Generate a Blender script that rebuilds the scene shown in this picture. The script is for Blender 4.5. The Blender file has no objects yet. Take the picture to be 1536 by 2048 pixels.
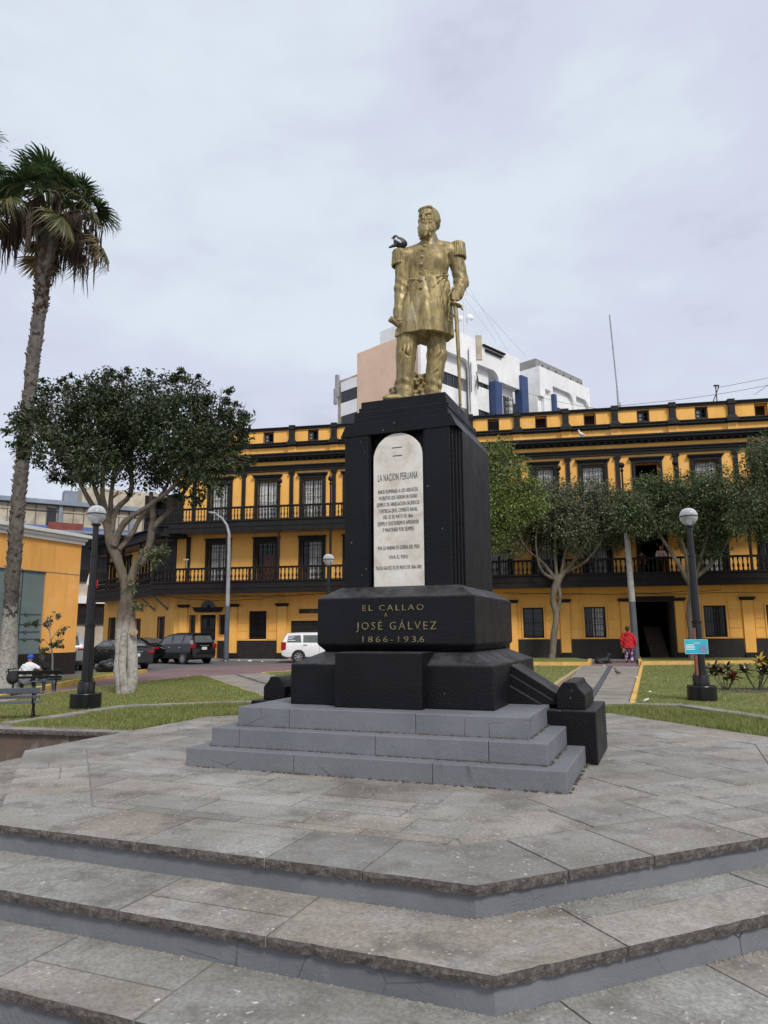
import bpy, bmesh, math, random
import numpy as np
from mathutils import Vector, Matrix

# ------------------------------------------------------------------ camera, sky, sun
SC = bpy.context.scene
R = math.radians
cd = bpy.data.cameras.new('camera'); cam = bpy.data.objects.new('camera', cd)
SC.collection.objects.link(cam); SC.camera = cam
cd.sensor_fit = 'VERTICAL'; cd.sensor_height = 24.0; cd.lens = 16.834
cd.clip_start = 0.05; cd.clip_end = 3000
cam.matrix_world = Matrix.Translation((0, 0, 1.25)) @ Matrix.Rotation(R(90 + 9.398), 4, 'X') @ Matrix.Rotation(R(-0.392), 4, 'Z')
SC.view_settings.view_transform = 'Standard'; SC.view_settings.look = 'None'
SC.view_settings.exposure = 0.82; SC.view_settings.gamma = 1.0
SC.view_settings.use_curve_mapping = False
SUN_EL, SUN_AZ = 46.0, 155.0      # azimuth: compass from +Y, clockwise: sun behind the camera, to its right
world = bpy.data.worlds.new('World'); SC.world = world; world.use_nodes = True
def build_world():
    nt = world.node_tree; nt.nodes.clear(); N = nt.nodes.new; L = nt.links.new
    out = N('ShaderNodeOutputWorld'); tc = N('ShaderNodeTexCoord')
    sky = N('ShaderNodeTexSky'); sky.sky_type = 'NISHITA'; sky.sun_disc = False
    sky.sun_elevation = R(SUN_EL); sky.sun_rotation = R(SUN_AZ); sky.air_density = 1.2; sky.dust_density = 2.5
    b1 = N('ShaderNodeBackground'); b1.inputs[1].default_value = 0.09; L(sky.outputs[0], b1.inputs[0])
    # stratus layer: soft noise in direction space, flattened as clouds seen from below
    mp = N('ShaderNodeMapping'); mp.inputs['Scale'].default_value = (1.0, 1.0, 2.2); mp.inputs['Location'].default_value = (3.1, 1.7, 0.4)
    mp.inputs['Rotation'].default_value = (0.0, 0.5, 0.3)
    L(tc.outputs['Generated'], mp.inputs[0])
    n1 = N('ShaderNodeTexNoise'); n1.inputs['Scale'].default_value = 2.1; n1.inputs['Detail'].default_value = 5; n1.inputs['Roughness'].default_value = 0.5; n1.inputs['Distortion'].default_value = 0.15
    n2 = N('ShaderNodeTexNoise'); n2.inputs['Scale'].default_value = 5.5; n2.inputs['Detail'].default_value = 6; n2.inputs['Roughness'].default_value = 0.55
    L(mp.outputs[0], n1.inputs['Vector']); L(mp.outputs[0], n2.inputs['Vector'])
    mx = N('ShaderNodeMix'); mx.data_type = 'FLOAT'; mx.inputs[0].default_value = 0.3
    L(n1.outputs[0], mx.inputs[2]); L(n2.outputs[0], mx.inputs[3])
    rp = N('ShaderNodeValToRGB'); cr = rp.color_ramp; cr.interpolation = 'EASE'
    cr.elements[0].position = 0.39; cr.elements[0].color = (0.44, 0.46, 0.555, 1)
    cr.elements[1].position = 0.63; cr.elements[1].color = (0.56, 0.62, 0.675, 1)
    e = cr.elements.new(0.47); e.color = (0.505, 0.53, 0.63, 1)
    L(mx.outputs[0], rp.inputs[0])
    b2 = N('ShaderNodeBackground'); b2.inputs[1].default_value = 0.765; L(rp.outputs[0], b2.inputs[0])
    ms = N('ShaderNodeMixShader'); ms.inputs[0].default_value = 0.93
    L(b1.outputs[0], ms.inputs[1]); L(b2.outputs[0], ms.inputs[2]); L(ms.outputs[0], out.inputs[0])
build_world()
sd = bpy.data.lights.new('sun', 'SUN'); sd.energy = 1.5; sd.angle = R(14); sd.color = (1.0, 0.96, 0.90)
sun = bpy.data.objects.new('sun', sd); SC.collection.objects.link(sun)
_s = Vector((math.sin(R(SUN_AZ)) * math.cos(R(SUN_EL)), math.cos(R(SUN_AZ)) * math.cos(R(SUN_EL)), math.sin(R(SUN_EL))))
sun.rotation_euler = (-_s).to_track_quat('-Z', 'Y').to_euler(); sun.location = (8, -14, 30)

# ------------------------------------------------------------------ helpers
COL = SC.collection
rng = random.Random(7); nrg = np.random.default_rng(11)
def tag(o, label=None, cat=None, group=None, kind=None):
    if label: o['label'] = label
    if cat: o['category'] = cat
    if group: o['group'] = group
    if kind: o['kind'] = kind
    return o
def empty(name, loc=(0, 0, 0), rz=0.0, label=None, cat=None, group=None, sc=1.0):
    o = bpy.data.objects.new(name, None); COL.objects.link(o); o.location = loc; o.rotation_euler = (0, 0, rz)
    o.empty_display_size = 0.2; o.scale = (sc, sc, sc)
    return tag(o, label, cat, group)
def link(name, me, parent=None, loc=(0, 0, 0), rot=(0, 0, 0), sc=(1, 1, 1)):
    o = bpy.data.objects.new(name, me); COL.objects.link(o); o.location = loc; o.rotation_euler = rot; o.scale = sc
    if parent: o.parent = parent
    return o
def mesh_np(name, V, F, mat, smooth=False):
    """V (n,3), F (m,k) one polygon size."""
    V = np.asarray(V, dtype=np.float32); F = np.asarray(F, dtype=np.int32); me = bpy.data.meshes.new(name)
    me.vertices.add(len(V)); me.vertices.foreach_set('co', V.ravel())
    k = F.shape[1]; me.loops.add(F.size); me.loops.foreach_set('vertex_index', F.ravel())
    me.polygons.add(len(F)); me.polygons.foreach_set('loop_start', np.arange(0, F.size, k, dtype=np.int32))
    try: me.polygons.foreach_set('loop_total', np.full(len(F), k, dtype=np.int32))
    except Exception: pass
    if smooth: me.polygons.foreach_set('use_smooth', np.ones(len(F), dtype=bool))
    me.update(calc_edges=True); me.validate()
    if mat: me.materials.append(mat)
    return me
class MB:
    def __init__(s): s.v = []; s.f = []
    def add(s, V, F):
        n = len(s.v); s.v += [tuple(p) for p in V]; s.f += [tuple(n + i for i in q) for q in F]; return s
    def box(s, x0, x1, y0, y1, z0, z1, M=None):
        V = [(x0, y0, z0), (x1, y0, z0), (x1, y1, z0), (x0, y1, z0), (x0, y0, z1), (x1, y0, z1), (x1, y1, z1), (x0, y1, z1)]
        if M is not None: V = [M @ Vector(p) for p in V]
        return s.add(V, [(3, 2, 1, 0), (4, 5, 6, 7), (0, 1, 5, 4), (1, 2, 6, 5), (2, 3, 7, 6), (3, 0, 4, 7)])
    def cbox(s, c, d, M=None):
        return s.box(c[0] - d[0] / 2, c[0] + d[0] / 2, c[1] - d[1] / 2, c[1] + d[1] / 2, c[2] - d[2] / 2, c[2] + d[2] / 2, M)
    def frust(s, w0, d0, z0, w1, d1, z1, cx=0, cy=0):
        V = [(cx - w0, cy - d0, z0), (cx + w0, cy - d0, z0), (cx + w0, cy + d0, z0), (cx - w0, cy + d0, z0), (cx - w1, cy - d1, z1), (cx + w1, cy - d1, z1), (cx + w1, cy + d1, z1), (cx - w1, cy + d1, z1)]
        return s.add(V, [(3, 2, 1, 0), (4, 5, 6, 7), (0, 1, 5, 4), (1, 2, 6, 5), (2, 3, 7, 6), (3, 0, 4, 7)])
    def prism(s, P, z0, z1):
        """P ccw polygon in xy"""
        n = len(P); V = [(p[0], p[1], z0) for p in P] + [(p[0], p[1], z1) for p in P]
        F = [tuple(range(n - 1, -1, -1)), tuple(range(n, 2 * n))] + [(i, (i + 1) % n, n + (i + 1) % n, n + i) for i in range(n)]
        return s.add(V, F)
    def prism_y(s, P, y0, y1):
        """P polygon in xz, extruded along y"""
        n = len(P); V = [(p[0], y0, p[1]) for p in P] + [(p[0], y1, p[1]) for p in P]
        F = [tuple(range(n)), tuple(range(2 * n - 1, n - 1, -1))] + [(i, n + i, n + (i + 1) % n, (i + 1) % n) for i in range(n)]
        return s.add(V, F)
    def tube(s, pts, rad, seg=8, cap=True, wob=0.0):
        pts = [Vector(p) for p in pts]; n = len(pts)
        if not hasattr(rad, '__len__'): rad = [rad] * n
        up = None; V = []
        for i in range(n):
            t = (pts[min(i + 1, n - 1)] - pts[max(i - 1, 0)]).normalized()
            if up is None:
                a = Vector((0, 0, 1)) if abs(t.z) < 0.9 else Vector((1, 0, 0)); u = t.cross(a).normalized()
            else:
                u = (up - t * up.dot(t)).normalized()
            up = u; w = t.cross(u)
            for k in range(seg):
                a = 2 * math.pi * k / seg; r = rad[i] * (1 + (wob * (rng.random() - .5) if wob else 0))
                V.append(pts[i] + (u * math.cos(a) + w * math.sin(a)) * r)
        F = [(i * seg + k, i * seg + (k + 1) % seg, (i + 1) * seg + (k + 1) % seg, (i + 1) * seg + k) for i in range(n - 1) for k in range(seg)]
        if cap: F += [tuple(range(seg - 1, -1, -1)), tuple(range((n - 1) * seg, n * seg))]
        return s.add(V, F)
    def lathe(s, prof, c=(0, 0, 0), seg=16, M=None):
        V = []; n = len(prof)
        for r, z in prof:
            for k in range(seg):
                a = 2 * math.pi * k / seg; p = Vector((r * math.cos(a), r * math.sin(a), z))
                if M is not None: p = M @ p
                V.append(p + Vector(c))
        F = [(i * seg + k, i * seg + (k + 1) % seg, (i + 1) * seg + (k + 1) % seg, (i + 1) * seg + k) for i in range(n - 1) for k in range(seg)]
        F += [tuple(range(seg - 1, -1, -1)), tuple(range((n - 1) * seg, n * seg))]
        return s.add(V, F)
    def sphere(s, c, r, seg=12, sz=1.0):
        n = max(5, seg // 2)
        return s.lathe([(max(1e-4, r * math.sin(math.pi * i / n)), -r * sz * math.cos(math.pi * i / n)) for i in range(n + 1)], c, seg)
    def mesh(s, name, mat, smooth=False):
        me = bpy.data.meshes.new(name); me.from_pydata([tuple(p) for p in s.v], [], s.f)
        if smooth: me.polygons.foreach_set('use_smooth', [True] * len(me.polygons))
        if mat: me.materials.append(mat)
        me.update(); return me
    def build(s, name, mat, parent=None, smooth=False, bevel=0.0, loc=(0, 0, 0), rot=(0, 0, 0), angle=None):
        o = link(name, s.mesh(name, mat, smooth), parent, loc, rot)
        if bevel:
            m = o.modifiers.new('bevel', 'BEVEL'); m.width = bevel; m.segments = 2; m.limit_method = 'ANGLE'; m.angle_limit = R(40)
        if smooth:
            try: o.data.set_sharp_from_angle(angle=R(angle or 40))
            except Exception: pass
        return o
def kids(o): return [c for c in bpy.data.objects if c.parent == o]
def copy_tree(o, parent=None, kmap=None):
    if kmap is None:
        kmap = {}
        for q in bpy.data.objects:
            if q.parent: kmap.setdefault(q.parent.name, []).append(q)
    c = o.copy(); COL.objects.link(c); c.parent = parent
    for ch in kmap.get(o.name, []): copy_tree(ch, c, kmap)
    return c
def in_poly(P, x, y):
    ins = np.zeros(len(x), bool); n = len(P)
    for i in range(n):
        x1, y1 = P[i]; x2, y2 = P[(i + 1) % n]
        c = ((y1 > y) != (y2 > y)); ins ^= c & (x < (x2 - x1) * (y - y1) / ((y2 - y1) or 1e-9) + x1)
    return ins
def clip(P, a, b, c):
    """keep part of polygon P where a*x+b*y<=c"""
    out = []
    for i in range(len(P)):
        p, q = P[i], P[(i + 1) % len(P)]; dp = a * p[0] + b * p[1] - c; dq = a * q[0] + b * q[1] - c
        if dp <= 0: out.append(p)
        if (dp < 0 < dq) or (dq < 0 < dp):
            t = dp / (dp - dq); out.append((p[0] + t * (q[0] - p[0]), p[1] + t * (q[1] - p[1])))
    return out
def area(P): return 0.5 * sum(P[i][0] * P[(i + 1) % len(P)][1] - P[(i + 1) % len(P)][0] * P[i][1] for i in range(len(P)))

# ------------------------------------------------------------------ materials
class NT:
    def __init__(s, name):
        s.m = bpy.data.materials.new(name); s.m.use_nodes = True; s.t = s.m.node_tree
        s.b = s.t.nodes['Principled BSDF']; s.pos = None
    def n(s, ty, **k):
        o = s.t.nodes.new(ty)
        for a, v in k.items(): setattr(o, a, v)
        return o
    def l(s, a, b): s.t.links.new(a, b)
    def P(s, scale=None):
        if s.pos is None: s.pos = s.n('ShaderNodeNewGeometry').outputs['Position']
        if scale is None: return s.pos
        mp = s.n('ShaderNodeMapping'); mp.inputs['Scale'].default_value = scale; s.l(s.pos, mp.inputs[0]); return mp.outputs[0]
    def noise(s, sc, det=4, rough=0.55, vec=None, dist=0.0):
        o = s.n('ShaderNodeTexNoise'); o.inputs['Scale'].default_value = sc; o.inputs['Detail'].default_value = det
        o.inputs['Roughness'].default_value = rough; o.inputs['Distortion'].default_value = dist
        s.l(vec or s.P(), o.inputs['Vector']); return o.outputs[0]
    def voro(s, sc, feat='F1', vec=None, out=0):
        o = s.n('ShaderNodeTexVoronoi', feature=feat); o.inputs['Scale'].default_value = sc; s.l(vec or s.P(), o.inputs['Vector']); return o.outputs[out]
    def ramp(s, fac, stops, interp='LINEAR'):
        o = s.n('ShaderNodeValToRGB'); c = o.color_ramp; c.interpolation = interp
        while len(c.elements) < len(stops): c.elements.new(0.5)
        for e, (p, v) in zip(c.elements, stops):
            e.position = p; e.color = (v, v, v, 1) if not hasattr(v, '__len__') else tuple(v) + (1,)
        s.l(fac, o.inputs[0]); return o.outputs[0]
    def mix(s, fac, a, b, mode='MIX'):
        o = s.n('ShaderNodeMix', data_type='RGBA', blend_type=mode)
        for i, v in ((0, fac), (6, a), (7, b)):
            if hasattr(v, 'is_linked') or hasattr(v, 'links'): s.l(v, o.inputs[i])
            elif i == 0: o.inputs[0].default_value = v
            else: o.inputs[i].default_value = tuple(v) + (1,)
        return o.outputs[2]
    def math(s, op, a, b=0.0):
        o = s.n('ShaderNodeMath', operation=op)
        for i, v in ((0, a), (1, b)):
            if hasattr(v, 'links'): s.l(v, o.inputs[i])
            else: o.inputs[i].default_value = v
        return o.outputs[0]
    def rnd(s): return s.n('ShaderNodeObjectInfo').outputs['Random']
    def isl(s): return s.n('ShaderNodeNewGeometry').outputs['Random Per Island']
    def color(s, c):
        if hasattr(c, 'links'): s.l(c, s.b.inputs['Base Color'])
        else: s.b.inputs['Base Color'].default_value = tuple(c) + (1,)
    def bump(s, h, strength=0.3, dist=0.01):
        o = s.n('ShaderNodeBump'); o.inputs['Strength'].default_value = strength; o.inputs['Distance'].default_value = dist
        s.l(h, o.inputs['Height']); s.l(o.outputs[0], s.b.inputs['Normal'])
    def rough(s, v):
        if hasattr(v, 'links'): s.l(v, s.b.inputs['Roughness'])
        else: s.b.inputs['Roughness'].default_value = v
    def set(s, **k):
        for a, v in k.items(): s.b.inputs[a].default_value = v
        return s
def simple(name, c, rough=0.6, var=0.25, sc=3.0, bump=0.0, bsc=30.0, metal=0.0, dist=0.005, spec=0.5, c2=None):
    t = NT(name); n = t.noise(sc, 5, 0.6)
    lo = tuple(x * (1 - var) for x in c); hi = tuple(min(1, x * (1 + var * .6)) for x in c)
    col = t.ramp(n, [(0.32, lo), (0.68, hi)])
    if c2: col = t.mix(t.ramp(t.noise(sc * 3.7, 6, 0.65), [(0.55, 0.0), (0.72, 1.0)]), col, c2)
    t.color(col); t.rough(rough); t.set(Metallic=metal, **{'Specular IOR Level': spec})
    if bump: t.bump(t.noise(bsc, 5, 0.6), bump, dist)
    return t.m
def m_paving():
    t = NT('worn_paving_stone'); r = t.rnd()
    base = t.ramp(t.noise(0.9, 6, 0.62, dist=.4), [(0.30, (.185, .170, .148)), (0.44, (.265, .250, .226)), (0.56, (.31, .297, .276)), (0.70, (.43, .417, .392))])
    tint = t.ramp(r, [(0.0, (.78, .80, .80)), (0.2, (1.06, .99, .91)), (0.4, (.92, .95, .93)), (0.6, (1.14, 1.12, 1.08)), (0.8, (1.10, 1.0, .93)), (1.0, (.76, .77, .77))])
    c = t.mix(1.0, base, tint, 'MULTIPLY')
    c = t.mix(t.ramp(t.noise(2.6, 6, 0.7), [(0.50, 0.0), (0.66, .75)]), c, (.125, .11, .095))           # brown grime
    c = t.mix(t.ramp(t.noise(1.5, 5, 0.65, vec=t.P((1, 1.6, 1))), [(0.52, 0.0), (0.7, .5)]), c, (.40, .40, .39))   # chalky bloom
    c = t.mix(t.ramp(t.noise(45, 3, 0.7), [(0.35, .45), (0.6, 0.0)]), c, (.09, .085, .08))               # pores
    dv = t.n('ShaderNodeTexNoise'); dv.inputs['Scale'].default_value = 14; t.l(t.P(), dv.inputs['Vector']); wv = t.n('ShaderNodeVectorMath', operation='MULTIPLY_ADD'); t.l(dv.outputs[1], wv.inputs[0]); wv.inputs[1].default_value = (.10, .10, .10); t.l(t.P(), wv.inputs[2]); wv = wv.outputs[0]
    v = t.voro(6.5, vec=wv); m = t.math('MULTIPLY', t.ramp(v, [(0.045, 1.0), (0.085, 0.0)]), t.ramp(t.noise(1.9, 3), [(0.44, 0.0), (0.52, 1.0)]))
    c = t.mix(m, c, (.55, .55, .53))                                                                     # droppings, lime spots
    v2 = t.voro(19.0, vec=wv); m2 = t.math('MULTIPLY', t.ramp(v2, [(0.11, .8), (0.18, 0.0)]), t.ramp(t.noise(1.3, 3), [(0.42, 0.0), (0.52, 1.0)]))
    c = t.mix(m2, c, (.48, .48, .46))
    t.color(c); t.rough(t.ramp(t.noise(6, 4), [(0.3, .62), (0.7, .85)])); t.set(**{'Specular IOR Level': .35})
    h = t.math('ADD', t.math('MULTIPLY', t.noise(7, 6, .65), 1.0), t.math('MULTIPLY', t.noise(60, 4, .7), .25))
    t.bump(h, .55, .012); return t.m
def m_edge():
    t = NT('rough_stone_edge')
    t.color(t.ramp(t.noise(26, 6, .75), [(0.3, (.045, .038, .033)), (0.5, (.115, .10, .088)), (0.7, (.23, .21, .19))])); t.rough(.9)
    t.bump(t.noise(32, 6, .7), 1.0, .03); return t.m
def m_bluegrey(name='grey_step_paint', k=1.0):
    t = NT(name)
    c = t.ramp(t.noise(1.6, 5, .6), [(0.3, (.125 * k, .132 * k, .145 * k)), (0.7, (.175 * k, .183 * k, .197 * k))])
    c = t.mix(t.ramp(t.noise(9, 6, .75), [(0.60, 0.0), (0.68, .55)]), c, (.19, .19, .20))
    cr = t.ramp(t.voro(2.3, 'DISTANCE_TO_EDGE', vec=None), [(0.0, 1.0), (0.012, 0.0)])
    cr = t.math('MULTIPLY', cr, t.ramp(t.noise(1.1, 3), [(0.52, 0.0), (0.6, 1.0)]))
    c = t.mix(cr, c, (.03, .03, .033)); t.color(c); t.rough(.58)
    h = t.math('ADD', t.noise(16, 6, .62), t.math('MULTIPLY', t.ramp(t.noise(3.1, 5, .7, dist=1.2), [(0.47, 0.0), (0.5, 1.0), (0.53, 0.0)]), .35))
    t.bump(h, .35, .010); return t.m
def m_black(name='black_rough_paint', rough=.42):
    t = NT(name)
    c = t.ramp(t.noise(1.3, 5, .6), [(0.3, (.0035, .0035, .005)), (0.7, (.008, .008, .010))])
    sp = t.math('MULTIPLY', t.ramp(t.voro(17.0, vec=t.P((1, 1, .45))), [(0.05, 1.0), (0.09, 0.0)]), t.ramp(t.noise(1.9, 4), [(0.57, 0.0), (0.63, .7)]))
    c = t.mix(sp, c, (.32, .32, .31))
    geo = t.n('ShaderNodeNewGeometry'); sx = t.n('ShaderNodeSeparateXYZ'); t.l(geo.outputs['Normal'], sx.inputs[0])
    up = t.ramp(sx.outputs[2], [(0.35, 0.0), (0.8, 1.0)])      # dust that has settled on upward faces
    c = t.mix(t.math('MULTIPLY', up, t.ramp(t.noise(4, 6, .7), [(0.35, .15), (0.7, .85)])), c, (.085, .083, .086))
    c = t.mix(t.ramp(t.noise(30, 4, .7), [(0.62, 0.0), (0.8, .35)]), c, (.035, .035, .037))
    t.set(**{'Specular IOR Level': .22}); t.color(c); t.rough(t.ramp(t.noise(5, 4), [(0.3, rough - .08), (0.7, rough + .14)]))
    h = t.math('ADD', t.math('MULTIPLY', t.noise(42, 5, .65), .7), t.math('MULTIPLY', t.voro(60.0), .4))
    t.bump(h, .6, .010); return t.m
def m_gold():
    t = NT('gold_paint_on_bronze')
    c = t.ramp(t.noise(16, 8, .75, vec=t.P((1, 1, .35))), [(0.28, (.07, .053, .026)), (0.44, (.20, .152, .064)), (0.58, (.34, .262, .108)), (0.72, (.52, .42, .21))])
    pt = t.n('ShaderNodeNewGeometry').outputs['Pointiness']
    c = t.mix(t.ramp(pt, [(0.42, .9), (0.495, 0.0)]), c, (.045, .032, .014))  # creases darkened in the colour, like occlusion shade
    c = t.mix(t.ramp(t.noise(2.2, 6, .7, vec=t.P((3.2, 3.2, .8))), [(0.56, 0.0), (0.7, .5)]), c, (.36, .33, .26)); c = t.mix(t.ramp(t.noise(1.0, 6, .7, vec=t.P((16, 16, 1.6))), [(0.54, 0.0), (0.68, .55)]), c, (.09, .068, .034))
    t.color(c); t.set(Metallic=.34); t.rough(t.ramp(t.noise(11, 5), [(0.3, .38), (0.7, .66)]))
    t.bump(t.math('ADD', t.noise(28, 6, .7), t.math('MULTIPLY', t.noise(9, 4, .6), .6)), .35, .010); return t.m
def m_marble():
    t = NT('stained_white_marble')
    c = t.ramp(t.noise(3.5, 7, .66, dist=.8), [(0.3, (.46, .41, .33)), (0.5, (.62, .58, .51)), (0.7, (.70, .68, .64))])
    c = t.mix(t.ramp(t.noise(9, 5, .7), [(0.58, 0.0), (0.74, .45)]), c, (.42, .37, .28))
    t.color(c); t.rough(.5); t.bump(t.noise(30, 4), .15, .004); return t.m
def m_yellow(name='ochre_yellow_wall', c0=(.90, .47, .105), fade=.10):
    t = NT(name)
    c = t.ramp(t.noise(.55, 6, .6), [(0.3, tuple(x * .86 for x in c0)), (0.7, c0)])
    c = t.mix(t.ramp(t.noise(1.0, 6, .65, vec=t.P((3, 3, .35))), [(0.5, 0.0), (0.72, .42)]), c, tuple(x * .6 for x in c0)); c = t.mix(t.ramp(t.noise(.9, 6, .7), [(0.56, 0.0), (0.75, .45)]), c, (.86, .60, .30))
    c = t.mix(t.ramp(t.noise(2.7, 7, .75), [(0.66, 0.0), (0.72, fade * 4)]), c, (.62, .42, .2))
    t.color(c); t.rough(.8); t.bump(t.noise(14, 6, .6), .25, .01); return t.m
def m_leaf(name, a, b, c, sc=.8, rough=.5):
    t = NT(name); i = t.isl()
    col = t.ramp(i, [(0.0, a), (0.45, b), (0.85, c), (1.0, tuple(min(1, x * 1.5) for x in c))])
    col = t.mix(t.ramp(t.noise(sc, 4, .6), [(0.35, .55), (0.65, 0.0)]), col, a)
    t.color(col); t.rough(rough); t.set(**{'Specular IOR Level': .4})
    tr = t.n('ShaderNodeBsdfTranslucent'); t.l(col, tr.inputs[0]); ms = t.n('ShaderNodeMixShader'); ms.inputs[0].default_value = .22
    out = t.t.nodes['Material Output']; t.l(t.b.outputs[0], ms.inputs[1]); t.l(tr.outputs[0], ms.inputs[2]); t.l(ms.outputs[0], out.inputs[0]); return t.m
def m_bark(name, a, b, white_z=None):
    t = NT(name); c = t.ramp(t.noise(6, 6, .7, vec=t.P((1, 1, .25))), [(0.3, a), (0.7, b)])
    if white_z is not None:
        sx = t.n('ShaderNodeSeparateXYZ'); t.l(t.P(), sx.inputs[0])
        z = t.math('ADD', sx.outputs[2], t.math('MULTIPLY', t.noise(6, 5, .7), -.5))
        lime = t.mix(t.ramp(t.noise(12, 6, .75), [(0.47, 0.0), (0.62, .8)]), (.46, .44, .40), (.17, .15, .12))
        k = t.ramp(t.math('SUBTRACT', white_z, z), [(0.0, 0.0), (0.22, .85)]); c = t.mix(k, c, lime)
    t.color(c); t.rough(.85); t.bump(t.noise(14, 6, .7, vec=t.P((1, 1, .3))), .8, .03); return t.m
def m_grass(name='mown_grass_turf', dry=.4):
    t = NT(name)
    c = t.ramp(t.noise(7, 7, .75), [(0.3, (.10, .12, .025)), (0.5, (.185, .205, .048)), (0.7, (.30, .30, .09))])
    c = t.mix(t.ramp(t.noise(.8, 5, .6), [(0.42, 0.0), (0.7, dry)]), c, (.32, .28, .10)); c = t.mix(t.ramp(t.noise(1.7, 6, .7), [(0.60, 0.0), (0.68, .7)]), c, (.20, .15, .085))
    t.color(c); t.rough(.9); t.bump(t.noise(45, 5, .7), 1.0, .05); return t.m
def m_blade(name='grass_blade', dry=False):
    t = NT(name); i = t.isl()
    g = [(0.0, (.07, .11, .02)), (0.35, (.15, .20, .04)), (0.65, (.24, .28, .07)), (0.85, (.38, .37, .13)), (1.0, (.58, .52, .26))]
    c = t.ramp(i, g); c = t.mix(t.ramp(t.noise(.9, 4), [(0.42, 0.0), (0.66, .45)]), c, (.24, .22, .075))
    t.color(c); t.rough(.7)
    tr = t.n('ShaderNodeBsdfTranslucent'); t.l(c, tr.inputs[0]); ms = t.n('ShaderNodeMixShader'); ms.inputs[0].default_value = .3
    out = t.t.nodes['Material Output']; t.l(t.b.outputs[0], ms.inputs[1]); t.l(tr.outputs[0], ms.inputs[2]); t.l(ms.outputs[0], out.inputs[0]); return t.m
def m_glass(name='clear_globe_plastic', fac=.30, col=(.8, .82, .85)):
    t = NT(name); t.color(col); t.rough(.12)
    tr = t.n('ShaderNodeBsdfTransparent'); tr.inputs[0].default_value = (.93, .95, .97, 1)
    fr = t.n('ShaderNodeLayerWeight'); fr.inputs[0].default_value = .35
    f = t.math('ADD', t.math('MULTIPLY', fr.outputs[1], .55), fac); f = t.math('MINIMUM', f, .7)
    ms = t.n('ShaderNodeMixShader'); out = t.t.nodes['Material Output']
    t.l(f, ms.inputs[0]); t.l(tr.outputs[0], ms.inputs[1]); t.l(t.b.outputs[0], ms.inputs[2]); t.l(ms.outputs[0], out.inputs[0]); return t.m
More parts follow.
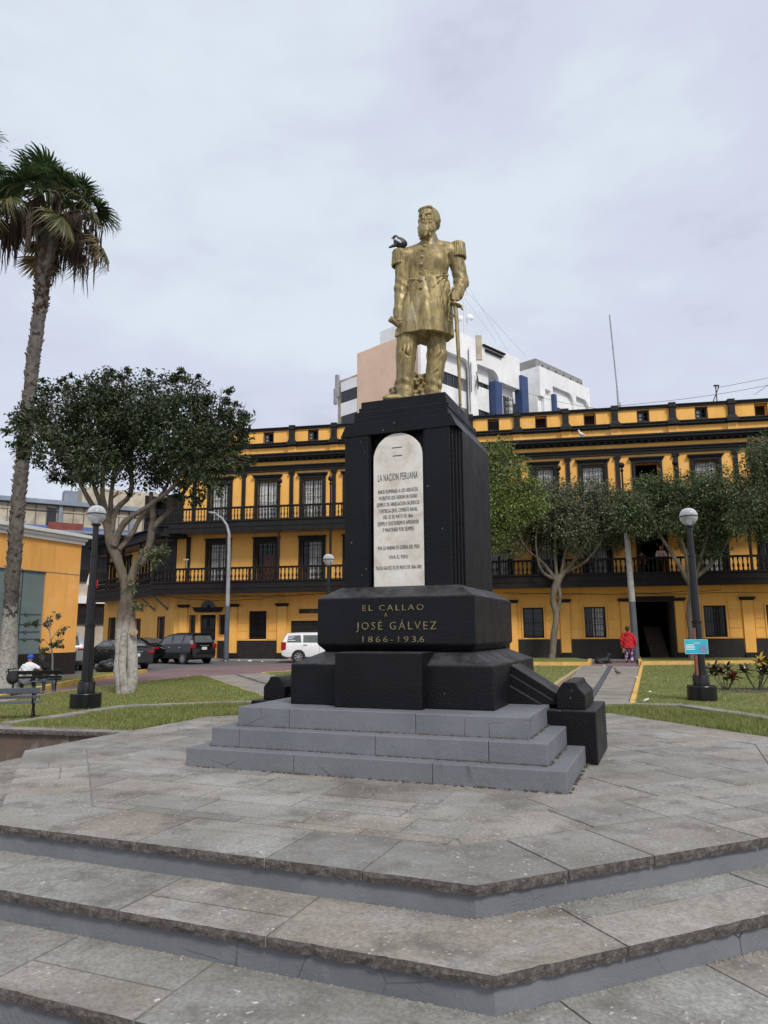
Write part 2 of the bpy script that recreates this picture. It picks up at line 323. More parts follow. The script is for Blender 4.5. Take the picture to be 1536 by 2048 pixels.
M = dict(
    pave=m_paving(), edge=m_edge(), riser=m_bluegrey(), stepgrey=m_bluegrey('grey_plinth_step_paint', 1.0), black=m_black(), gold=m_gold(), marble=m_marble(),
    yellow=m_yellow(), orange=m_yellow('orange_ochre_wall', (.88, .43, .105), .02),
    wood=simple('dark_brown_painted_wood', (.0125, .0095, .009), .6, .35, 4, .3, 24, spec=.25, c2=(.034, .026, .023)),
    woodgrey=simple('charcoal_painted_moulding', (.0125, .012, .0125), .62, .3, 3, .25, 20, spec=.25, c2=(.034, .031, .030)),
    woodred=simple('red_brown_door_wood', (.10, .028, .016), .5, .3, 5),
    plinthw=simple('black_brown_base_paint', (.013, .009, .0075), .7, .3, 2, .2, 12, c2=(.035, .028, .024)),
    glassd=simple('dark_window_glass', (.018, .020, .024), .08, .3, 1.2), curtain=simple('net_curtain', (.58, .57, .54), .8, .35, 6),
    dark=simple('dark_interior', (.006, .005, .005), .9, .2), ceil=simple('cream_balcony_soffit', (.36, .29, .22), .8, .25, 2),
    white=simple('white_render', (.80, .80, .79), .75, .12, .4, .1, 10, c2=(.66, .65, .63)), white2=simple('white_moulding', (.70, .70, .68), .6, .1, 1),
    peach=simple('peeling_peach_render', (.74, .52, .37), .8, .12, .35, .1, 8, c2=(.72, .58, .46)), tan=simple('weathered_tan_render', (.46, .39, .31), .85, .3, .8),
    blue=simple('blue_column_paint', (.030, .060, .155), .6, .2, .6), bluel=simple('blue_band_paint', (.10, .17, .42), .65, .25, .8),
    slate=simple('blue_grey_trim', (.22, .26, .32), .7, .2, 1), cream=simple('cream_panel', (.46, .40, .30), .8, .3, 1.1), brick=simple('red_board', (.20, .055, .045), .8, .25, 2),
    tile=simple('grey_concrete', (.27, .265, .255), .85, .2, 1.2, .2, 15, c2=(.18, .17, .16)), iron=simple('black_cast_iron', (.005, .0055, .006), .30, .3, 5, .25, 30),
    asphalt=simple('worn_asphalt', (.105, .103, .102), .9, .22, .7, .3, 50, c2=(.15, .145, .14)), pink=simple('faded_pink_paving', (.185, .118, .118), .85, .2, .6, .25, 30, c2=(.22, .17, .165)),
    kerby=simple('yellow_kerb_paint', (.68, .42, .10), .7, .22, 3, .15, 20, c2=(.42, .27, .09)), kerbs=simple('sandy_kerb_stone', (.42, .32, .17), .8, .25, 3, c2=(.3, .27, .22)),
    plank=simple('weathered_paver', (.27, .24, .205), .85, .25, 2, .2, 30, c2=(.17, .145, .125)), soil=simple('brown_soil', (.075, .06, .045), .95, .35, 6, .6, 30),
    wallbrown=simple('brown_stained_render', (.125, .088, .066), .8, .35, 1.4, .3, 10, c2=(.22, .19, .16)), mortar=simple('sandy_mortar', (.24, .225, .20), .95, .3, 5, .4, 40, c2=(.12, .11, .10)),
    turf=m_grass(), blade=m_blade(), ferro=simple('galvanised_grey_paint', (.30, .31, .32), .5, .2, 2), ferrod=simple('slate_grey_paint', (.085, .10, .125), .6, .2, 2),
    pole=simple('mottled_concrete_pole', (.38, .37, .35), .85, .25, 3, c2=(.2, .19, .18)), shutter=simple('sage_grey_door_paint', (.15, .20, .195), .55, .15, 1.2),
    globe=m_glass(), lampw=simple('white_lamp_housing', (.75, .75, .73), .4, .05), rubber=simple('tyre_rubber', (.012, .012, .013), .8, .2), rim=simple('alloy_rim', (.45, .46, .48), .3, .2, 4, metal=.7),
    cblack=simple('black_car_paint', (.006, .006, .007), .12, .1), cgrey=simple('dark_grey_car_paint', (.040, .040, .045), .18, .1, metal=.4), csilver=simple('silver_car_paint', (.42, .43, .45), .2, .08, metal=.6),
    cwhite=simple('white_car_paint', (.74, .74, .74), .2, .04, c2=(.60, .57, .52)), cglass=simple('car_window_glass', (.10, .11, .11), .05, .2), lampred=simple('red_tail_light', (.28, .008, .010), .15, .2),
    chrome=simple('chrome_trim', (.6, .6, .62), .2, .05, metal=.9), plate=simple('number_plate', (.62, .63, .65), .4, .3, 40), plastic=simple('black_plastic', (.014, .014, .015), .5, .2),
    skin=simple('warm_brown_skin', (.30, .16, .10), .55, .1), tee=simple('white_cotton', (.70, .70, .72), .85, .08), red=simple('red_fleece', (.46, .010, .018), .85, .15, 8),
    maroon=simple('maroon_cloth', (.11, .010, .020), .85, .2), denim=simple('pale_denim', (.22, .27, .35), .85, .2, 8), dkcloth=simple('black_cloth', (.009, .009, .011), .8, .2), greytrouser=simple('slate_trousers', (.05, .062, .066), .85, .2),
    cap=simple('royal_blue_cap', (.025, .075, .42), .7, .15), hair=simple('dark_hair', (.010, .008, .007), .5, .3, 20), hairb=simple('brown_hair', (.055, .030, .018), .6, .3, 20), pinkc=simple('pale_pink_striped_top', (.62, .42, .40), .85, .2, 18, c2=(.75, .68, .66)),
    purple=None, camo=simple('grey_camouflage_cloth', (.20, .21, .18), .85, .5, 12, c2=(.42, .42, .40)),
    signb=simple('turquoise_sign_print', (.025, .42, .56), .4, .1, 4), signp=simple('grey_violet_print', (.19, .25, .42), .5, .3, 40), signw=simple('white_print', (.75, .78, .80), .5, .05), rust=simple('red_oxide_post', (.20, .065, .055), .6, .25, 6),
    bag=simple('black_bin_bag', (.010, .010, .012), .22, .2, 3, .9, 9, dist=.04), litter=simple('pale_litter', (.62, .62, .60), .7, .1), birdw=simple('white_feathers', (.70, .70, .68), .7, .1), birdd=simple('slate_black_feathers', (.020, .021, .025), .5, .3, 30),
    birdb=simple('brown_grey_feathers', (.13, .105, .085), .8, .3, 30), fur=simple('black_fur', (.008, .007, .007), .6, .3, 20), flagr=simple('flag_red', (.55, .02, .03), .8, .1),
)
def m_purple():
    t = NT('purple_patterned_trousers'); c = t.ramp(t.noise(9, 3, .5), [(0.45, (.055, .010, .085)), (0.52, (.16, .03, .20)), (0.58, (.50, .42, .50))]); t.color(c); t.rough(.85); return t.m
M['purple'] = m_purple()
# ------------------------------------------------------------------ ground and plaza
OC = (0.399, 8.123); PH0 = -111.9
def ocv(a, k): # vertex k of the octagon with apothem a (k=0: between front side and front-right side)
    r = a / math.cos(R(22.5)); th = R(PH0 + 22.5 + 45 * k); return (OC[0] + r * math.cos(th), OC[1] + r * math.sin(th))
def octo(a): return [ocv(a, k) for k in range(8)]
GZ = -0.24
# wall line through both ends of the steps
WD = Vector((-9.24, 3.4)).normalized(); WP = (4.04, 6.7); WN = (-WD[1], WD[0])
WN = (0.345 * 1.0, 0.939)   # points to the back
WC = WN[0] * WP[0] + WN[1] * WP[1]
o = MB().add([(-45, -30, -.68), (45, -30, -.68), (45, 14, -.68), (-45, 14, -.68)], [(0, 1, 2, 3)]).build('lower_walk', M['tile']); tag(o, kind='structure')
P = [(-58, 22.8), (-3.3, 9.5), (4.04, 6.7), (60, -14), (900, -300), (900, 1400), (-900, 1400), (-900, 240)]
o = MB().add([(x, y, GZ) for x, y in P], [tuple(range(8))]).build('ground', M['asphalt']); tag(o, kind='structure')
o = MB().add([(x, y, -.2) for x, y in [(-8.4, 12.0), (-5, 10.8), (5, 10), (40, 5), (40, 33.4), (9.3, 33.2), (6.0, 31.2), (-3.2, 34.2), (-8.6, 30.6), (-8.85, 24), (-8.5, 16)]], [tuple(range(11))]).build('pink_walk', M['pink']); tag(o, kind='structure')

def slab(P, z1, th, parent, name='paving_slab', mat=None, gap=.0065, rag=None, top_jit=.0015):
    """stone slab of polygon P; rag = lines (nx, ny, c): edges on those lines are rock-faced."""
    if abs(area(P)) < .02: return
    if area(P) < 0: P = P[::-1]
    rag = [rag] if rag and not isinstance(rag, list) else (rag or [])
    def ln(a, b, e=.006):
        for q in rag:
            if abs(q[0] * a[0] + q[1] * a[1] - q[2]) < e and abs(q[0] * b[0] + q[1] * b[1] - q[2]) < e: return q
    n = len(P); Q = []; E = [ln(P[i], P[(i + 1) % n]) for i in range(n)]
    for i in range(n):     # inset
        a, b, c = Vector(P[i - 1]), Vector(P[i]), Vector(P[(i + 1) % n])
        e1 = (b - a).normalized(); e2 = (c - b).normalized(); n1 = Vector((-e1.y, e1.x)); n2 = Vector((-e2.y, e2.x))
        g1 = 0 if E[i - 1] else gap; g2 = 0 if E[i] else gap
        det = n1.x * n2.y - n1.y * n2.x
        q = b + n1 * max(g1, g2) if abs(det) < 1e-2 else b + Vector(((g1 * n2.y - g2 * n1.y) / det, (n1.x * g2 - n2.x * g1) / det))
        Q.append((q.x, q.y))
    top, flag = [], []
    for i in range(n):
        a, b = Q[i], Q[(i + 1) % n]; top.append(a); r = E[i]; flag.append(r)
        if r:
            k = max(1, int(math.dist(a, b) / .045))
            for j in range(1, k):
                t = j / k; d = -abs(rng.gauss(0, .0025)) - (.007 if rng.random() < .03 else 0)
                top.append((a[0] + (b[0] - a[0]) * t + r[0] * d, a[1] + (b[1] - a[1]) * t + r[1] * d)); flag.append(r)
    m = len(top); zt = z1 + rng.uniform(-top_jit, top_jit); Z = (0, 0, 0)
    V = [(p[0], p[1], zt) for p in top]; F = [tuple(range(m))]; mi = [0]
    if rag:
        for i, p in enumerate(top):
            r = flag[i] if flag[i] and flag[i - 1] else Z; d = rng.uniform(-.002, .010); V.append((p[0] + r[0] * d, p[1] + r[1] * d, zt - th * rng.uniform(.3, .6)))
        for i, p in enumerate(top):
            r = flag[i] or Z; d = -rng.uniform(0, .008); V.append((p[0] + r[0] * d, p[1] + r[1] * d, z1 - th - (rng.uniform(0, .006) if flag[i] else 0)))
        for lv in (0, 1):
            for i in range(m):
                j = (i + 1) % m; F.append((lv * m + j, lv * m + i, (lv + 1) * m + i, (lv + 1) * m + j)); mi.append(1 if flag[i] else 0)
    else:
        V += [(p[0], p[1], z1 - th) for p in top]
        for i in range(m):
            j = (i + 1) % m; F.append((j, i, m + i, m + j)); mi.append(0)
    me = bpy.data.meshes.new(name); me.from_pydata(V, [], F); me.materials.append(mat or M['pave']); me.materials.append(M['edge'])
    me.polygons.foreach_set('material_index', mi); me.update()
    return link(name, me, parent)
def row_split(P, t, lo, hi):
    """split a row polygon P by joints perpendicular to direction t at random spacings"""
    s = [p[0] * t[0] + p[1] * t[1] for p in P]; a, b = min(s), max(s); cuts = []; x = a + rng.uniform(lo * .3, hi)
    while x < b - lo * .35: cuts.append(x); x += rng.uniform(lo, hi)
    out = []; cur = P
    for c in cuts:
        out.append(clip(cur, t[0], t[1], c)); cur = clip(cur, -t[0], -t[1], -c)
    out.append(cur); return [q for q in out if len(q) > 2]

plat = empty('plaza_platform', (0, 0, 0)); tag(plat, kind='structure')
AP = [3.975, 4.49, 5.03, 5.56]; TH = .05
for k, a in enumerate(AP):
    z = -.17 * k
    Pr = octo(a - .032); Pb = octo(a - .045)
    if k: Pr = clip(Pr, WN[0], WN[1], WC + .25); Pb = clip(Pb, WN[0], WN[1], WC + .25)
    MB().prism(Pr, -.70 if k == 3 else z - .19, z - TH).build('riser', M['riser'], plat)
    MB().prism(Pb, z - TH, z - .007).build('mortar_bed', M['mortar'], plat)
    if k == 0: ed = [3.36, a]
    else: ed = [AP[k - 1] - .06, a]
    T8 = math.tan(R(22.5)); lo_, hi_ = (.55, 1.1) if k == 0 else (.85, 1.5)
    for r0, r1 in zip(ed[:-1], ed[1:]):
        jo = []     # joints round the ring: (side, lateral)
        for j in range(8):
            half = r0 * T8 - .03; x = -half + rng.uniform(.12, .55)
            while x < half: jo.append((j, x)); x += rng.uniform(lo_, hi_)
        for (j, x), (j2, x2) in zip(jo, jo[1:] + jo[:1]):
            def pt(jj, r, l): th = R(PH0 + 45 * jj); return (OC[0] + r * math.cos(th) - l * math.sin(th), OC[1] + r * math.sin(th) + l * math.cos(th))
            nc = [(j + i) % 8 for i in range((j2 - j) % 8)]
            q = [pt(j, r1, x)] + [ocv(r1, c_) for c_ in nc] + [pt(j2, r1, x2), pt(j2, r0, x2)] + [ocv(r0, c_) for c_ in nc[::-1]] + [pt(j, r0, x)]
            sd_ = sorted({j, j2}); rag = [(math.cos(R(PH0 + 45 * c_)), math.sin(R(PH0 + 45 * c_)), math.cos(R(PH0 + 45 * c_)) * OC[0] + math.sin(R(PH0 + 45 * c_)) * OC[1] + a) for c_ in sd_] if r1 == a else None
            if k:
                if max(WN[0] * p[0] + WN[1] * p[1] for p in q) > WC + .25:
                    q = clip(q, WN[0], WN[1], WC + .2)
                    if len(q) < 3: continue
            parts = [q]
            if not nc and rng.random() < (.2 if k == 0 else .3) and area(q) > .3:
                th = R(PH0 + 45 * j); nx, ny = math.cos(th), math.sin(th); s = nx * OC[0] + ny * OC[1] + r0 + rng.uniform(.2, .36); parts = [clip(q, nx, ny, s), clip(q, -nx, -ny, -s)]
            for g in parts:
                if len(g) > 2: slab(g, z, TH, plat, rag=rag)
dm = MB()
for k in (0, 1, 2):
    for j in (0, 1, 7):
        a = AP[k] - .03; th = R(PH0 + 45 * j); nx, ny = math.cos(th), math.sin(th); h_ = a * math.tan(R(22.5))
        for i in range(260):
            l = rng.uniform(-h_, h_); r_ = a + abs(rng.gauss(0, .012)); s = rng.uniform(.004, .013)
            dm.lathe([(s, -.003), (s * .7, s * .35), (.0008, s * .5)], (OC[0] + r_ * nx - l * ny, OC[1] + r_ * ny + l * nx, -.17 * (k + 1)), 5)
o = dm.build('grit_in_corners', M['mortar'], plat); o['kind'] = 'stuff'
inn = octo(3.36); A0 = ocv(1, 0); dA = Vector((A0[0] - OC[0], A0[1] - OC[1])).normalized(); nA = (dA.y, -dA.x); cA = nA[0] * OC[0] + nA[1] * OC[1]
for sgn, j in ((1, 1), (-1, 0)):      # the field inside the border course is laid to two directions
    th = R(PH0 + 45 * j); nx, ny = math.cos(th), math.sin(th); t = (-ny, nx); c0 = nx * OC[0] + ny * OC[1]
    half = clip(inn, sgn * -nA[0], sgn * -nA[1], sgn * -cA) if (nA[0] * t[0] + nA[1] * t[1]) * (1 if j else 1) > 0 else clip(inn, sgn * nA[0], sgn * nA[1], sgn * cA)
    d = -3.7
    while d < 3.7:
        h_ = rng.uniform(.36, .54); Q = clip(clip(half, nx, ny, c0 + d + h_), -nx, -ny, -(c0 + d)); d += h_
        if len(Q) < 3: continue
        if j == 0:      # the two fields interlock with squared slab ends
            sc_ = max(p[0] * t[0] + p[1] * t[1] for p in Q) + rng.uniform(-.1, .3); Q = clip(clip(clip(inn, nx, ny, c0 + d), -nx, -ny, -(c0 + d - h_)), t[0], t[1], sc_)
            if len(Q) < 3: continue
        for q in row_split(Q, t, .5, 1.05):
            if len(q) < 3 or area(q) < 0 and abs(area(q)) < .01: continue
            cx = sum(p[0] for p in q) / len(q); cy = sum(p[1] for p in q) / len(q); lx = (cx - OC[0]) * math.cos(R(-21.45)) + (cy - OC[1]) * math.sin(R(-21.45)); ly = -(cx - OC[0]) * math.sin(R(-21.45)) + (cy - OC[1]) * math.cos(R(-21.45))
            if abs(lx) < 1.2 and abs(ly) < 1.2: continue
            parts = [q]
            if rng.random() < .18 and abs(area(q)) > .3: s = nx * cx + ny * cy; parts = [clip(q, nx, ny, s), clip(q, -nx, -ny, -s)]
            for g in parts:
                if len(g) > 2: slab(g, 0 if j == 0 else -.002, TH, plat, top_jit=.0008)
# brownish side walls that end the steps
def wall_run(p0, p1, name, label):
    d = (Vector(p1) - Vector(p0)); L = d.length; d.normalize(); e = empty(name, (p0[0], p0[1], 0), math.atan2(d.y, d.x), label, 'wall')
    return e, L
w, L = wall_run((-3.33, 9.47), (-9.5, 10.95), 'retaining_wall', 'low brown stained retaining wall at the left end of the plaza steps')
MB().box(.03, L, -.27, -.03, -.70, -.055).build('wall_face', M['wallbrown'], w)
x = 0
while x < L - .2:
    l = rng.uniform(.75, 1.1); P = [(x, -.36), (min(L, x + l), -.36), (min(L, x + l), .03), (x, .03)]; slab(P, .0, .055, w, 'coping_stone', rag=(0, 1, .03)); x += l
w, L = wall_run((4.06, 6.62), (11.5, 3.7), 'retaining_wall', 'low retaining wall right of the plaza steps beyond the frame')
MB().box(.03, L, .03, .27, -.70, -.055).build('wall_face', M['wallbrown'], w)
x = 0
while x < L - .2:
    l = rng.uniform(.75, 1.1); slab([(x, -.03), (min(L, x + l), -.03), (min(L, x + l), .36), (x, .36)], .0, .055, w, 'coping_stone', rag=(0, -1, .03)); x += l
# coping ring round the inner grass strip
cop = empty('stone_coping', (0, 0, 0), 0, 'grey stone coping ring around the inner grass strip behind the monument', 'kerb')
CP = [(-5.25, 10.28), (-5.02, 10.72), (-4.38, 12.55), (-2.5, 13.15), (3.68, 12.35), (4.85, 12.05), (5.32, 10.2), (5.75, 8.2), (5.95, 6.3)]
for i in range(len(CP) - 1):
    a, b = Vector(CP[i]), Vector(CP[i + 1]); d = b - a; L = d.length; d.normalize(); n = Vector((-d.y, d.x)); k = max(1, round(L / .95))
    for j in range(k):
        p, q = a + d * (L * j / k), a + d * (L * (j + 1) / k)
        slab([tuple(p - n * .13), tuple(q - n * .13), tuple(q + n * .13), tuple(p + n * .13)], .035, .07, cop, 'coping_stone', top_jit=.004)
    MB().prism([tuple(a - n * .09 - d * .04), tuple(b - n * .09 + d * .04), tuple(b + n * .09 + d * .04), tuple(a + n * .09 - d * .04)], -.24, -.037).build('footing', M['wallbrown'], cop)

def sheet(name, P, z0, z1, mat):
    o = MB().prism(P if area(P) > 0 else P[::-1], z0, z1).build(name, mat); tag(o, kind='structure'); return o
INNER = [(-3.2, 9.6), (-5.1, 10.1), (-4.95, 10.72), (-4.3, 12.47), (-2.48, 13.05), (3.66, 12.25), (4.78, 11.95), (5.2, 10.2), (5.62, 8.2), (5.8, 6.4), (4.0, 6.8), (0, 8.5)]
sheet('inner_lawn', INNER, -.30, -.035, M['turf'])
LL = [(-9.2, 11.1), (-5.45, 10.35), (-5.15, 10.75), (-4.5, 12.66), (-2.55, 13.28), (-1.6, 13.2), (-5.66, 22.76), (-7.35, 17.0), (-7.4, 14.4), (-8.3, 12.3)]
sheet('left_lawn', LL, -.30, -.065, M['turf'])
LM = [(-4.11, 24.65), (0.2, 13.0), (2.55, 12.75), (4.51, 19.27), (7.51, 27.92), (-2.2, 27.0)]
sheet('middle_lawn', LM, -.30, -.11, M['turf'])
LR = [(9.46, 26.87), (4.2, 12.55), (4.95, 12.2), (5.45, 10.3), (5.88, 8.3), (6.1, 6.2), (12, 3.9), (45, -8), (45, 29.5)]
sheet('right_lawn', LR, -.30, -.065, M['turf'])
LK = [(-8.45, 15.8), (-9.07, 20.9), (-8.85, 26.9), (-10.33, 28.07), (-10.04, 23.4), (-9.6, 19.0), (-9.6, 15.8)]
sheet('kerbside_lawn', LK, -.30, -.14, M['turf'])
for nm, P in (('planting_bed', [(6.1, 30.4), (8.3, 30.05), (9.3, 33.4), (9.4, 36.4), (-3.0, 38.6), (-3.0, 35.6)]), ('planting_bed', [(10.6, 30.2), (16, 30.75), (45, 33.5), (45, 30.2), (12.3, 35.9), (11.6, 33)])):
    if nm and P[0][0] > 10: P = [(10.6, 30.2), (16, 30.75), (45, 33.6), (45, 34), (12.5, 36.0)]
    sheet(nm, P, -.30, -.12, M['turf'])
# kerbs (each kerb stone a part)
def kerb(name, label, pts, w, z1, mat, seg=1.0, z0=-.26):
    e = empty(name, (0, 0, 0), 0, label, 'kerb')
    for i in range(len(pts) - 1):
        a, b = Vector(pts[i]), Vector(pts[i + 1]); d = b - a; L = d.length; d.normalize(); n = Vector((-d.y, d.x)); k = max(1, round(L / seg))
        for j in range(k):
            p, q = a + d * (L * j / k), a + d * (L * (j + 1) / k)
            slab([tuple(p - n * w / 2), tuple(q - n * w / 2), tuple(q + n * w / 2), tuple(p + n * w / 2)], z1, z1 - z0, e, 'kerb_stone', mat=mat, gap=.006, top_jit=.004)
    return e
kerb('yellow_kerb', 'yellow painted kerb of the grass verge behind the bench and palm', [(-8.4, 15.6), (-9.0, 20.9), (-8.78, 26.9)], .15, -.08, M['kerby'], 1.1)
kerb('yellow_kerb', 'yellow painted kerb under the centre right tree trunk', [(-3.0, 31.6), (6.1, 30.3), (8.34, 29.98), (9.35, 33.4)], .15, -.06, M['kerby'], 1.1)
kerb('yellow_kerb', 'yellow painted kerb right of the walker in red, by the doorway', [(12.4, 35.8), (10.5, 30.15), (16, 30.72), (30, 32.1)], .15, -.06, M['kerby'], 1.1)
kerb('edging_strip', 'sandy edging of the left lawn along the striped path', [(-1.65, 13.25), (-5.66, 22.76)], .09, -.055, M['kerbs'], .9)
kerb('edging_strip', 'sandy edging at the back of the left lawn by the pink walk', [(-5.66, 22.8), (-7.4, 17.0), (-7.45, 14.4), (-8.4, 12.2)], .07, -.055, M['kerbs'], .9)
kerb('edging_strip', 'sandy edging left of the straight paver path', [(7.51, 27.95), (4.51, 19.27), (2.7, 13.6)], .13, -.095, M['kerbs'], 1.2)
kerb('edging_strip', 'yellow edging right of the straight paver path', [(9.4, 26.85), (4.2, 12.65)], .11, -.05, M['kerby'], 1.2)
kerb('edging_strip', 'pale edging of the middle lawn beside the striped path', [(-4.15, 24.65), (-2.2, 27.05)], .1, -.095, M['kerby'], .9)
kerb('edging_strip', 'long pale edging between right lawn and pink walk', [(9.46, 26.9), (45, 29.6)], .09, -.055, M['kerbs'], 1.4)
# paver paths
def path(name, LA, LB, rows, z, cols, strip=None):
    e = empty(name, (0, 0, 0)); tag(e, kind='structure')
    (a0, a1), (b0, b1) = LA, LB; a0, a1, b0, b1 = map(Vector, (a0, a1, b0, b1))
    MB().prism([tuple(a0), tuple(b0), tuple(b1), tuple(a1)], -.30, z - .02).build('mortar_bed', M['soil'], e)
    for i in range(rows):
        t0, t1 = i / rows, (i + 1) / rows
        for j in range(cols):
            s0, s1 = j / cols, (j + 1) / cols
            if strip:
                if j < cols // 2: s0, s1 = s0 * (1 - strip), s1 * (1 - strip)
                else: s0, s1 = strip + s0 * (1 - strip), strip + s1 * (1 - strip)
            f = lambda t, s: tuple((a0.lerp(a1, t)).lerp(b0.lerp(b1, t), s))
            slab([f(t0, s0), f(t0, s1), f(t1, s1), f(t1, s0)], z, .05, e, 'paver', mat=M['plank'], gap=.018 if i % 2 else .01, top_jit=.006)
    if strip:
        f = lambda t, s: tuple((a0.lerp(a1, t)).lerp(b0.lerp(b1, t), s)); c = .5
        MB().prism([f(0, .5 - strip * .42), f(0, .5 + strip * .42), f(1, .5 + strip * .42), f(1, .5 - strip * .42)], -.29, z - .004).build('dark_strip', M['ferrod'], e)
path('paver_path', ((2.75, 13.0), (7.47, 27.9)), ((4.15, 12.7), (9.33, 26.8)), 30, -.105, 2, .07)
path('striped_path', ((-1.6, 13.3), (-5.6, 22.75)), ((0.15, 13.05), (-4.0, 24.6)), 26, -.105, 2, .06)
path('bench_pad', ((-7.5, 14.3), (-7.4, 17.0)), ((-8.3, 14.3), (-8.35, 17.4)), 4, -.13, 1)

# grass blades
def blades(name, P, n, h, w, z, excl=None, ymax=99):
    P2 = np.array(P); x0, y0 = P2.min(0); x1, y1 = P2.max(0); y1 = min(y1, ymax)
    x = nrg.uniform(x0, x1, n * 4); y = nrg.uniform(y0, y1, n * 4); ok = in_poly(P, x, y)
    if excl is not None: ok &= ~in_poly(excl, x, y)
    x, y = x[ok][:n], y[ok][:n]; m = len(x)
    cl = .55 + .9 * nrg.random(m) * (.6 + .4 * np.sin(x * 3.1 + np.sin(y * 2.3) * 2)); hh = h * cl; a = nrg.uniform(0, 2 * np.pi, m); le = nrg.uniform(.1, .9, m) * hh; b = nrg.uniform(0, 2 * np.pi, m)
    V = np.zeros((m, 3, 3)); c, s = np.cos(a) * w / 2, np.sin(a) * w / 2
    V[:, 0] = np.stack([x - c, y - s, np.full(m, z - .005)], 1); V[:, 1] = np.stack([x + c, y + s, np.full(m, z - .005)], 1)
    V[:, 2] = np.stack([x + np.cos(b) * le, y + np.sin(b) * le, z + hh], 1)
    o = link(name, mesh_np(name, V.reshape(-1, 3), np.arange(m * 3).reshape(-1, 3), M['blade'])); tag(o, kind='stuff'); return o
g = blades('grass', INNER, 120000, .085, .010, -.035, octo(3.98)); tag(g, 'rough bright grass of the strip between coping and plaza', 'grass')
g = blades('grass', LL, 60000, .035, .011, -.065); tag(g, 'short mown grass of the lawn under the large left tree', 'grass')
g = blades('grass', [(9.46, 26.87), (4.2, 12.55), (4.95, 12.2), (5.45, 10.3), (8, 9), (14, 14), (16, 26.9)], 80000, .035, .012, -.065); tag(g, 'short mown grass around the right lamp and croton bushes', 'grass')
g = blades('grass', LM, 25000, .035, .016, -.11); tag(g, 'short grass of the middle lawn behind the monument', 'grass')
# ------------------------------------------------------------------ monument
MC = (0.399, 8.123); MY = R(-21.45)
mon = empty('monument_pedestal', (MC[0], MC[1], 0), MY, 'black painted stepped pedestal with white arched plaque and gold inscription', 'monument')
def course(name, half, z0, z1, mat, cuts, bevel=.008):
    """square step made of blocks meeting at narrow joints on each side"""
    s = empty(name); s.parent = mon
    n = cuts
    for i, (a, b) in enumerate(zip(n[:-1], n[1:])):
        j0 = .0018 if i else 0; j1 = .0018 if i < len(n) - 2 else 0
        MB().box(a + j0, b - j1, -half, half, z0, z1 + rng.uniform(-.002, .002)).build('step_block', mat, s, bevel=bevel)
course('lower_step', 1.774, -.01, .167, M['stepgrey'], [-1.774, -.62, .68, 1.774])
course('middle_step', 1.607, .165, .339, M['stepgrey'], [-1.607, -1.30, .1, 1.12, 1.607])
course('upper_step', 1.43, .337, .522, M['stepgrey'], [-1.43, -.86, .42, 1.43])
dirt = MB()
for half, z in ((1.774, .003), (1.607, .17), (1.43, .343)):
    for sx, sy in ((0, -1), (1, 0)):
        for i in range(90):
            t = rng.uniform(-half, half); r = half + rng.uniform(.0, .022); x, y = (t, -r) if sy else (r, t); s = rng.uniform(.006, .02)
            dirt.lathe([(s, -.004), (s * .7, s * .35), (.001, s * .5)], (x, y, z), 5)
o = dirt.build('joint_dirt', M['soil'], mon); o['kind'] = 'stuff'
B = M['black']
MB().box(-1.055, 1.055, -1.05, 1.05, .52, .922).frust(1.055, 1.05, .922, .80, .80, 1.04).build('lower_block', B, mon, bevel=.012)
MB().box(-.475, .415, -1.225, -.70, .519, 1.045).build('front_block', B, mon, bevel=.012)
MB().frust(.775, .79, 1.036, .85, .865, 1.115).box(-.85, .85, -.865, .865, 1.115, 1.585).frust(.85, .865, 1.585, .655, .69, 1.705).build('inscribed_block', B, mon, bevel=.01)
# shaft with a recess for the plaque
z0, z1 = 1.70, 3.50
sh = MB(); sh.box(-.60, .60, -.55, .70, z0, z1)
sh.box(-.618, -.335, -.69, -.55, z0, z1).box(.305, .585, -.69, -.55, z0, z1).box(-.335, .305, -.69, -.55, 3.42, z1)
sh.box(-.615, -.60, -.54, .69, z0, z1).build('shaft', B, mon, bevel=.009)
fr = MB().box(-.335, -.318, -.677, -.55, z0, 3.404).box(.288, .305, -.677, -.55, z0, 3.404).box(-.318, .288, -.677, -.55, 3.388, 3.42)
fr.build('recess_moulding', B, mon, bevel=.003)
fl = MB()
for i, (x, y, zt) in enumerate(((.607, -.655, 3.49), (.628, -.600, 3.44), (.648, -.545, 3.39))):
    fl.box(.55, x, y, y + .042, z0, zt)
fl.box(.55, .668, -.49, .70, z0, 3.36)
fl.build('corner_fluting', B, mon, bevel=.004)
MB().frust(.668, .70, 3.36, .60, .70, 3.50).build('shaft_shoulder', B, mon, bevel=.004)
MB().box(-.545, .545, -.60, .61, 3.499, 3.60).box(-.55, .55, -.585, .60, 3.60, 3.665).build('upper_tier', B, mon, bevel=.008)
MB().box(-.525, .51, -.515, .525, 3.664, 3.735).box(-.505, .49, -.495, .505, 3.735, 3.81).build('top_tier', B, mon, bevel=.007)
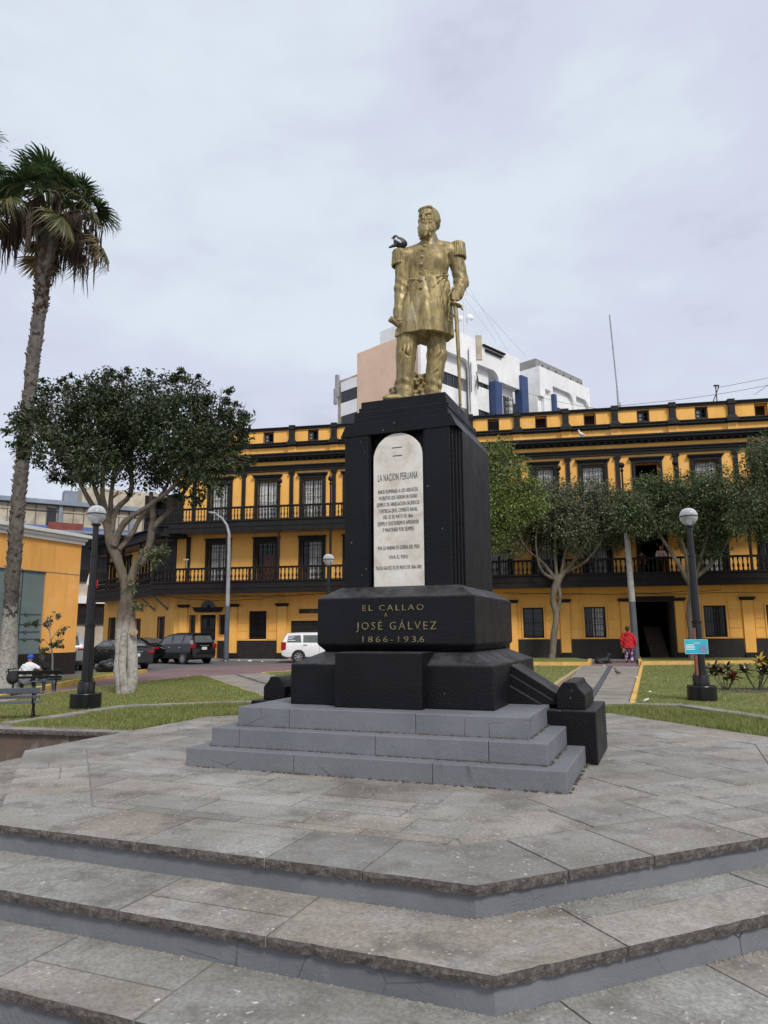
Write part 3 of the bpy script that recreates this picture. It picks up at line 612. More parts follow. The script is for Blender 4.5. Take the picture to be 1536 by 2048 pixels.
# buttress scrolls on both sides
for sx in (1, -1):
    b = MB(); x = lambda v: sx * v
    b.box(min(x(1.36), x(1.885)), max(x(1.36), x(1.885)), -.46, .62, -.01, .485)
    b.build('buttress_base', B, mon, bevel=.012)
    P = [(x(1.51), .485), (x(1.785), .485), (x(1.785), .63), (x(1.72), .70), (x(1.70), .745), (x(1.585), .745), (x(1.55), .70), (x(1.51), .63)]
    if sx > 0: P = P[::-1]
    MB().prism_y(P, -.36, .42).build('buttress_block', B, mon, bevel=.01)
    for i, (yo, zo) in enumerate(((-.25, 0), (-.30, -.095), (-.352, -.19))):
        P = [(x(1.05), .90 + zo), (x(1.05), .52), (x(1.54 - .02 * i), .52), (x(1.54 - .02 * i), .60 + zo * .75)] if i < 2 else [(x(1.05), .70), (x(1.05), .52), (x(1.37), .52)]
        if sx < 0: P = P[::-1]
        MB().prism_y(P, yo, -yo).build('sloping_rib', B, mon, bevel=.006)
# plaque
P = [(-.285, 1.705), (.275, 1.705)]
P += [(-.005 + .28 * math.cos(R(a)), 3.075 + .28 * math.sin(R(a))) for a in range(0, 181, 10)]
plq = MB().prism_y(P, -.672, -.56).build('plaque', M['marble'], mon, bevel=.005)
def text(body, name, parent, mat, x, z, y, h, width, depth=.003, rot=0, spacing=1.0, align='CENTER', off=0.0):
    c = bpy.data.curves.new(name, 'FONT'); c.body = body; c.size = 1; c.extrude = depth; c.align_x = 'LEFT'; c.space_character = spacing; c.resolution_u = 2; c.offset = off
    t = bpy.data.objects.new(name, c); COL.objects.link(t); bpy.context.view_layer.update()
    me = bpy.data.meshes.new_from_object(t.evaluated_get(bpy.context.evaluated_depsgraph_get())); bpy.data.objects.remove(t)
    n = len(me.vertices); co = np.zeros(n * 3, np.float32); me.vertices.foreach_get('co', co); co = co.reshape(-1, 3)
    mn, mx = co.min(0), co.max(0); caph = .7 * 1.0
    caph = mx[1] - max(mn[1], -.02) if not any(ch in body for ch in 'ÉÁ') else .69
    X = (co[:, 0] - (mn[0] + mx[0]) / 2) / (mx[0] - mn[0]) * width; Z = co[:, 1] / caph * h; Y = -co[:, 2] - depth
    co = np.stack([X, Y, Z], 1).astype(np.float32); me.vertices.foreach_set('co', co.ravel()); me.materials.clear(); me.materials.append(mat); me.update()
    return link(name, me, parent, (x, y, z), (0, rot, 0))
INK = simple('worn_black_lettering', (.045, .042, .038), .6, .4, 30); GL = simple('dull_gold_lettering', (.25, .20, .095), .5, .5, 25, metal=.3, c2=(.10, .08, .05))
PT = [('LA NACION PERUANA', 2.835, .078, .45), ('RINDE HOMENAJE A LOS HEROICOS', 2.70, .042, .45), ('PATRIOTAS QUE DIERON UN DIGNO', 2.630, .042, .43), ('EJEMPLO DE ABNEGACION SACRIFICIO', 2.560, .042, .48),
      ('Y ENTREGA EN EL COMBATE NAVAL', 2.490, .042, .44), ('DEL 02 DE MAYO DE 1866', 2.425, .040, .33), ('EJEMPLO QUE DEBEMOS APRENDER', 2.355, .042, .46), ('Y MANTENER POR SIEMPRE', 2.285, .042, .35),
      ('VIVA LA MARINA DE GUERRA DEL PERU', 2.095, .040, .47), ('VIVA EL PERU', 1.995, .038, .21), ('PLAZA GALVEZ 02 DE MAYO DE 1866-2002', 1.885, .038, .51)]
for s_, z, h, w in PT: text(s_, 'lettering', plq, INK, -.005, z, -.6725, h, w, .0015, R(-.3), spacing=1.12, off=-.012)
MB().box(-.065, .045, -.676, -.671, 3.19, 3.197).box(-.06, .05, -.676, -.671, 3.10, 3.107).build('slot_marks', INK, plq)
ins = bpy.data.objects['inscribed_block']
for s_, x, z, h, w in (('EL CALLAO', 0, 1.452, .058, .66), ('A', -.075, 1.385, .045, .032), ('JOSÉ GÁLVEZ', .03, 1.262, .078, .86), ('1866-1936', .0, 1.138, .058, .66)):
    text(s_, 'lettering', ins, GL, x, z, -.865, h, w, .005, spacing=1.35 if len(s_) > 1 else 1, off=-.008)
# ------------------------------------------------------------------ sculpting by distance fields
def surface_net(F, org, h):
    S = F < 0; nx, ny, nz = F.shape; off = [(0, 0, 0), (1, 0, 0), (0, 1, 0), (1, 1, 0), (0, 0, 1), (1, 0, 1), (0, 1, 1), (1, 1, 1)]
    c = sum(S[i:nx - 1 + i, j:ny - 1 + j, k:nz - 1 + k].astype(np.int8) for i, j, k in off); act = (c > 0) & (c < 8)
    I = np.argwhere(act); idx = -np.ones(act.shape, np.int32); idx[act] = np.arange(len(I))
    vals = np.stack([F[I[:, 0] + i, I[:, 1] + j, I[:, 2] + k] for i, j, k in off], 1); pos = np.zeros((len(I), 3)); cnt = np.zeros(len(I)); O = np.array(off, float)
    for a in range(8):
        for b in range(a + 1, 8):
            if np.abs(O[a] - O[b]).sum() != 1: continue
            fa, fb = vals[:, a], vals[:, b]; m = (fa < 0) != (fb < 0); t = np.where(m, fa / np.where(m, fa - fb, 1), 0)[:, None]
            pos += m[:, None] * (O[a] + t * (O[b] - O[a])); cnt += m
    V = (I + pos / cnt[:, None]) * h + np.array(org); Q = []
    for ax in range(3):
        sl0 = [slice(None)] * 3; sl1 = [slice(None)] * 3; sl0[ax] = slice(0, -1); sl1[ax] = slice(1, None)
        A, Bb = S[tuple(sl0)], S[tuple(sl1)]; E = np.argwhere(A != Bb); u, v = [(1, 2), (2, 0), (0, 1)][ax]
        lim = [nx - 1, ny - 1, nz - 1]; ok = (E[:, u] > 0) & (E[:, v] > 0) & (E[:, u] < lim[u]) & (E[:, v] < lim[v]); E = E[ok]
        def at(du, dv): P = E.copy(); P[:, u] += du; P[:, v] += dv; return idx[P[:, 0], P[:, 1], P[:, 2]]
        q = np.stack([at(-1, -1), at(0, -1), at(0, 0), at(-1, 0)], 1); flip = ~A[E[:, 0], E[:, 1], E[:, 2]]; q[flip] = q[flip][:, ::-1]; Q.append(q)
    return V, np.concatenate(Q)
class Sculpt:
    def __init__(s, lo, hi, h):
        s.lo = np.array(lo, float); s.h = h; n = np.ceil((np.array(hi) - s.lo) / h).astype(int) + 1
        s.ax = [s.lo[i] + h * np.arange(n[i]) for i in range(3)]; s.F = np.full(tuple(n), 1.0, np.float32)
    def _win(s, lo, hi):
        w = []
        for i in range(3):
            a = max(0, int((lo[i] - s.lo[i]) / s.h)); b = min(len(s.ax[i]), int((hi[i] - s.lo[i]) / s.h) + 2)
            if b <= a: return None, None
            w.append(slice(a, b))
        G = np.meshgrid(s.ax[0][w[0]], s.ax[1][w[1]], s.ax[2][w[2]], indexing='ij'); return tuple(w), G
    def put(s, lo, hi, fn, k=.02, cut=False):
        pad = k + .03; w, G = s._win([a - pad for a in lo], [a + pad for a in hi])
        if w is None: return s
        d = fn(*G).astype(np.float32); a = s.F[w]
        if cut: d = -d; hh = np.clip(.5 - .5 * (a - d) / k, 0, 1); s.F[w] = a * (1 - hh) + d * hh + k * hh * (1 - hh)
        else: hh = np.clip(.5 + .5 * (a - d) / k, 0, 1); s.F[w] = a * (1 - hh) + d * hh - k * hh * (1 - hh)
        return s
    def cap(s, p, q, r0, r1=None, k=.02, flat=1.0, cut=False):
        r1 = r0 if r1 is None else r1; p, q = np.array(p, float), np.array(q, float); d = q - p; L2 = max(1e-9, d @ d); m = max(r0, r1)
        def fn(x, y, z):
            t = np.clip(((x - p[0]) * d[0] + (y - p[1]) * d[1] + (z - p[2]) * d[2]) / L2, 0, 1)
            return np.sqrt((x - p[0] - t * d[0]) ** 2 + ((y - p[1] - t * d[1]) / flat) ** 2 + (z - p[2] - t * d[2]) ** 2) - (r0 + (r1 - r0) * t)
        return s.put(np.minimum(p, q) - m, np.maximum(p, q) + m, fn, k, cut)
    def ell(s, c, r, k=.02, rz=0.0, rx=0.0, ry=0.0, cut=False):
        Rm = np.array(Matrix.Rotation(rz, 3, 'Z') @ Matrix.Rotation(ry, 3, 'Y') @ Matrix.Rotation(rx, 3, 'X')).T; m = max(r)
        def fn(x, y, z):
            X, Y, Z = x - c[0], y - c[1], z - c[2]; q = [Rm[i, 0] * X + Rm[i, 1] * Y + Rm[i, 2] * Z for i in range(3)]
            k0 = np.sqrt(sum((q[i] / r[i]) ** 2 for i in range(3))); k1 = np.sqrt(sum((q[i] / r[i] ** 2) ** 2 for i in range(3))); return k0 * (k0 - 1) / np.maximum(k1, 1e-6)
        return s.put([a - m for a in c], [a + m for a in c], fn, k, cut)
    def skirt(s, rings, folds=(), k=.02):
        """rings: (z, cx, cy, rx, ry) top to bottom; folds: (n, amplitude at hem, phase)"""
        zs = np.array([r[0] for r in rings])[::-1]; A = np.array(rings)[::-1]
        def fn(x, y, z):
            P = [np.interp(z, zs, A[:, i]) for i in range(1, 5)]; X, Y = (x - P[0]), (y - P[1]); a = np.arctan2(Y / P[3], X / P[2]); rr = np.sqrt((X / P[2]) ** 2 + (Y / P[3]) ** 2)
            w = np.clip((zs[-1] - z) / (zs[-1] - zs[0]), 0, 1); f = 1.0
            for n, am, ph in folds: f = f + am * w * np.sin(a * n + ph + z * 2)
            d = (rr - f) * np.minimum(P[2], P[3]); return np.maximum(d, np.maximum(z - zs[-1], zs[0] - z))
        m = max(A[:, 3].max(), A[:, 4].max()) * 1.15
        return s.put([A[:, 1].min() - m, A[:, 2].min() - m, zs[0]], [A[:, 1].max() + m, A[:, 2].max() + m, zs[-1]], fn, k)
    def ripple(s, lo, hi, fn):
        w, G = s._win(lo, hi)
        if w is not None: s.F[w] += fn(*G).astype(np.float32)
        return s
    def front(s, x, z):
        """y of the frontmost surface at (x, z)"""
        i = int(round((x - s.lo[0]) / s.h)); k = int(round((z - s.lo[2]) / s.h)); c = s.F[min(max(i, 0), s.F.shape[0] - 1), :, min(max(k, 0), s.F.shape[2] - 1)]; j = np.argmax(c < 0); return s.ax[1][j] if (c < 0).any() else 0.0
    def build(s, name, mat, parent, floor=None, smooth_it=1):
        if floor is not None:
            z = s.ax[2][None, None, :]; s.F = np.maximum(s.F, floor - z).astype(np.float32)
        s.F[0], s.F[-1], s.F[:, 0], s.F[:, -1], s.F[:, :, 0], s.F[:, :, -1] = 1, 1, 1, 1, 1, 1
        V, Q = surface_net(s.F, s.lo, s.h); return link(name, mesh_np(name, V, Q, mat, True), parent)

# ------------------------------------------------------------------ the bronze figure (x right, y away from the viewer, z up; the figure is 2.45 m tall)
G = M['gold']
st = empty('statue', (0.47, 7.95, 3.812), 0, 'golden statue of a bearded officer with epaulettes, spyglass and sword, atop the pedestal', 'statue')
b = Sculpt((-.52, -.36, -.02), (.62, .38, 2.5), .0082)
# legs in loose trousers
b.cap((-.155, .00, .98), (-.203, -.02, .60), .125, .112, .04).cap((-.203, -.02, .60), (-.214, .00, .17), .112, .092, .04).cap((-.214, .0, .20), (-.222, -.012, .10), .092, .104, .02).cap((-.30, -.03, .90), (-.312, -.02, .16), .010, .010, .010)
b.cap((.15, .05, .98), (.163, .06, .62), .122, .112, .04).cap((.163, .06, .62), (.100, .08, .17), .112, .100, .04).cap((.10, .08, .20), (.094, .075, .08), .100, .112, .02).cap((.235, -.03, .90), (.175, -.01, .12), .010, .010, .010)
b.ripple((-.4, -.3, .08), (.35, .3, .95), lambda x, y, z: .006 * np.sin(z * 55 + x * 18) * np.exp(-((z - .21) / .09) ** 2) + .004 * np.sin(z * 40 - x * 28) * np.exp(-((z - .66) / .10) ** 2))
for p_, q_ in (((-.20, -.145, .85), (-.215, -.115, .30)), ((-.13, -.13, .88), (-.16, -.12, .55)), ((-.25, -.12, .62), (-.14, -.13, .50)), ((.11, -.06, .85), (.10, -.035, .35)), ((.20, -.05, .84), (.21, -.05, .62)), ((.20, -.05, .60), (.09, -.045, .48)), ((.16, -.03, .40), (.05, -.03, .30))): b.cap(p_, q_, .009, .005, .016, cut=True)
# shoes
b.ell((-.30, -.10, .045), (.13, .062, .05), .02, R(20)).ell((-.40, -.135, .035), (.085, .05, .036), .02, R(20)).ell((-.22, -.05, .05), (.07, .06, .055), .02)
b.ell((.09, -.02, .05), (.07, .14, .055), .02).ell((.085, -.12, .04), (.055, .08, .04), .02)
# torso
b.ell((.075, .0, 1.73), (.246, .160, .24), .05, R(-8)).ell((.07, .01, 1.54), (.235, .155, .17), .06).ell((.085, .03, 1.87), (.25, .125, .105), .06)
b.ell((.33, .02, 1.90), (.10, .095, .09), .05).ell((-.17, .0, 1.84), (.095, .09, .09), .05)
b.ell((.09, -.07, 1.74), (.20, .10, .17), .05, R(-8))
# coat skirt with folds, split at the front
b.skirt([(1.50, .07, .005, .232, .16), (1.38, .068, .005, .252, .178), (1.15, .045, .01, .288, .205), (.95, .022, .015, .302, .218), (.83, .014, .02, .312, .222)], [(5, .045, .6), (9, .022, 1.9), (13, .012, .3)], .035)
b.cap((-.062, -.172, 1.46), (-.040, -.236, .82), .012, .016, .008, cut=True).cap((-.040, -.165, 1.90), (-.045, -.165, 1.47), .006, .007, .006, cut=True)
b.ripple((-.35, -.3, 1.25), (.4, .3, 1.62), lambda x, y, z: .003 * np.sin(z * 62 + np.abs(x - .07) * 26) * np.exp(-((z - 1.50) / .07) ** 2))
b.ripple((-.25, -.3, 1.6), (.4, .3, 2.0), lambda x, y, z: .0012 * np.sin(x * 30 + z * 21))
b.ripple((-.4, -.4, .82), (.4, .4, 1.5), lambda x, y, z: -.016 * np.abs(np.sin(x * 17 + z * 2.5 + y * 6)) ** .6 + 0)
# sash line and waist seam
b.cap((-.15, -.135, 1.475), (.30, -.125, 1.53), .012, .012, .012).cap((-.15, -.15, 1.44), (.29, -.14, 1.49), .010, .010, .008, cut=True)
for a0, a1 in (((.24, 1.52), (.05, 1.42)), ((.26, 1.50), (.10, 1.33)), ((.28, 1.48), (.20, 1.20)), ((-.12, 1.47), (-.16, 1.2)), ((.26, 1.56), (.02, 1.60)), ((-.12, 1.50), (.0, 1.58))):
    y0_, y1_ = b.front(*a0), b.front(*a1); b.cap((a0[0], y0_, a0[1]), (a1[0], y1_, a1[1]), .010, .005, .010, cut=True)
# viewer's left arm, hanging
b.cap((-.225, .0, 1.83), (-.25, .02, 1.44), .088, .072, .04).cap((-.25, .02, 1.44), (-.275, -.03, 1.10), .074, .062, .03).cap((-.276, -.03, 1.14), (-.278, -.035, 1.06), .070, .068, .012)
b.ell((-.275, -.06, .99), (.045, .05, .07), .02)
for i in range(4): b.cap((-.315 + .01 * i, -.085 + .012 * i, .975 - .022 * i), (-.265, -.105 + .012 * i, .955 - .024 * i), .016, .015, .008)
b.cap((-.25, -.09, 1.01), (-.29, -.115, .985), .017, .015, .008)
# viewer's right arm, bent on the sword
b.cap((.405, .03, 1.87), (.468, .03, 1.52), .095, .080, .04).cap((.468, .03, 1.52), (.400, -.10, 1.30), .082, .064, .035).cap((.41, -.085, 1.335), (.392, -.115, 1.285), .072, .070, .012)
b.ripple((.3, -.25, 1.25), (.6, .2, 1.85), lambda x, y, z: .0045 * np.sin(z * 58 + x * 46) * np.exp(-((z - 1.52) / .13) ** 2) - .005 * np.abs(np.sin(z * 14 - x * 30)))
b.ripple((-.4, -.2, 1.1), (-.17, .2, 1.8), lambda x, y, z: .004 * np.sin(z * 56 + x * 40) * np.exp(-((z - 1.45) / .12) ** 2) - .004 * np.abs(np.sin(z * 11 - x * 34)))
b.ell((.362, -.155, 1.245), (.052, .05, .062), .02)
for i in range(4): b.cap((.405, -.185, 1.272 - .026 * i), (.335, -.215, 1.268 - .026 * i), .0165, .0155, .007)
b.cap((.33, -.16, 1.285), (.315, -.20, 1.255), .018, .016, .008)
# collar, neck and head (turned to the viewer's left)
b.cap((.09, .02, 1.90), (.093, .01, 2.075), .112, .098, .02).cap((.09, .03, 1.99), (-.16, .02, 1.90), .075, .06, .04).cap((.10, .03, 2.0), (.36, .02, 1.96), .075, .06, .04).cap((.093, .0, 2.03), (.085, -.005, 2.12), .070, .072, .02)
b.cap((.075, -.10, 2.07), (.07, -.105, 1.95), .006, .008, .01, cut=True)
hz = R(-28)
def hd(x, y, z): c, s_ = math.cos(hz), math.sin(hz); return (.088 + c * x - s_ * y, .0 + s_ * x + c * y, 2.255 + z)
b.ell(hd(0, .015, .050), (.118, .142, .158), .03, hz).ell(hd(0, -.035, -.035), (.092, .100, .125), .03, hz)
b.ell(hd(0, -.085, .095), (.085, .05, .055), .025, hz)                                                   # forehead
for sx in (1, -1):
    b.cap(hd(sx * .018, -.133, .060), hd(sx * .068, -.112, .062), .015, .012, .012)                      # brow
    b.ell(hd(sx * .047, -.140, .034), (.030, .030, .021), .008, hz, cut=True)                            # socket
    b.ell(hd(sx * .043, -.112, .034), (.019, .016, .013), .006, hz)                                      # eye
    b.ell(hd(sx * .062, -.098, -.005), (.03, .03, .03), .02, hz)                                         # cheekbone
    b.ell(hd(sx * .112, .0, .015), (.014, .028, .038), .008, hz)                                         # ear
b.cap(hd(0, -.135, .045), hd(0, -.163, -.012), .014, .020, .012).ell(hd(0, -.150, -.018), (.030, .020, .013), .01, hz)
b.cap(hd(0, -.140, -.048), hd(.062, -.112, -.070), .019, .012, .012).cap(hd(0, -.140, -.048), hd(-.062, -.112, -.070), .019, .012, .012)    # moustache
b.ell(hd(0, -.150, -.072), (.026, .016, .007), .006, hz, cut=True)
b.ell(hd(0, -.105, -.135), (.082, .072, .092), .03, hz).ell(hd(0, -.085, -.175), (.070, .062, .055), .02, hz).ell(hd(.07, -.055, -.085), (.038, .06, .07), .02, hz).ell(hd(-.07, -.055, -.085), (.038, .06, .07), .02, hz)   # beard
r2 = random.Random(3)
for i in range(70):
    a = r2.uniform(-1.35, 1.35); zz = r2.uniform(-.225, -.05); rr = .085 + .018 * math.cos(a) - .30 * max(0, -.16 - zz)
    p = hd(rr * math.sin(a), -.075 - rr * .85 * math.cos(a), zz); b.ell(p, (.013, .013, .017), .006)
b.ell(hd(.01, .03, .075), (.122, .135, .145), .01, hz)
for i in range(100):                                                                                     # wavy hair
    el = r2.uniform(-.6, 1.3); a = r2.uniform(1.25 if el < .75 else .8, 2 * math.pi - (1.25 if el < .75 else .8)); rr = .120
    p = hd(rr * math.cos(el) * math.sin(a), .018 - rr * 1.15 * math.cos(el) * math.cos(a), .055 + .150 * math.sin(el)); b.ell(p, (.022, .024, .013), .006)
for i in range(16):
    a = -1 + i * .13; b.ell(hd(.09 * math.sin(a), -.055 - .05 * math.cos(a), .150), (.020, .03, .020), .01)
b.build('figure', G, st, floor=0.0)
ep = {}
for sx, cx, cz, nm in ((1, .435, 1.985, 0), (-1, -.262, 1.892, 1)):
    e = Sculpt((cx - .12, -.16, cz - .22), (cx + .13, .17, cz + .08), .0085)
    e.ell((cx, .01, cz + .012), (.086, .082, .030), .01).ell((cx, .01, cz), (.092, .088, .018), .008)
    for i in range(18):
        a = 2 * math.pi * i / 18; rr = .078; x, y = cx + rr * math.cos(a), .01 + rr * math.sin(a)
        e.cap((x, y, cz - .01), (cx + (x - cx) * 1.12, .01 + (y - .01) * 1.12, cz - .165), .013, .015, .003)
    e.ell((cx, .01, cz - .09), (.075, .075, .09), .01); e.build('epaulette', G, st)
mb = MB()
mb.cbox((0, 0, 0), (.17, .06, .022), Matrix.Translation((.29, .0, 2.0)) @ Matrix.Rotation(R(8), 4, 'Y')).build('shoulder_strap', G, st, bevel=.006)
mb = MB(); mb.cbox((0, 0, 0), (.15, .06, .022), Matrix.Translation((-.10, .0, 1.955)) @ Matrix.Rotation(R(-28), 4, 'Y')).build('shoulder_strap', G, st, bevel=.006)
for x, z in [(.033, 1.907), (.008, 1.834), (-.004, 1.749), (-.014, 1.657), (-.02, 1.564), (-.023, 1.447), (-.028, 1.346)]:
    MB().sphere((x, b.front(x, z) + .002, z), .026, 10).build('button', G, st, smooth=True)
# spyglass in the hanging hand
d = Vector((-.385, -.13, .995)) - Vector((-.25, -.06, .915)); p0 = Vector((-.25, -.06, .915))
MB().tube([p0 - d * .35, p0 + d * .35], .026, 14).tube([p0 + d * .3, p0 + d * .8], .031, 14).tube([p0 + d * .78, p0 + d * 1.02], .037, 14).build('spyglass', G, st, smooth=True, angle=30)
# sword
sw = empty('sword'); sw.parent = st
MB().tube([(.362, -.20, 1.13), (.375, -.22, .90), (.385, -.235, .45), (.388, -.24, -.07)], [.026, .024, .021, .015], 10).tube([(.388, -.24, -.07), (.388, -.24, -.10)], [.021, .012], 8).build('scabbard', G, sw, smooth=True)
MB().tube([(.362, -.20, .985), (.362, -.20, 1.01)], .030, 10).tube([(.372, -.21, .80), (.373, -.21, .82)], .028, 10).build('scabbard_band', G, sw)
g_ = Sculpt((.25, -.34, 1.05), (.48, -.08, 1.36), .0075)
g_.cap((.365, -.20, 1.12), (.352, -.195, 1.33), .017, .015, .01).ell((.350, -.195, 1.335), (.022, .022, .02), .01)
g_.ell((.365, -.20, 1.128), (.085, .06, .016), .01, 0, 0, R(18)).cap((.30, -.215, 1.155), (.285, -.235, 1.22), .011, .010, .01).cap((.285, -.235, 1.22), (.335, -.215, 1.325), .010, .010, .01).cap((.43, -.20, 1.10), (.445, -.21, 1.06), .014, .012, .01)
g_.build('hilt', G, sw)
def ring(c, r, t, seg=14): return [(c[0] + r * math.cos(2 * math.pi * i / seg), c[1], c[2] + r * math.sin(2 * math.pi * i / seg)) for i in range(seg + 1)]
MB().tube(ring((.305, -.225, .945), .026, 0), .009, 6).tube([(.30, -.24, 1.15), (.283, -.245, 1.10), (.292, -.24, 1.04), (.28, -.235, .99), (.30, -.23, .965)], .010, 6).build('sword_knot', G, sw, smooth=True)
# rope and rubble heap behind the legs
r_ = Sculpt((-.50, -.12, -.02), (.28, .42, .50), .0125)
r_.ell((-.12, .17, .12), (.27, .16, .26), .04).ell((-.33, .14, .10), (.12, .12, .22), .04, 0, 0, R(25)).ell((-.05, .15, .33), (.12, .10, .10), .03).ell((.10, .2, .15), (.13, .13, .16), .04)
for i in range(26):
    a = r2.uniform(0, 6.28); r_.ell((-.1 + .24 * math.cos(a) * r2.random(), .06 + r2.uniform(-.05, .1), r2.uniform(.05, .38)), (r2.uniform(.03, .06), .04, r2.uniform(.03, .06)), .015)
r_.ripple((-.5, -.2, 0), (.3, .5, .5), lambda x, y, z: .012 * np.sin(x * 60 + z * 38) + .009 * np.sin(z * 90 - x * 25)); r_.build('rope_and_rubble', G, st, floor=0.0)

# bird on the shoulder
bd = empty('pigeon', (0.47 - .262, 7.93, 3.812 + 1.925), 0, 'black and white pigeon perched on the left epaulette of the golden statue', 'bird')
s = Sculpt((-.16, -.12, -.03), (.13, .12, .19), .007)
s.ell((.01, 0, .075), (.085, .055, .06), .02, 0, 0, R(15)).cap((-.02, -.01, .06), (-.12, -.03, .005), .028, .012, .02).ell((-.05, -.02, .135), (.032, .03, .03), .02).cap((-.07, -.02, .14), (-.10, -.03, .118), .010, .005, .008).cap((.01, 0, .1), (-.045, -.015, .13), .04, .026, .02)
s.build('body', M['birdd'], bd); s2 = Sculpt((-.12, -.12, -.02), (.1, .06, .17), .007)
s2.ell((-.045, -.03, .112), (.028, .022, .014), .01, 0, 0, R(-35)).ell((-.01, -.045, .075), (.045, .018, .016), .01, 0, 0, R(35)); s2.build('wing_patch', M['birdw'], bd)
MB().tube([(0, 0, .03), (0, 0, -.01)], .004, 5).tube([(.02, .01, .03), (.02, .01, -.01)], .004, 5).build('leg', M['rust'], bd)
# ------------------------------------------------------------------ yellow balconied building
FA = (-7.543, 39.5); FR_ = R(-10.4257)
yb = empty('yellow_building', (FA[0], FA[1], 0), FR_, 'ochre yellow three storey building with dark wooden balconies along the back of the square', 'building')
Y = M['yellow']; W = M['wood']; WG = M['woodgrey']
PIL = [-3.25, -.31, 2.48, 4.9, 7.4, 9.9, 12.4, 14.87, 17.37, 19.84, 22.67, 25.48, 28.3, 31.1]
CEN = [(a + b) / 2 for a, b in zip(PIL[:-1], PIL[1:])]; CEN[0] = -1.72
S0, S1 = -4.2, 33.5
def holed(name, s0, s1, z0, z1, holes, mat, parent, y0=0.0, y1=.35, M_=None):
    xs = sorted({s0, s1} | {h[0] for h in holes} | {h[1] for h in holes}); zs = sorted({z0, z1} | {h[2] for h in holes} | {h[3] for h in holes}); mb = MB()
    xs = [v for v in xs if s0 <= v <= s1]; zs = [v for v in zs if z0 <= v <= z1]
    for a, b_ in zip(xs[:-1], xs[1:]):
        run = None
        for c, d_ in zip(zs[:-1], zs[1:]):
            hole = any(h[0] <= a + 1e-6 and h[1] >= b_ - 1e-6 and h[2] <= c + 1e-6 and h[3] >= d_ - 1e-6 for h in holes)
            if hole:
                if run: mb.box(a, b_, y0, y1, run[0], run[1], M_); run = None
            else: run = (run[0], d_) if run else (c, d_)
        if run: mb.box(a, b_, y0, y1, run[0], run[1], M_)
    return mb.build(name, mat, parent)
# openings
GW = [(c - .51, c + .51, .85, 2.36) for c in (15.31, 18.32, 23.93, 26.75, 29.6)] + [(.17, 1.18, .85, 2.36)]
GD = [(20.23, 21.91, -.24, 2.60), (-2.65, -1.72, -.14, 2.19), (2.55, 4.62, -.24, 1.82)]
GS = [(-3.24, -2.92, 1.12, 2.18), (-1.51, -1.21, 1.12, 2.18), (3.02, 4.25, 2.20, 2.42)]
HG = [(6.1 - .5, 6.1 + .5, .85, 2.36), (8.6 - .5, 8.6 + .5, .85, 2.36), (11.1 - .5, 11.1 + .5, .85, 2.36), (13.2 - .5, 13.2 + .5, .85, 2.36)]
holed('wall', S0, S1, -.3, 3.40, GW + GD + GS + HG, Y, yb)
W2 = [(c - .56, c + .56, 3.86, 6.12) for c in CEN]; W3 = [(c - .56, c + .56, 7.16, 9.55) for c in CEN]
holed('wall', S0, S1, 3.40, 6.60, W2, Y, yb); holed('wall', S0, S1, 6.60, 10.42, W3, Y, yb)
AT = [(c - .26, c + .26, 11.75, 12.33) for c in CEN]
holed('wall', S0, S1, 10.42, 12.42, AT, Y, yb)
MB().box(S0, S0 + .35, .351, 14, -.3, 12.4).box(S1 - .35, S1, .351, 14, -.3, 12.4).box(S0 + .35, S1 - .35, 13.6, 14, -.3, 12.4).build('wall', Y, yb)
MB().box(S0 + .3, S1 - .3, .36, 13.6, 11.55, 11.7).build('roof', M['tile'], yb)
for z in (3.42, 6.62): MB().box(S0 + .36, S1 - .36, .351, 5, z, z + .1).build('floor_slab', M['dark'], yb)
MB().box(S0 + .36, S1 - .36, 5.01, 5.1, -.2, 11.5).build('interior_dark_backing', M['dark'], yb)  # black backing sheet: the darkness of unlit rooms is put into its colour
MB().box(S0 - .7, S1, -1.2, 0.3, -.30, -.19).build('footway', M['tile'], yb)
# plinth between ground pilasters, wall panels
PG = [(-3.86, -3.40), (-1.05, -.50), (1.80, 2.32), (4.75, 5.2), (7.2, 7.7), (9.7, 10.2), (12.1, 12.6), (14.1, 14.5), (16.63, 17.10), (19.55, 20.02), (22.10, 22.52), (25.18, 25.66), (28.05, 28.55), (30.9, 31.4)]
for a, b_ in PG:
    e = MB().box(a, b_, -.10, .0, .12, 2.60).build('pilaster', Y, yb, bevel=.01)
    MB().box(a - .10, b_ + .10, -.22, -.0, 2.66, 2.76).box(a - .05, b_ + .05, -.17, -.0, 2.60, 2.66).build('capital', WG, e)
    MB().box(a - .04, b_ + .04, -.15, -.0, -.24, .02).box(a - .01, b_ + .01, -.12, -.0, .02, .12).build('base', WG, e)
for (p, q) in zip(PG[:-1], PG[1:]):
    a, b_ = p[1] + .04, q[0] - .04; blocks = sorted([h for h in GW + GD + GS + HG if h[0] > a - .1 and h[1] < b_ + .1])
    doors = [h for h in blocks if h[2] < .5]; x = a
    for h in doors:
        if h[0] - .12 > x: MB().box(x, h[0] - .12, -.05, .0, -.24, .78).build('plinth_panel', M['plinthw'], yb)
        x = h[1] + .12
    if x < b_: MB().box(x, b_, -.05, .0, -.24, .78).build('plinth_panel', M['plinthw'], yb); MB().box(x, b_, -.07, .0, .785, .82).build('plinth_cap', Y, yb)
    if p[0] < -3: continue
    for z0, z1 in ((.84, 1.26), (1.285, 1.70), (1.725, 2.14), (2.165, 2.58)):
        x = a + .02
        for h in blocks + [None]:
            e = (h[0] - .10) if h else b_ - .02
            if e - x > .12: MB().box(x, e, -.03, .0, z0, z1).build('wall_panel', Y, yb, bevel=.006)
            if h:
                if h[3] > z0: x = max(x, h[1] + .10)
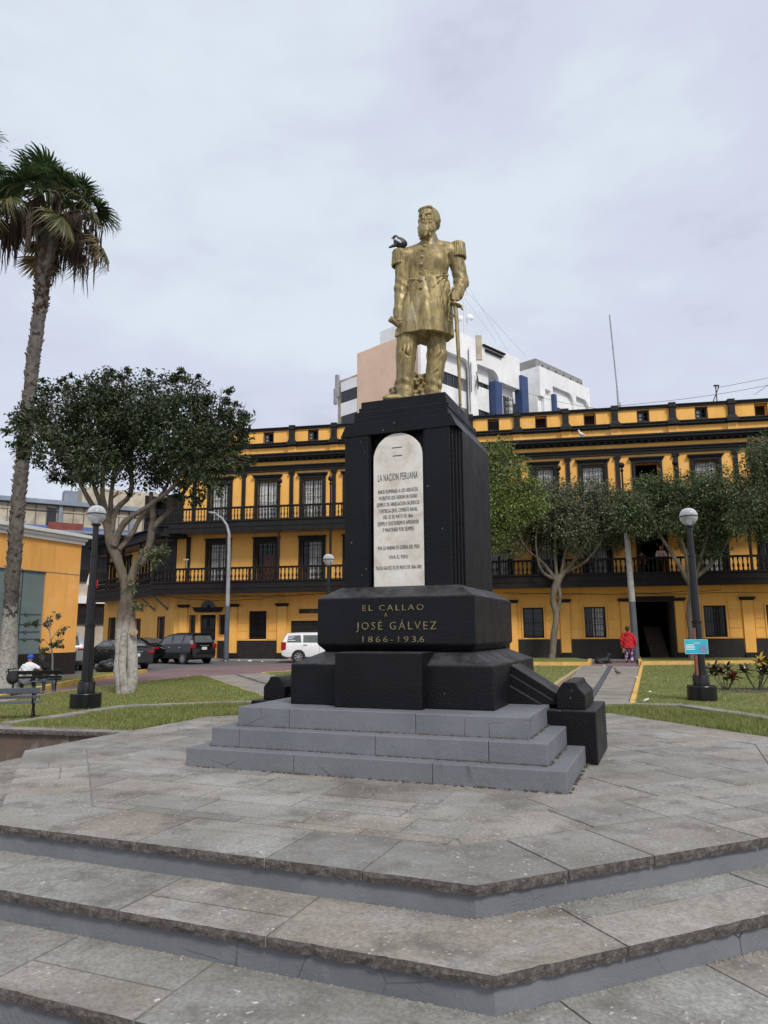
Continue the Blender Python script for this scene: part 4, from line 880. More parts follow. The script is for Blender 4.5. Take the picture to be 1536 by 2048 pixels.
# window makers, local origin at bottom centre of the opening (meshes shared by the copies)
def grille_mesh(w, h, nx, nz, arch=False, r=.011):
    m = MB()
    for i in range(nx + 1): x = -w / 2 + w * i / nx; m.box(x - r, x + r, -r, r, 0, h)
    for j in range(nz + 1): z = h * j / nz; m.box(-w / 2, w / 2, -r * 1.2, r * 1.2, z - r, z + r)
    if arch:
        for i in range(nx): c = -w / 2 + w * (i + .5) / nx; m.tube([(c + w / nx / 2 * math.cos(t), 0, h * .86 + w / nx * math.sin(t) * .9) for t in np.linspace(0, math.pi, 6)], r, 4)
    return m.mesh('grille', M['iron'])
FRM3 = MB()
for x0, x1 in ((-.74, -.56), (.56, .74)): FRM3.box(x0, x1, -.09, .02, 0, 2.58).box(x0 + .05, x1 - .05, -.12, -.09, 0, 2.5)
FRM3.box(-.56, .56, -.09, .02, 2.40, 2.58).box(-.56, .56, -.12, -.09, 2.44, 2.53).box(-.80, .80, -.15, .02, 2.58, 2.66).box(-.86, .86, -.22, .02, 2.66, 2.72)
FRM3 = FRM3.mesh('window_frame', WG)
FRM2 = MB()
for x0, x1 in ((-.75, -.56), (.56, .75)): FRM2.box(x0, x1, -.08, .02, 0, 2.46).box(x0 + .05, x1 - .05, -.11, -.08, 0, 2.4)
FRM2.box(-.56, .56, -.08, .02, 2.26, 2.46).box(-.56, .56, -.11, -.08, 2.30, 2.40).box(-.79, .79, -.13, .02, 2.46, 2.54); FRM2 = FRM2.mesh('window_frame', WG)
def sash_mesh(w, h, nx, nz, t=.035):
    m = MB().box(-w / 2, -w / 2 + .06, -.03, .03, 0, h).box(w / 2 - .06, w / 2, -.03, .03, 0, h).box(-w / 2 + .06, w / 2 - .06, -.03, .03, h - .07, h).box(-w / 2 + .06, w / 2 - .06, -.03, .03, 0, .10).box(-.035, .035, -.034, .034, .1, h - .07)
    for i in range(1, nx):
        x = -w / 2 + w * i / nx
        if abs(x) > .05: m.box(x - t / 2, x + t / 2, -.02, .02, .1, h - .07)
    for j in range(1, nz): z = h * j / nz; m.box(-w / 2 + .06, w / 2 - .06, -.022, .022, z - t / 2, z + t / 2)
    return m.mesh('sash', WG)
SH3 = sash_mesh(1.12, 2.40, 4, 3); SH2 = sash_mesh(1.12, 2.26, 4, 3); GR3 = grille_mesh(1.10, 2.3, 8, 5, True); GR2 = grille_mesh(1.10, 2.2, 8, 5, True); GRG = grille_mesh(1.02, 1.5, 8, 5)
SHG = sash_mesh(1.02, 1.51, 2, 2)
PN = {}
def pane_mesh(w, h, mat):
    k = (w, h, mat.name)
    if k not in PN: PN[k] = MB().box(-w / 2, w / 2, -.004, .004, .02, h - .02).mesh('pane', mat)
    return PN[k]
def curtain_mesh(w, h):
    k = ('c', w, h)
    if k not in PN:
        m = MB(); n = 28
        V = [(-w / 2 + w * i / n, .03 * math.sin(i * 1.9), z) for z in (.02, h - .05) for i in range(n + 1)]; m.add(V, [(i, i + 1, n + 2 + i, n + 1 + i) for i in range(n)]); PN[k] = m.mesh('curtain', M['curtain'], True)
    return PN[k]
def win(frame, sash, grille, c, z, w, h, curtain=True, door=None, name='window', parent=None, yoff=0):
    f = link(name, frame, parent or yb, (c, yoff, z))
    if door == 'open': return f
    link('sash', sash, f, (0, .16, 0))
    if door == 'red':
        MB().box(-.20, .50, .08, .15, .02, 1.55).build('door_leaf', M['woodred'], f)
    link('pane', pane_mesh(w, h, M['glassd']), f, (0, .17, 0))
    if curtain: link('curtain', curtain_mesh(w * curtain, h), f, ((1 - curtain) * w * .3, .135, 0))
    if grille: link('grille', grille, f, (0, .06, .04))
    return f
for i, c in enumerate(CEN):
    win(FRM3, SH3, GR3 if i != 1 else grille_mesh(1.1, 2.3, 6, 2), c, 7.16, 1.12, 2.40, curtain=(.95 if i in (1, 2) else .7 if i % 2 else .9), door='open' if i == 9 else None)
    win(FRM2, SH2, GR2, c, 3.86, 1.12, 2.26, curtain=(False if i in (1, 9) else [.9, .95, .6][i % 3]), door='open' if i == 9 else ('red' if i == 1 else None))
def jamb(w, h, t=.10, d=.10):
    return MB().box(-w / 2 - t, -w / 2, -d, .02, 0, h + t).box(w / 2, w / 2 + t, -d, .02, 0, h + t).box(-w / 2, w / 2, -d, .02, h, h + t)
JG = jamb(1.02, 1.51, .07, .06).mesh('window_frame', Y)
for i, g in enumerate(GW + HG):
    f = win(JG, SHG, GRG, (g[0] + g[1]) / 2, g[2], 1.02, 1.51, curtain=(.5 if i == 1 else False))
for g in GS[:2]:
    w_, h_ = g[1] - g[0], g[3] - g[2]; f = jamb(w_, h_, .05, .05).build('window', Y, yb, loc=((g[0] + g[1]) / 2, 0, g[2]))
    link('pane', pane_mesh(w_, h_, M['glassd']), f, (0, .1, 0)); link('grille', grille_mesh(w_, h_, 3, 4), f, (0, -.08, 0))
f = jamb(1.23, .22, .02, .03).build('window', WG, yb, loc=(3.635, 0, 2.20)); link('pane', pane_mesh(1.23, .22, M['glassd']), f, (0, .1, 0)); link('grille', grille_mesh(1.23, .2, 3, 1), f, (0, .02, 0))
# ground doors
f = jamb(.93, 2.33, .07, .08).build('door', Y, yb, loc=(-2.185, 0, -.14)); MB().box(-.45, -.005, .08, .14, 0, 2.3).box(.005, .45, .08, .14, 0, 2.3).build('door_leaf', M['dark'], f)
for i in range(6): MB().box(-.38 + .15 * (i % 2) * 3, -.10 + .15 * (i % 2) * 3, .065, .08, .15 + .7 * (i // 2), .72 + .7 * (i // 2)).build('door_panel', M['iron'], f)
MB().box(-3.0, -1.38, -.20, .0, 2.42, 2.56).box(-2.93, -1.45, -.14, 0, 2.34, 2.42).box(-3.06, -1.32, -.24, 0, 2.56, 2.60).build('door_lintel', WG, yb)
P = [(-2.62, 2.60)] + [(-2.19 + .43 * math.cos(t), 2.62 + .36 * math.sin(t)) for t in np.linspace(math.pi, 0, 12)][::-1][::-1]; P = [(-2.19 + .43 * math.cos(t), 2.605 + .36 * math.sin(t)) for t in np.linspace(0, math.pi, 13)]
MB().prism_y(P, -.03, .02).build('fanlight', M['glassd'], yb)
MB().tube([(-2.19 + .46 * math.cos(t), -.05, 2.605 + .39 * math.sin(t)) for t in np.linspace(0, math.pi, 13)], .03, 6).build('fanlight_trim', Y, yb)
for i in range(5): t = math.pi * (i + 1) / 6; MB().tube([(-2.19, -.045, 2.61), (-2.19 + .42 * math.cos(t), -.045, 2.605 + .34 * math.sin(t))], .012, 4).build('fanlight_bar', WG, yb)
MB().box(-2.9, -1.45, -.55, .0, -.24, -.14).build('door_step', M['tile'], yb)
f = jamb(2.07, 2.06, .05, .05).build('garage_door', Y, yb, loc=(3.585, 0, -.24)); 
for i in range(9): MB().box(-1.03, 1.03, .05, .09, .02 + .226 * i, .235 + .226 * i).build('door_slat', M['woodred'] if 0 else M['plinthw'], f)
MB().box(2.49, 4.68, -.06, 0, 1.88, 1.98).build('garage_lintel', Y, yb)
f = jamb(1.68, 2.84, .14, .16).box(-1.02, 1.02, -.26, .02, 2.98, 3.08).build('doorway', WG, yb, loc=(21.07, 0, -.24))
MB().box(-.84, -.78, .03, .6, 0, 2.8).box(.78, .84, .03, .6, 0, 2.8).build('door_leaf', M['plinthw'], f)
for i in range(9): MB().box(-.1, .75, .5 + .24 * i, .75 + .24 * i, 0, .18 * (i + 1)).build('stair_step', M['woodred'] if 0 else simple('worn_brown_stair', (.06, .04, .028), .8), f)
# balconies
def lathe_mesh(prof, seg, mat, name): return MB().lathe(prof, seg=seg).mesh(name, mat, True)
BL = lathe_mesh([(.045, 0), (.045, .07), (.030, .10), (.062, .22), (.055, .30), (.026, .44), (.034, .58), (.045, .62), (.045, .70)], 6, W, 'baluster')
BU = lathe_mesh([(.035, 0), (.035, .06), (.020, .10), (.048, .24), (.022, .42), (.038, .56), (.022, .62), (.035, .68)], 6, W, 'baluster')
def balcony(parent, M0, s0, s1, depth, z_floor, th, rail_z, step, blm, posts, post_top, hid, mat=W, fr_=None):
    """M0: local frame matrix of the balcony"""
    b_ = link('balcony', None, parent) if 0 else bpy.data.objects.new('balcony', None); COL.objects.link(b_); b_.parent = parent; b_.matrix_local = M0
    yo = -depth
    MB().box(s0, s1, yo + .06, -.001, z_floor - .10, z_floor).build('deck', mat, b_)
    MB().box(s0, s1, yo, yo + .10, z_floor - th + .06, z_floor - .02).box(s0, s1, yo - .05, yo + .12, z_floor - .02, z_floor + .045).box(s0, s1, yo - .03, yo + .08, z_floor - th, z_floor - th + .06).box(s0, s1, yo - .025, yo, z_floor - th * .55, z_floor - th * .45).build('fascia', fr_ or mat, b_, bevel=.008)
    MB().box(s0, s1, yo + .1, -.001, z_floor - th + .05, z_floor - th + .07).build('soffit', M['ceil'], b_)
    MB().box(s0, s1, yo - .01, yo + .10, rail_z - .05, rail_z + .01).box(s0, s1, yo + .015, yo + .075, rail_z - .10, rail_z - .05).box(s0, s1, yo + .01, yo + .08, z_floor + .045, z_floor + .085).build('rail', mat, b_)
    k = (rail_z - .10 - z_floor - .085) / .70 if blm is BL else (rail_z - .10 - z_floor - .085) / .68
    x = s0 + step / 2; stuff = MB()
    while x < s1:
        if not any(abs(x - p) < .10 for p in posts):
            if hid(x):
                for v in [0]: stuff.lathe([(.04, 0), (.028, .1), (.055, .25), (.026, .44), (.04, .68)], (x, yo + .045, z_floor + .085), 5)
            else: link('baluster', blm, b_, (x, yo + .045, z_floor + .085), sc=(1, 1, k))
        x += step
    if stuff.v: o = stuff.build('baluster_run', mat, b_); o['kind'] = 'stuff'
    for p in posts:
        MB().box(p - .055, p + .055, yo - .008, yo + .098, z_floor + .04, post_top).box(p - .085, p + .085, yo - .03, yo + .12, post_top - .10, post_top + .001 - .002).build('post', mat, b_, bevel=.006)
    return b_
I4 = Matrix.Identity(4)
hidf = lambda x: 5.6 < x < 14.2 or x > 27.6
lp = [-4.9 + .0, -.70, 2.2, 5.04, 7.9, 10.8, 13.75, 16.8, 19.9, 22.54, 25.43, 28.3, 31.2]
b1 = balcony(yb, I4, -4.95, S1, 1.3, 3.88, .60, 4.66, .212, BL, lp, 6.56, hidf)
b2 = balcony(yb, I4, -4.95, S1, 1.3, 7.15, .58, 7.93, .175, BU, [p - .02 for p in lp], 7.93, hidf, fr_=WG)
for x in (3.85, 0.6, 18.3, 24.0, 21.2, 15.3): MB().box(x - .04, x + .04, -1.30, -1.21, 3.92, 4.62).build('half_post', W, b1)
# ball finials on slim poles
for x in (2.2, 5.03, 16.8, 19.86, 22.37, -.7):
    e = MB().tube([(x, -1.25, 7.93), (x, -1.25, 9.02)], .045, 8).lathe([(.045, 8.90), (.085, 8.98), (.05, 9.06), (.03, 9.12)], (x, -1.25, 0), 10).build('finial_pole', WG, b2, smooth=True)
    MB().sphere((x, -1.25, 9.25), .145, 14).build('ball', WG, e, smooth=True)
# upper pilasters with small ionic capitals
for p in PIL:
    e = MB().box(p - .105, p + .105, -.09, 0, 7.16, 9.86).build('pilaster', WG, yb, bevel=.008)
    MB().box(p - .15, p + .15, -.14, 0, 9.95, 10.04).tube([(p - .14, -.15, 9.90), (p - .14, 0, 9.90)], .05, 8).tube([(p + .14, -.15, 9.90), (p + .14, 0, 9.90)], .05, 8).box(p - .12, p + .12, -.11, 0, 9.84, 9.95).build('capital', WG, e)
MB().box(-3.6, -3.38, -.10, 0, 3.88, 6.5).build('pilaster', W, yb)
MB().box(S0 - .02, S1, -.12, 0, 10.05, 10.20).box(S0 - .04, S1, -.17, 0, 10.20, 10.32).box(S0 - .06, S1, -.24, 0, 10.32, 10.38).build('architrave', WG, yb, bevel=.006)
MB().box(S0, S1, -.10, 0, 10.63, 10.72).box(S0 - .1, S1, -.30, 0, 10.72, 10.80).box(S0 - .15, S1, -.42, 0, 10.80, 10.93).box(S0 - .18, S1, -.47, 0, 10.93, 11.02).build('cornice', WG, yb, bevel=.008)
m = MB(); x = S0
while x < S1: m.box(x, x + .12, -.27, -.10, 10.64, 10.72); x += .36
o = m.build('modillions', WG, yb); o['kind'] = 'stuff'
MB().box(S0, S1, -.10, 0, 11.44, 11.50).box(S0 - .06, S1, -.20, 0, 11.50, 11.62).box(S0 - .08, S1, -.25, 0, 11.62, 11.68).build('ledge', WG, yb, bevel=.006)
MB().box(S0 - .05, S1, -.10, .40, 12.42, 12.52).box(S0 - .09, S1, -.15, .45, 12.52, 12.58).build('parapet_cap', WG, yb, bevel=.006)
for p in PIL:
    e = MB().frust(.26, .10, 11.682, .16, .07, 11.86, p, -.10).box(p - .155, p + .155, -.17, 0, 11.86, 12.40).box(p - .20, p + .20, -.21, 0, 12.40, 12.50).box(p - .17, p + .17, -.19, .1, 12.50, 12.66).build('parapet_pier', WG, yb, bevel=.008)
    MB().box(p - .24, p + .24, -.07, 0, 11.02, 11.44).build('pier_base', Y, yb); MB().box(p - .30, p + .30, -.29, -.2, 11.50, 11.675).build('ledge_break', WG, yb)
for i, c in enumerate(CEN):
    f = jamb(.52, .58, .035, .03).build('attic_window', WG, yb, loc=(c, 0, 11.75))
    if i in (5, 6, 12, 4): link('grille', grille_mesh(.52, .58, 6, 1), f, (0, .06, 0))
    elif i in (1, 2, 9, 10):
        link('sash', sash_mesh(.52, .56, 2, 2, .02), f, (0 if i in (1, 9) else -.02, .1, 0)); link('pane', pane_mesh(.26, .56, M['slate']), f, (-.13, .13, 0))
    MB().box(-.3, .3, .36, .37, -.05, .65).build('attic_dark_backing', M['dark'], f)  # dark sheet behind the opening, attic darkness painted in
for s0_ in ((.5, 17.3), (14.9, 30)): pass
# ---- left wing round the corner
lw_M = Matrix.Translation((-4.2, 0, 0)) @ Matrix.Rotation(R(-52) - FR_, 4, 'Z')
def LWb(m): return m
LWH = [(-11.3, -10.1, -.2, 2.2), (-6.15, -5.35, -.2, 2.05), (-2.35, -1.45, -.2, 2.1)]
e = holed('wall', -12.6, 0, -.3, 3.4, LWH, Y, yb); e.matrix_local = lw_M
LW2 = [(-11.4, -10.6, 4.2, 5.7), (-8.6, -7.6, 3.86, 5.9), (-5.2, -4.2, 3.86, 5.9), (-2.4, -1.4, 3.86, 5.9)]
e = holed('wall', -12.0, -3.3, 3.4, 6.35, [(-11.4, -10.6, 4.2, 5.7), (-8.6, -7.6, 3.86, 5.9), (-5.2, -4.2, 3.86, 5.9)], Y, yb); e.matrix_local = lw_M
e = MB().box(-3.3, .0, -.05, .3, 3.4, 6.4).build('timber_screen', W, yb); e.matrix_local = lw_M
for h in LWH:
    w_, h_ = h[1] - h[0], h[3] - h[2]; f = jamb(w_, h_, .06, .05).build('door', WG if h[0] < -10 else M['woodred'], yb); f.matrix_local = lw_M @ Matrix.Translation(((h[0] + h[1]) / 2, 0, h[2]))
    MB().box(-w_ / 2, w_ / 2, .08, .13, 0, h_).build('door_leaf', M['dark'] if h[0] < -10 else (M['woodred'] if h[0] < -5 else M['ferrod'] if 0 else M['dark']), f)
    for i in range(4): MB().box(-w_ / 2 + .05 + (w_ / 2) * (i % 2), -.05 + (w_ / 2) * (i % 2), .065, .08, .15 + (h_ / 2) * (i // 2), h_ / 2 - .1 + (h_ / 2) * (i // 2)).build('door_panel', WG if h[0] < -10 else M['plinthw'], f)
for i, h in enumerate([(-11.4, -10.6, 4.2, 5.7), (-8.6, -7.6, 3.86, 5.9), (-5.2, -4.2, 3.86, 5.9)]):
    w_, h_ = h[1] - h[0], h[3] - h[2]; f = jamb(w_, h_, .12, .10).box(-w_ / 2 - .25, w_ / 2 + .25, -.2, 0, h_ + .14, h_ + .3).build('window', WG, yb); f.matrix_local = lw_M @ Matrix.Translation(((h[0] + h[1]) / 2, 0, h[2]))
    link('sash', sash_mesh(w_, h_, 2, 3), f, (0, .12, 0)); link('pane', pane_mesh(w_, h_, M['glassd']), f, (0, .16, 0)); link('curtain', curtain_mesh(w_ * .5, h_), f, (0, .14, 0))
b3 = balcony(yb, lw_M, -12.3, .87, .98, 3.88, .62, 4.66, .215, BL, [-12.2, -9.3, -6.3, -3.2, .80], 6.40, lambda x: x < 90)
e = MB().box(-12.9, .95, -1.25, .2, 6.42, 6.62).box(-12.7, .9, -1.15, .1, 6.62, 6.95).box(-12.95, .98, -1.35, .2, 6.95, 7.02).build('eaves', WG, yb, bevel=.01); e.matrix_local = lw_M
e = MB().box(-12.6, -.2, -.9, 6, 6.4, 6.43).build('soffit', M['ceil'], yb); e.matrix_local = lw_M
e = MB().box(-12.0, .0, .35, 6, 6.62, 6.9).build('roof', WG, yb); e.matrix_local = lw_M
e = MB().box(-12.6, -12.25, .301, 6, -.3, 6.4).build('wall', Y, yb); e.matrix_local = lw_M
for i, x in enumerate((-1.0, -3.0, -5.0, -7.0)):
    m_ = lw_M @ Matrix.Translation((x, 0, 0)); e = MB().add([(-.05, -.93, 3.25), (.05, -.93, 3.25), (.05, -.0, 2.45), (-.05, 0, 2.45), (-.05, -.80, 3.25), (.05, -.80, 3.25), (.05, -.0, 2.60), (-.05, 0, 2.60)], [(0, 1, 2, 3), (7, 6, 5, 4), (0, 4, 5, 1), (1, 5, 6, 2), (2, 6, 7, 3), (3, 7, 4, 0)]).build('balcony_strut', M['tile'], yb); e.matrix_local = m_
e = MB().box(-3.0, .5, -.95, .3, 7.03, 7.15).box(-3.0, -2.9, -.9, .2, 7.1, 9.3).box(-2.9, -.1, -.05, .1, 7.1, 8.9).box(-3.05, .2, -.3, .3, 8.9, 9.02).build('roof_cabin', W, yb); e.matrix_local = lw_M
b4 = balcony(yb, lw_M, -2.6, .87, .98, 7.15, .2, 7.93, .175, BU, [-2.5, .80], 7.93, lambda x: True)
MB().box(-4.9, -3.9, -.1, .0, 7.16, 9.0).build('timber_screen', W, yb)
# slack black cables under the lower balcony
for i in range(5):
    x0, x1 = [(-4.5, 5), (-4, 2.5), (13.6, 24), (14, 31), (-1, 4.8)][i]; n = 14; sag = [.10, .2, .12, .18, .08][i]; z = [3.18, 3.12, 3.05, 3.1, 3.2][i]
    MB().tube([(x0 + (x1 - x0) * j / n, -.9 + .5 * (i % 2) - .3, z - sag * math.sin(math.pi * j / n) + .03 * math.sin(j * 2.1 + i)) for j in range(n + 1)], .012, 4).build('cable', M['plastic'], yb)
# broom on the balcony
MB().tube([(-3.0, -1.05, 3.9), (-3.12, -1.0, 5.15)], .02, 5).box(-3.3, -3.0, -1.03, -.97, 5.12, 5.2).build('broom', M['cream'], None).matrix_world = yb.matrix_world if 0 else Matrix.Translation((FA[0], FA[1], 0)) @ Matrix.Rotation(FR_, 4, 'Z')
tag(bpy.data.objects['broom'], 'pale broom leaning upside down behind the balustrade at the balcony corner', 'broom')
# ------------------------------------------------------------------ street wall left: single storey orange building
ob = empty('orange_building', (-11.53, 27.2, 0), math.atan2(.94, .34) , 'low orange building with white cornice and sage garage door at the left edge', 'building')
# local x runs away from the camera to the far corner; the visible face is y=0 with outward -y
O_ = M['orange']
holed('wall', -14, 0, .55, 4.55, [(-8.1, -1.62, .55, 3.42)], O_, ob, 0, 5); MB().box(-14, .03, -.03, 5, -.3, .55).build('wall_base', M['plinthw'], ob)
MB().box(-14.1, .08, -.10, 5.1, 4.55, 4.68).box(-14.1, .14, -.16, 5.2, 4.68, 4.80).box(-14.1, .26, -.28, 5.3, 4.80, 4.92).build('cornice', M['white2'], ob, bevel=.01)
MB().box(-14, 0, -.012, 0, 3.40, 3.425).build('render_joint', M['mortar'], ob)
g = MB().box(-8.1, -1.62, .06, .12, .55, 3.42).build('garage_door', M['shutter'], ob)
for x in (-2.6, -3.7, -4.8, -5.9, -7.0): MB().box(x - .008, x + .008, .045, .06, .56, 3.4).build('door_seam', M['iron'], g)
for z in (1.9, 1.55, 1.3, 1.05): MB().box(-3.0, -1.7, .035, .06, z, z + .02).cbox((-2.35, .03, z + .01), (.12, .04, .07)).build('door_bolt', M['ferrod'], g)
# ------------------------------------------------------------------ white and peach tower block behind
tb = empty('tower_block', (4.56, 62.9, 0), R(45), 'white and peach block of flats with blue columns rising behind the pedestal', 'building')
Wt = M['white']
def arch_panel(x0, x1, z0, z1, r, xl, xr, zt, zb, y, name='arched_panel'):
    """white wall x0..x1, z0..z1 with an opening xl..xr, zb..zt whose top right corner is rounded"""
    m = MB(); th = .35
    m.box(x0, xl, y, y + th, z0, z1).box(xr, x1, y, y + th, z0, z1).box(xl, xr, y, y + th, zt, z1)
    if zb > z0: m.box(xl, xr, y, y + th, z0, zb)
    P = [(xr, zt)] + [(xr - r + r * math.cos(a), zt - r + r * math.sin(a)) for a in np.linspace(math.pi / 2, 0, 9)]
    m.prism_y(P, y, y + th); return m.build(name, Wt, tb)
MB().box(-1.9, 14.0, .6, 14, 0, 29.5).build('core_wall', Wt, tb)
arch_panel(-1.6, 6.0, 8, 29.75, 1.0, 1.0, 5.6, 27.25, 8, -1.0); arch_panel(6.0, 10.6, 26.2, 29.75, 1.0, 6.7, 10.25, 27.25, 26.1, -1.001)
MB().box(6.0, 6.7, -1, -.65, 8, 26.2).build('pier', Wt, tb); MB().box(10.6, 14.1, -1.0, .6, 26.3, 29.75).build('upper_bay', Wt, tb)
MB().box(6.7, 9.3, -.4, -.05, 22.9, 25.3).box(6.7, 9.3, -.4, -.05, 25.82, 27.3).box(1.0, 5.6, -.4, -.05, 22.5, 24.2).box(1.0, 5.6, -.4, -.05, 25.5, 27.3).box(1, 5.6, -.4, -.05, 19.5, 21.0).box(6.7, 9.3, -.4, -.05, 19.8, 21.4).build('spandrel', Wt, tb)
def strip(x0, x1, z0, z1, y, n, ax='x'):
    f = MB().box(x0, x1, y + .1, y + .15, z0, z1).build('window', M['glassd'], tb) if ax == 'x' else MB().box(y - .15, y - .1, x0, x1, z0, z1).build('window', M['glassd'], tb)
    for i in range(n + 1):
        x = x0 + (x1 - x0) * i / n; (MB().box(x - .03, x + .03, y + .02, y + .1, z0, z1) if ax == 'x' else MB().box(y - .1, y - .02, x - .03, x + .03, z0, z1)).build('mullion', M['ferrod'], f)
strip(1.0, 4.7, 24.2, 25.5, -.35, 4); strip(6.7, 9.3, 25.3, 25.82, -.35, 3); strip(1.0, 4.7, 21.0, 22.5, -.35, 4); strip(6.7, 9.3, 21.4, 22.9, -.35, 3)
MB().box(9.45, 10.55, -1.15, -.3, 10, 26.15).build('blue_column', M['blue'], tb); MB().box(13.9, 15.1, -1.3, -.4, 10, 27.85).build('blue_column', M['blue'], tb)
MB().box(10.66, 13.79, -.2, .6, 10, 26.3).build('recess_wall', Wt, tb)
strip(12.0, 13.7, 22.4, 25.4, -.3, 2)
MB().box(10.0, 18.0, 1.0, 14, 10, 28.1).build('core_wall', Wt, tb); strip(15.5, 16.6, 22.0, 25.6, .85, 1)
# right hand volume with arches
MB().box(17.9, 28.8, -.6, 9, 10, 30.0).build('core_wall', Wt, tb); MB().box(17.95, 28.0, -.55, 8.5, 30.0, 31.0).build('roof_storey', M['tile'], tb)
MB().box(17.9, 28.8, -1.0, -.601, 28.3, 30.0).box(17.9, 18.9, -1, -.601, 26.6, 28.3).box(28.5, 28.8, -1, -.601, 10, 28.3).box(24.95, 25.55, -1, -.601, 10, 28.3).build('arched_wall', Wt, tb)
for xr in (24.95, 28.5):
    P = [(xr, 28.3)] + [(xr - 1.1 + 1.1 * math.cos(a), 28.3 - 1.2 + 1.2 * math.sin(a)) for a in np.linspace(math.pi / 2, 0, 9)]; MB().prism_y(P, -.999, -.61).build('arch_corner', Wt, tb)
MB().box(20.0, 20.5, -1, -.601, 10, 28.3).box(18.9, 20.0, -1, -.601, 27.6, 28.3).box(18.6, 20.0, -1.0, -.2, 10, 26.8).build('pier', Wt, tb)
strip(20.6, 24.9, 24.6, 26.2, -.75, 4); MB().box(20.05, 20.6, -1.4, -1.0, 20, 27.2).build('blue_column', M['blue'], tb)
for x in (19.2, 20.4, 22.0, 23.6, 25.2, 26.8, 27.6): MB().box(x, x + .22, -.56, -.54, 30.35, 30.6).build('vent_hole', M['dark'], tb)
# left side wall: peach render, then tan corner and white bands
MB().box(-2.0, -1.6, 1.0, 10.2, 8, 29.35).build('peach_wall', M['peach'], tb)
MB().box(-1.95, 5, 4.6, 6.9, 29.3, 30.7).build('roof_parapet', Wt, tb)
MB().box(-1.8, 3, 10.2, 13.4, 8, 27.25).build('tan_wall', M['tan'], tb)
for z0_, z1_ in ((25.85, 26.9), (23.2, 24.6), (20.4, 21.7)): MB().box(-2.0, -1.8, 10.25, 12.7, z0_, z1_).build('white_band', Wt, tb)
strip(10.3, 12.65, 24.6, 25.85, -1.80, 3, 'y'); strip(10.3, 12.65, 21.7, 23.2, -1.80, 3, 'y')
MB().box(-2.25, -1.9, 13.0, 13.35, 25.4, 27.8).box(-2.4, -2.1, 13.1, 13.4, 24.6, 26.3).build('antenna_box', M['ferro'], tb)
for x, z0, z1 in ((5.2, 22, 28.3), (5.5, 24, 27), (9.4, 0, 0)):
    if z1: MB().tube([(x, -1.15, z0), (x, -1.15, z1)], .05, 6).build('cable_riser', M['ferrod'], tb)
MB().tube([(6.2, -1.3, 26.2), (6.25, -1.35, 24.4), (6.5, -1.3, 24.9), (6.3, -1.3, 25.8), (6.0, -1.3, 24.6)], .05, 6).build('cable_coil', M['plastic'], tb)
MB().box(7.6, 11.3, -1.25, -.95, 29.35, 29.5).box(8.0, 10.8, -1.2, -1.0, 28.9, 29.1).build('roof_railing', M['dark'], tb)
for q in list(bpy.data.objects):
    if q.parent == tb and q.type == 'MESH' and q.location.length < 1e-6:
        cx = sum(v.co.x for v in q.data.vertices) / len(q.data.vertices)
        if q.name.split('.')[0] in ('peach_wall', 'roof_parapet', 'tan_wall', 'white_band', 'antenna_box') or cx < -1.7: q.location.x = 2.0
        elif q.name.startswith('core_wall') and cx < 7: q.location = (1.9 * 1.0, 1, 0); q.scale = (.87, .60, 1)
        else: q.location.y = 1.0
ap = MB().cbox((0, 0, 0), (.55, .25, 2.4)).build('panel_antenna', M['cream'], None, bevel=.04); ap.location = (8.85, 62.9, 26.95); tag(ap, 'tall cream panel antenna on the white block right of the statue', 'antenna')
mast = empty('lattice_mast', (8.2, 67.5, 29.5), 0, 'thin lattice radio mast with two dishes behind the statue elbow', 'mast')
m = MB()
for a in range(3):
    x, y = .22 * math.cos(a * 2.094), .22 * math.sin(a * 2.094); m.tube([(x, y, 0), (x, y, 7.2)], .035, 5)
for i in range(18):
    for a in range(3):
        p = (.22 * math.cos(a * 2.094), .22 * math.sin(a * 2.094)); q = (.22 * math.cos((a + 1) * 2.094), .22 * math.sin((a + 1) * 2.094)); m.tube([(p[0], p[1], .4 * i), (q[0], q[1], .4 * i + .4)], .02, 4)
m.build('lattice', M['white2'], mast)
for dx, dz, rr in ((-.55, 2.3, .36), (.55, 2.45, .36)):
    MB().lathe([(.02, .16), (.2, .13), (rr, 0), (rr, -.04), (.2, .08), (.02, .11)], (0, 0, 0), 14).build('dish', M['white'], mast, loc=(dx, -.2, dz), rot=(R(80), 0, R(25 if dx > 0 else -25)))
for k, (x, z) in enumerate(((6.5, -1), (9.5, -1.5), (4.5, 0))): MB().tube([(0, 0, 6.6 - k), (x * .55, -3, z - 1.2)], .009, 4).build('guy_wire', M['ferrod'], mast)
# flagpole-like aerials on the yellow building
e = MB().tube([(14.30, 42, 12.0), (14.27, 42, 15.6)], .06, 8).tube([(14.27, 42, 15.6), (14.08, 42, 20.5)], .045, 8).cbox((14.33, 42, 14.6), (.16, .16, .5)).build('roof_pole', M['ferro'], None); tag(e, 'tall thin leaning pole on the roof of the yellow building', 'pole')
e = MB().tube([(19.6, 40.5, 12.3), (19.55, 40.5, 15.4)], .03, 6).tube([(19.35, 40.5, 14.4), (19.75, 40.5, 15.3)], .03, 5).cbox((19.6, 40.5, 15.35), (.3, .1, .08)).build('roof_aerial', M['iron'], None); tag(e, 'short black aerial bracket on the roof above the right balcony', 'aerial')
wires = [((30, 38, 16.8), (13.9, 42, 14.6), .6), ((34, 38, 18.5), (19.5, 40.5, 15.2), .4), ((34, 37, 16.2), (14.2, 42, 14.2), .7), ((28, 38, 19.5), (21.5, 40, 14.6), .15), ((14.2, 42, 14.3), (9.5, 60, 23), .5)]
WL = iter(['overhead wire rising right from the tall leaning roof pole', 'steep overhead wire above the black aerial bracket', 'lowest overhead wire from the leaning roof pole to the right edge', 'short steep wire in the upper right above the parapet', 'overhead wire running left from the roof pole to the white tower block'])
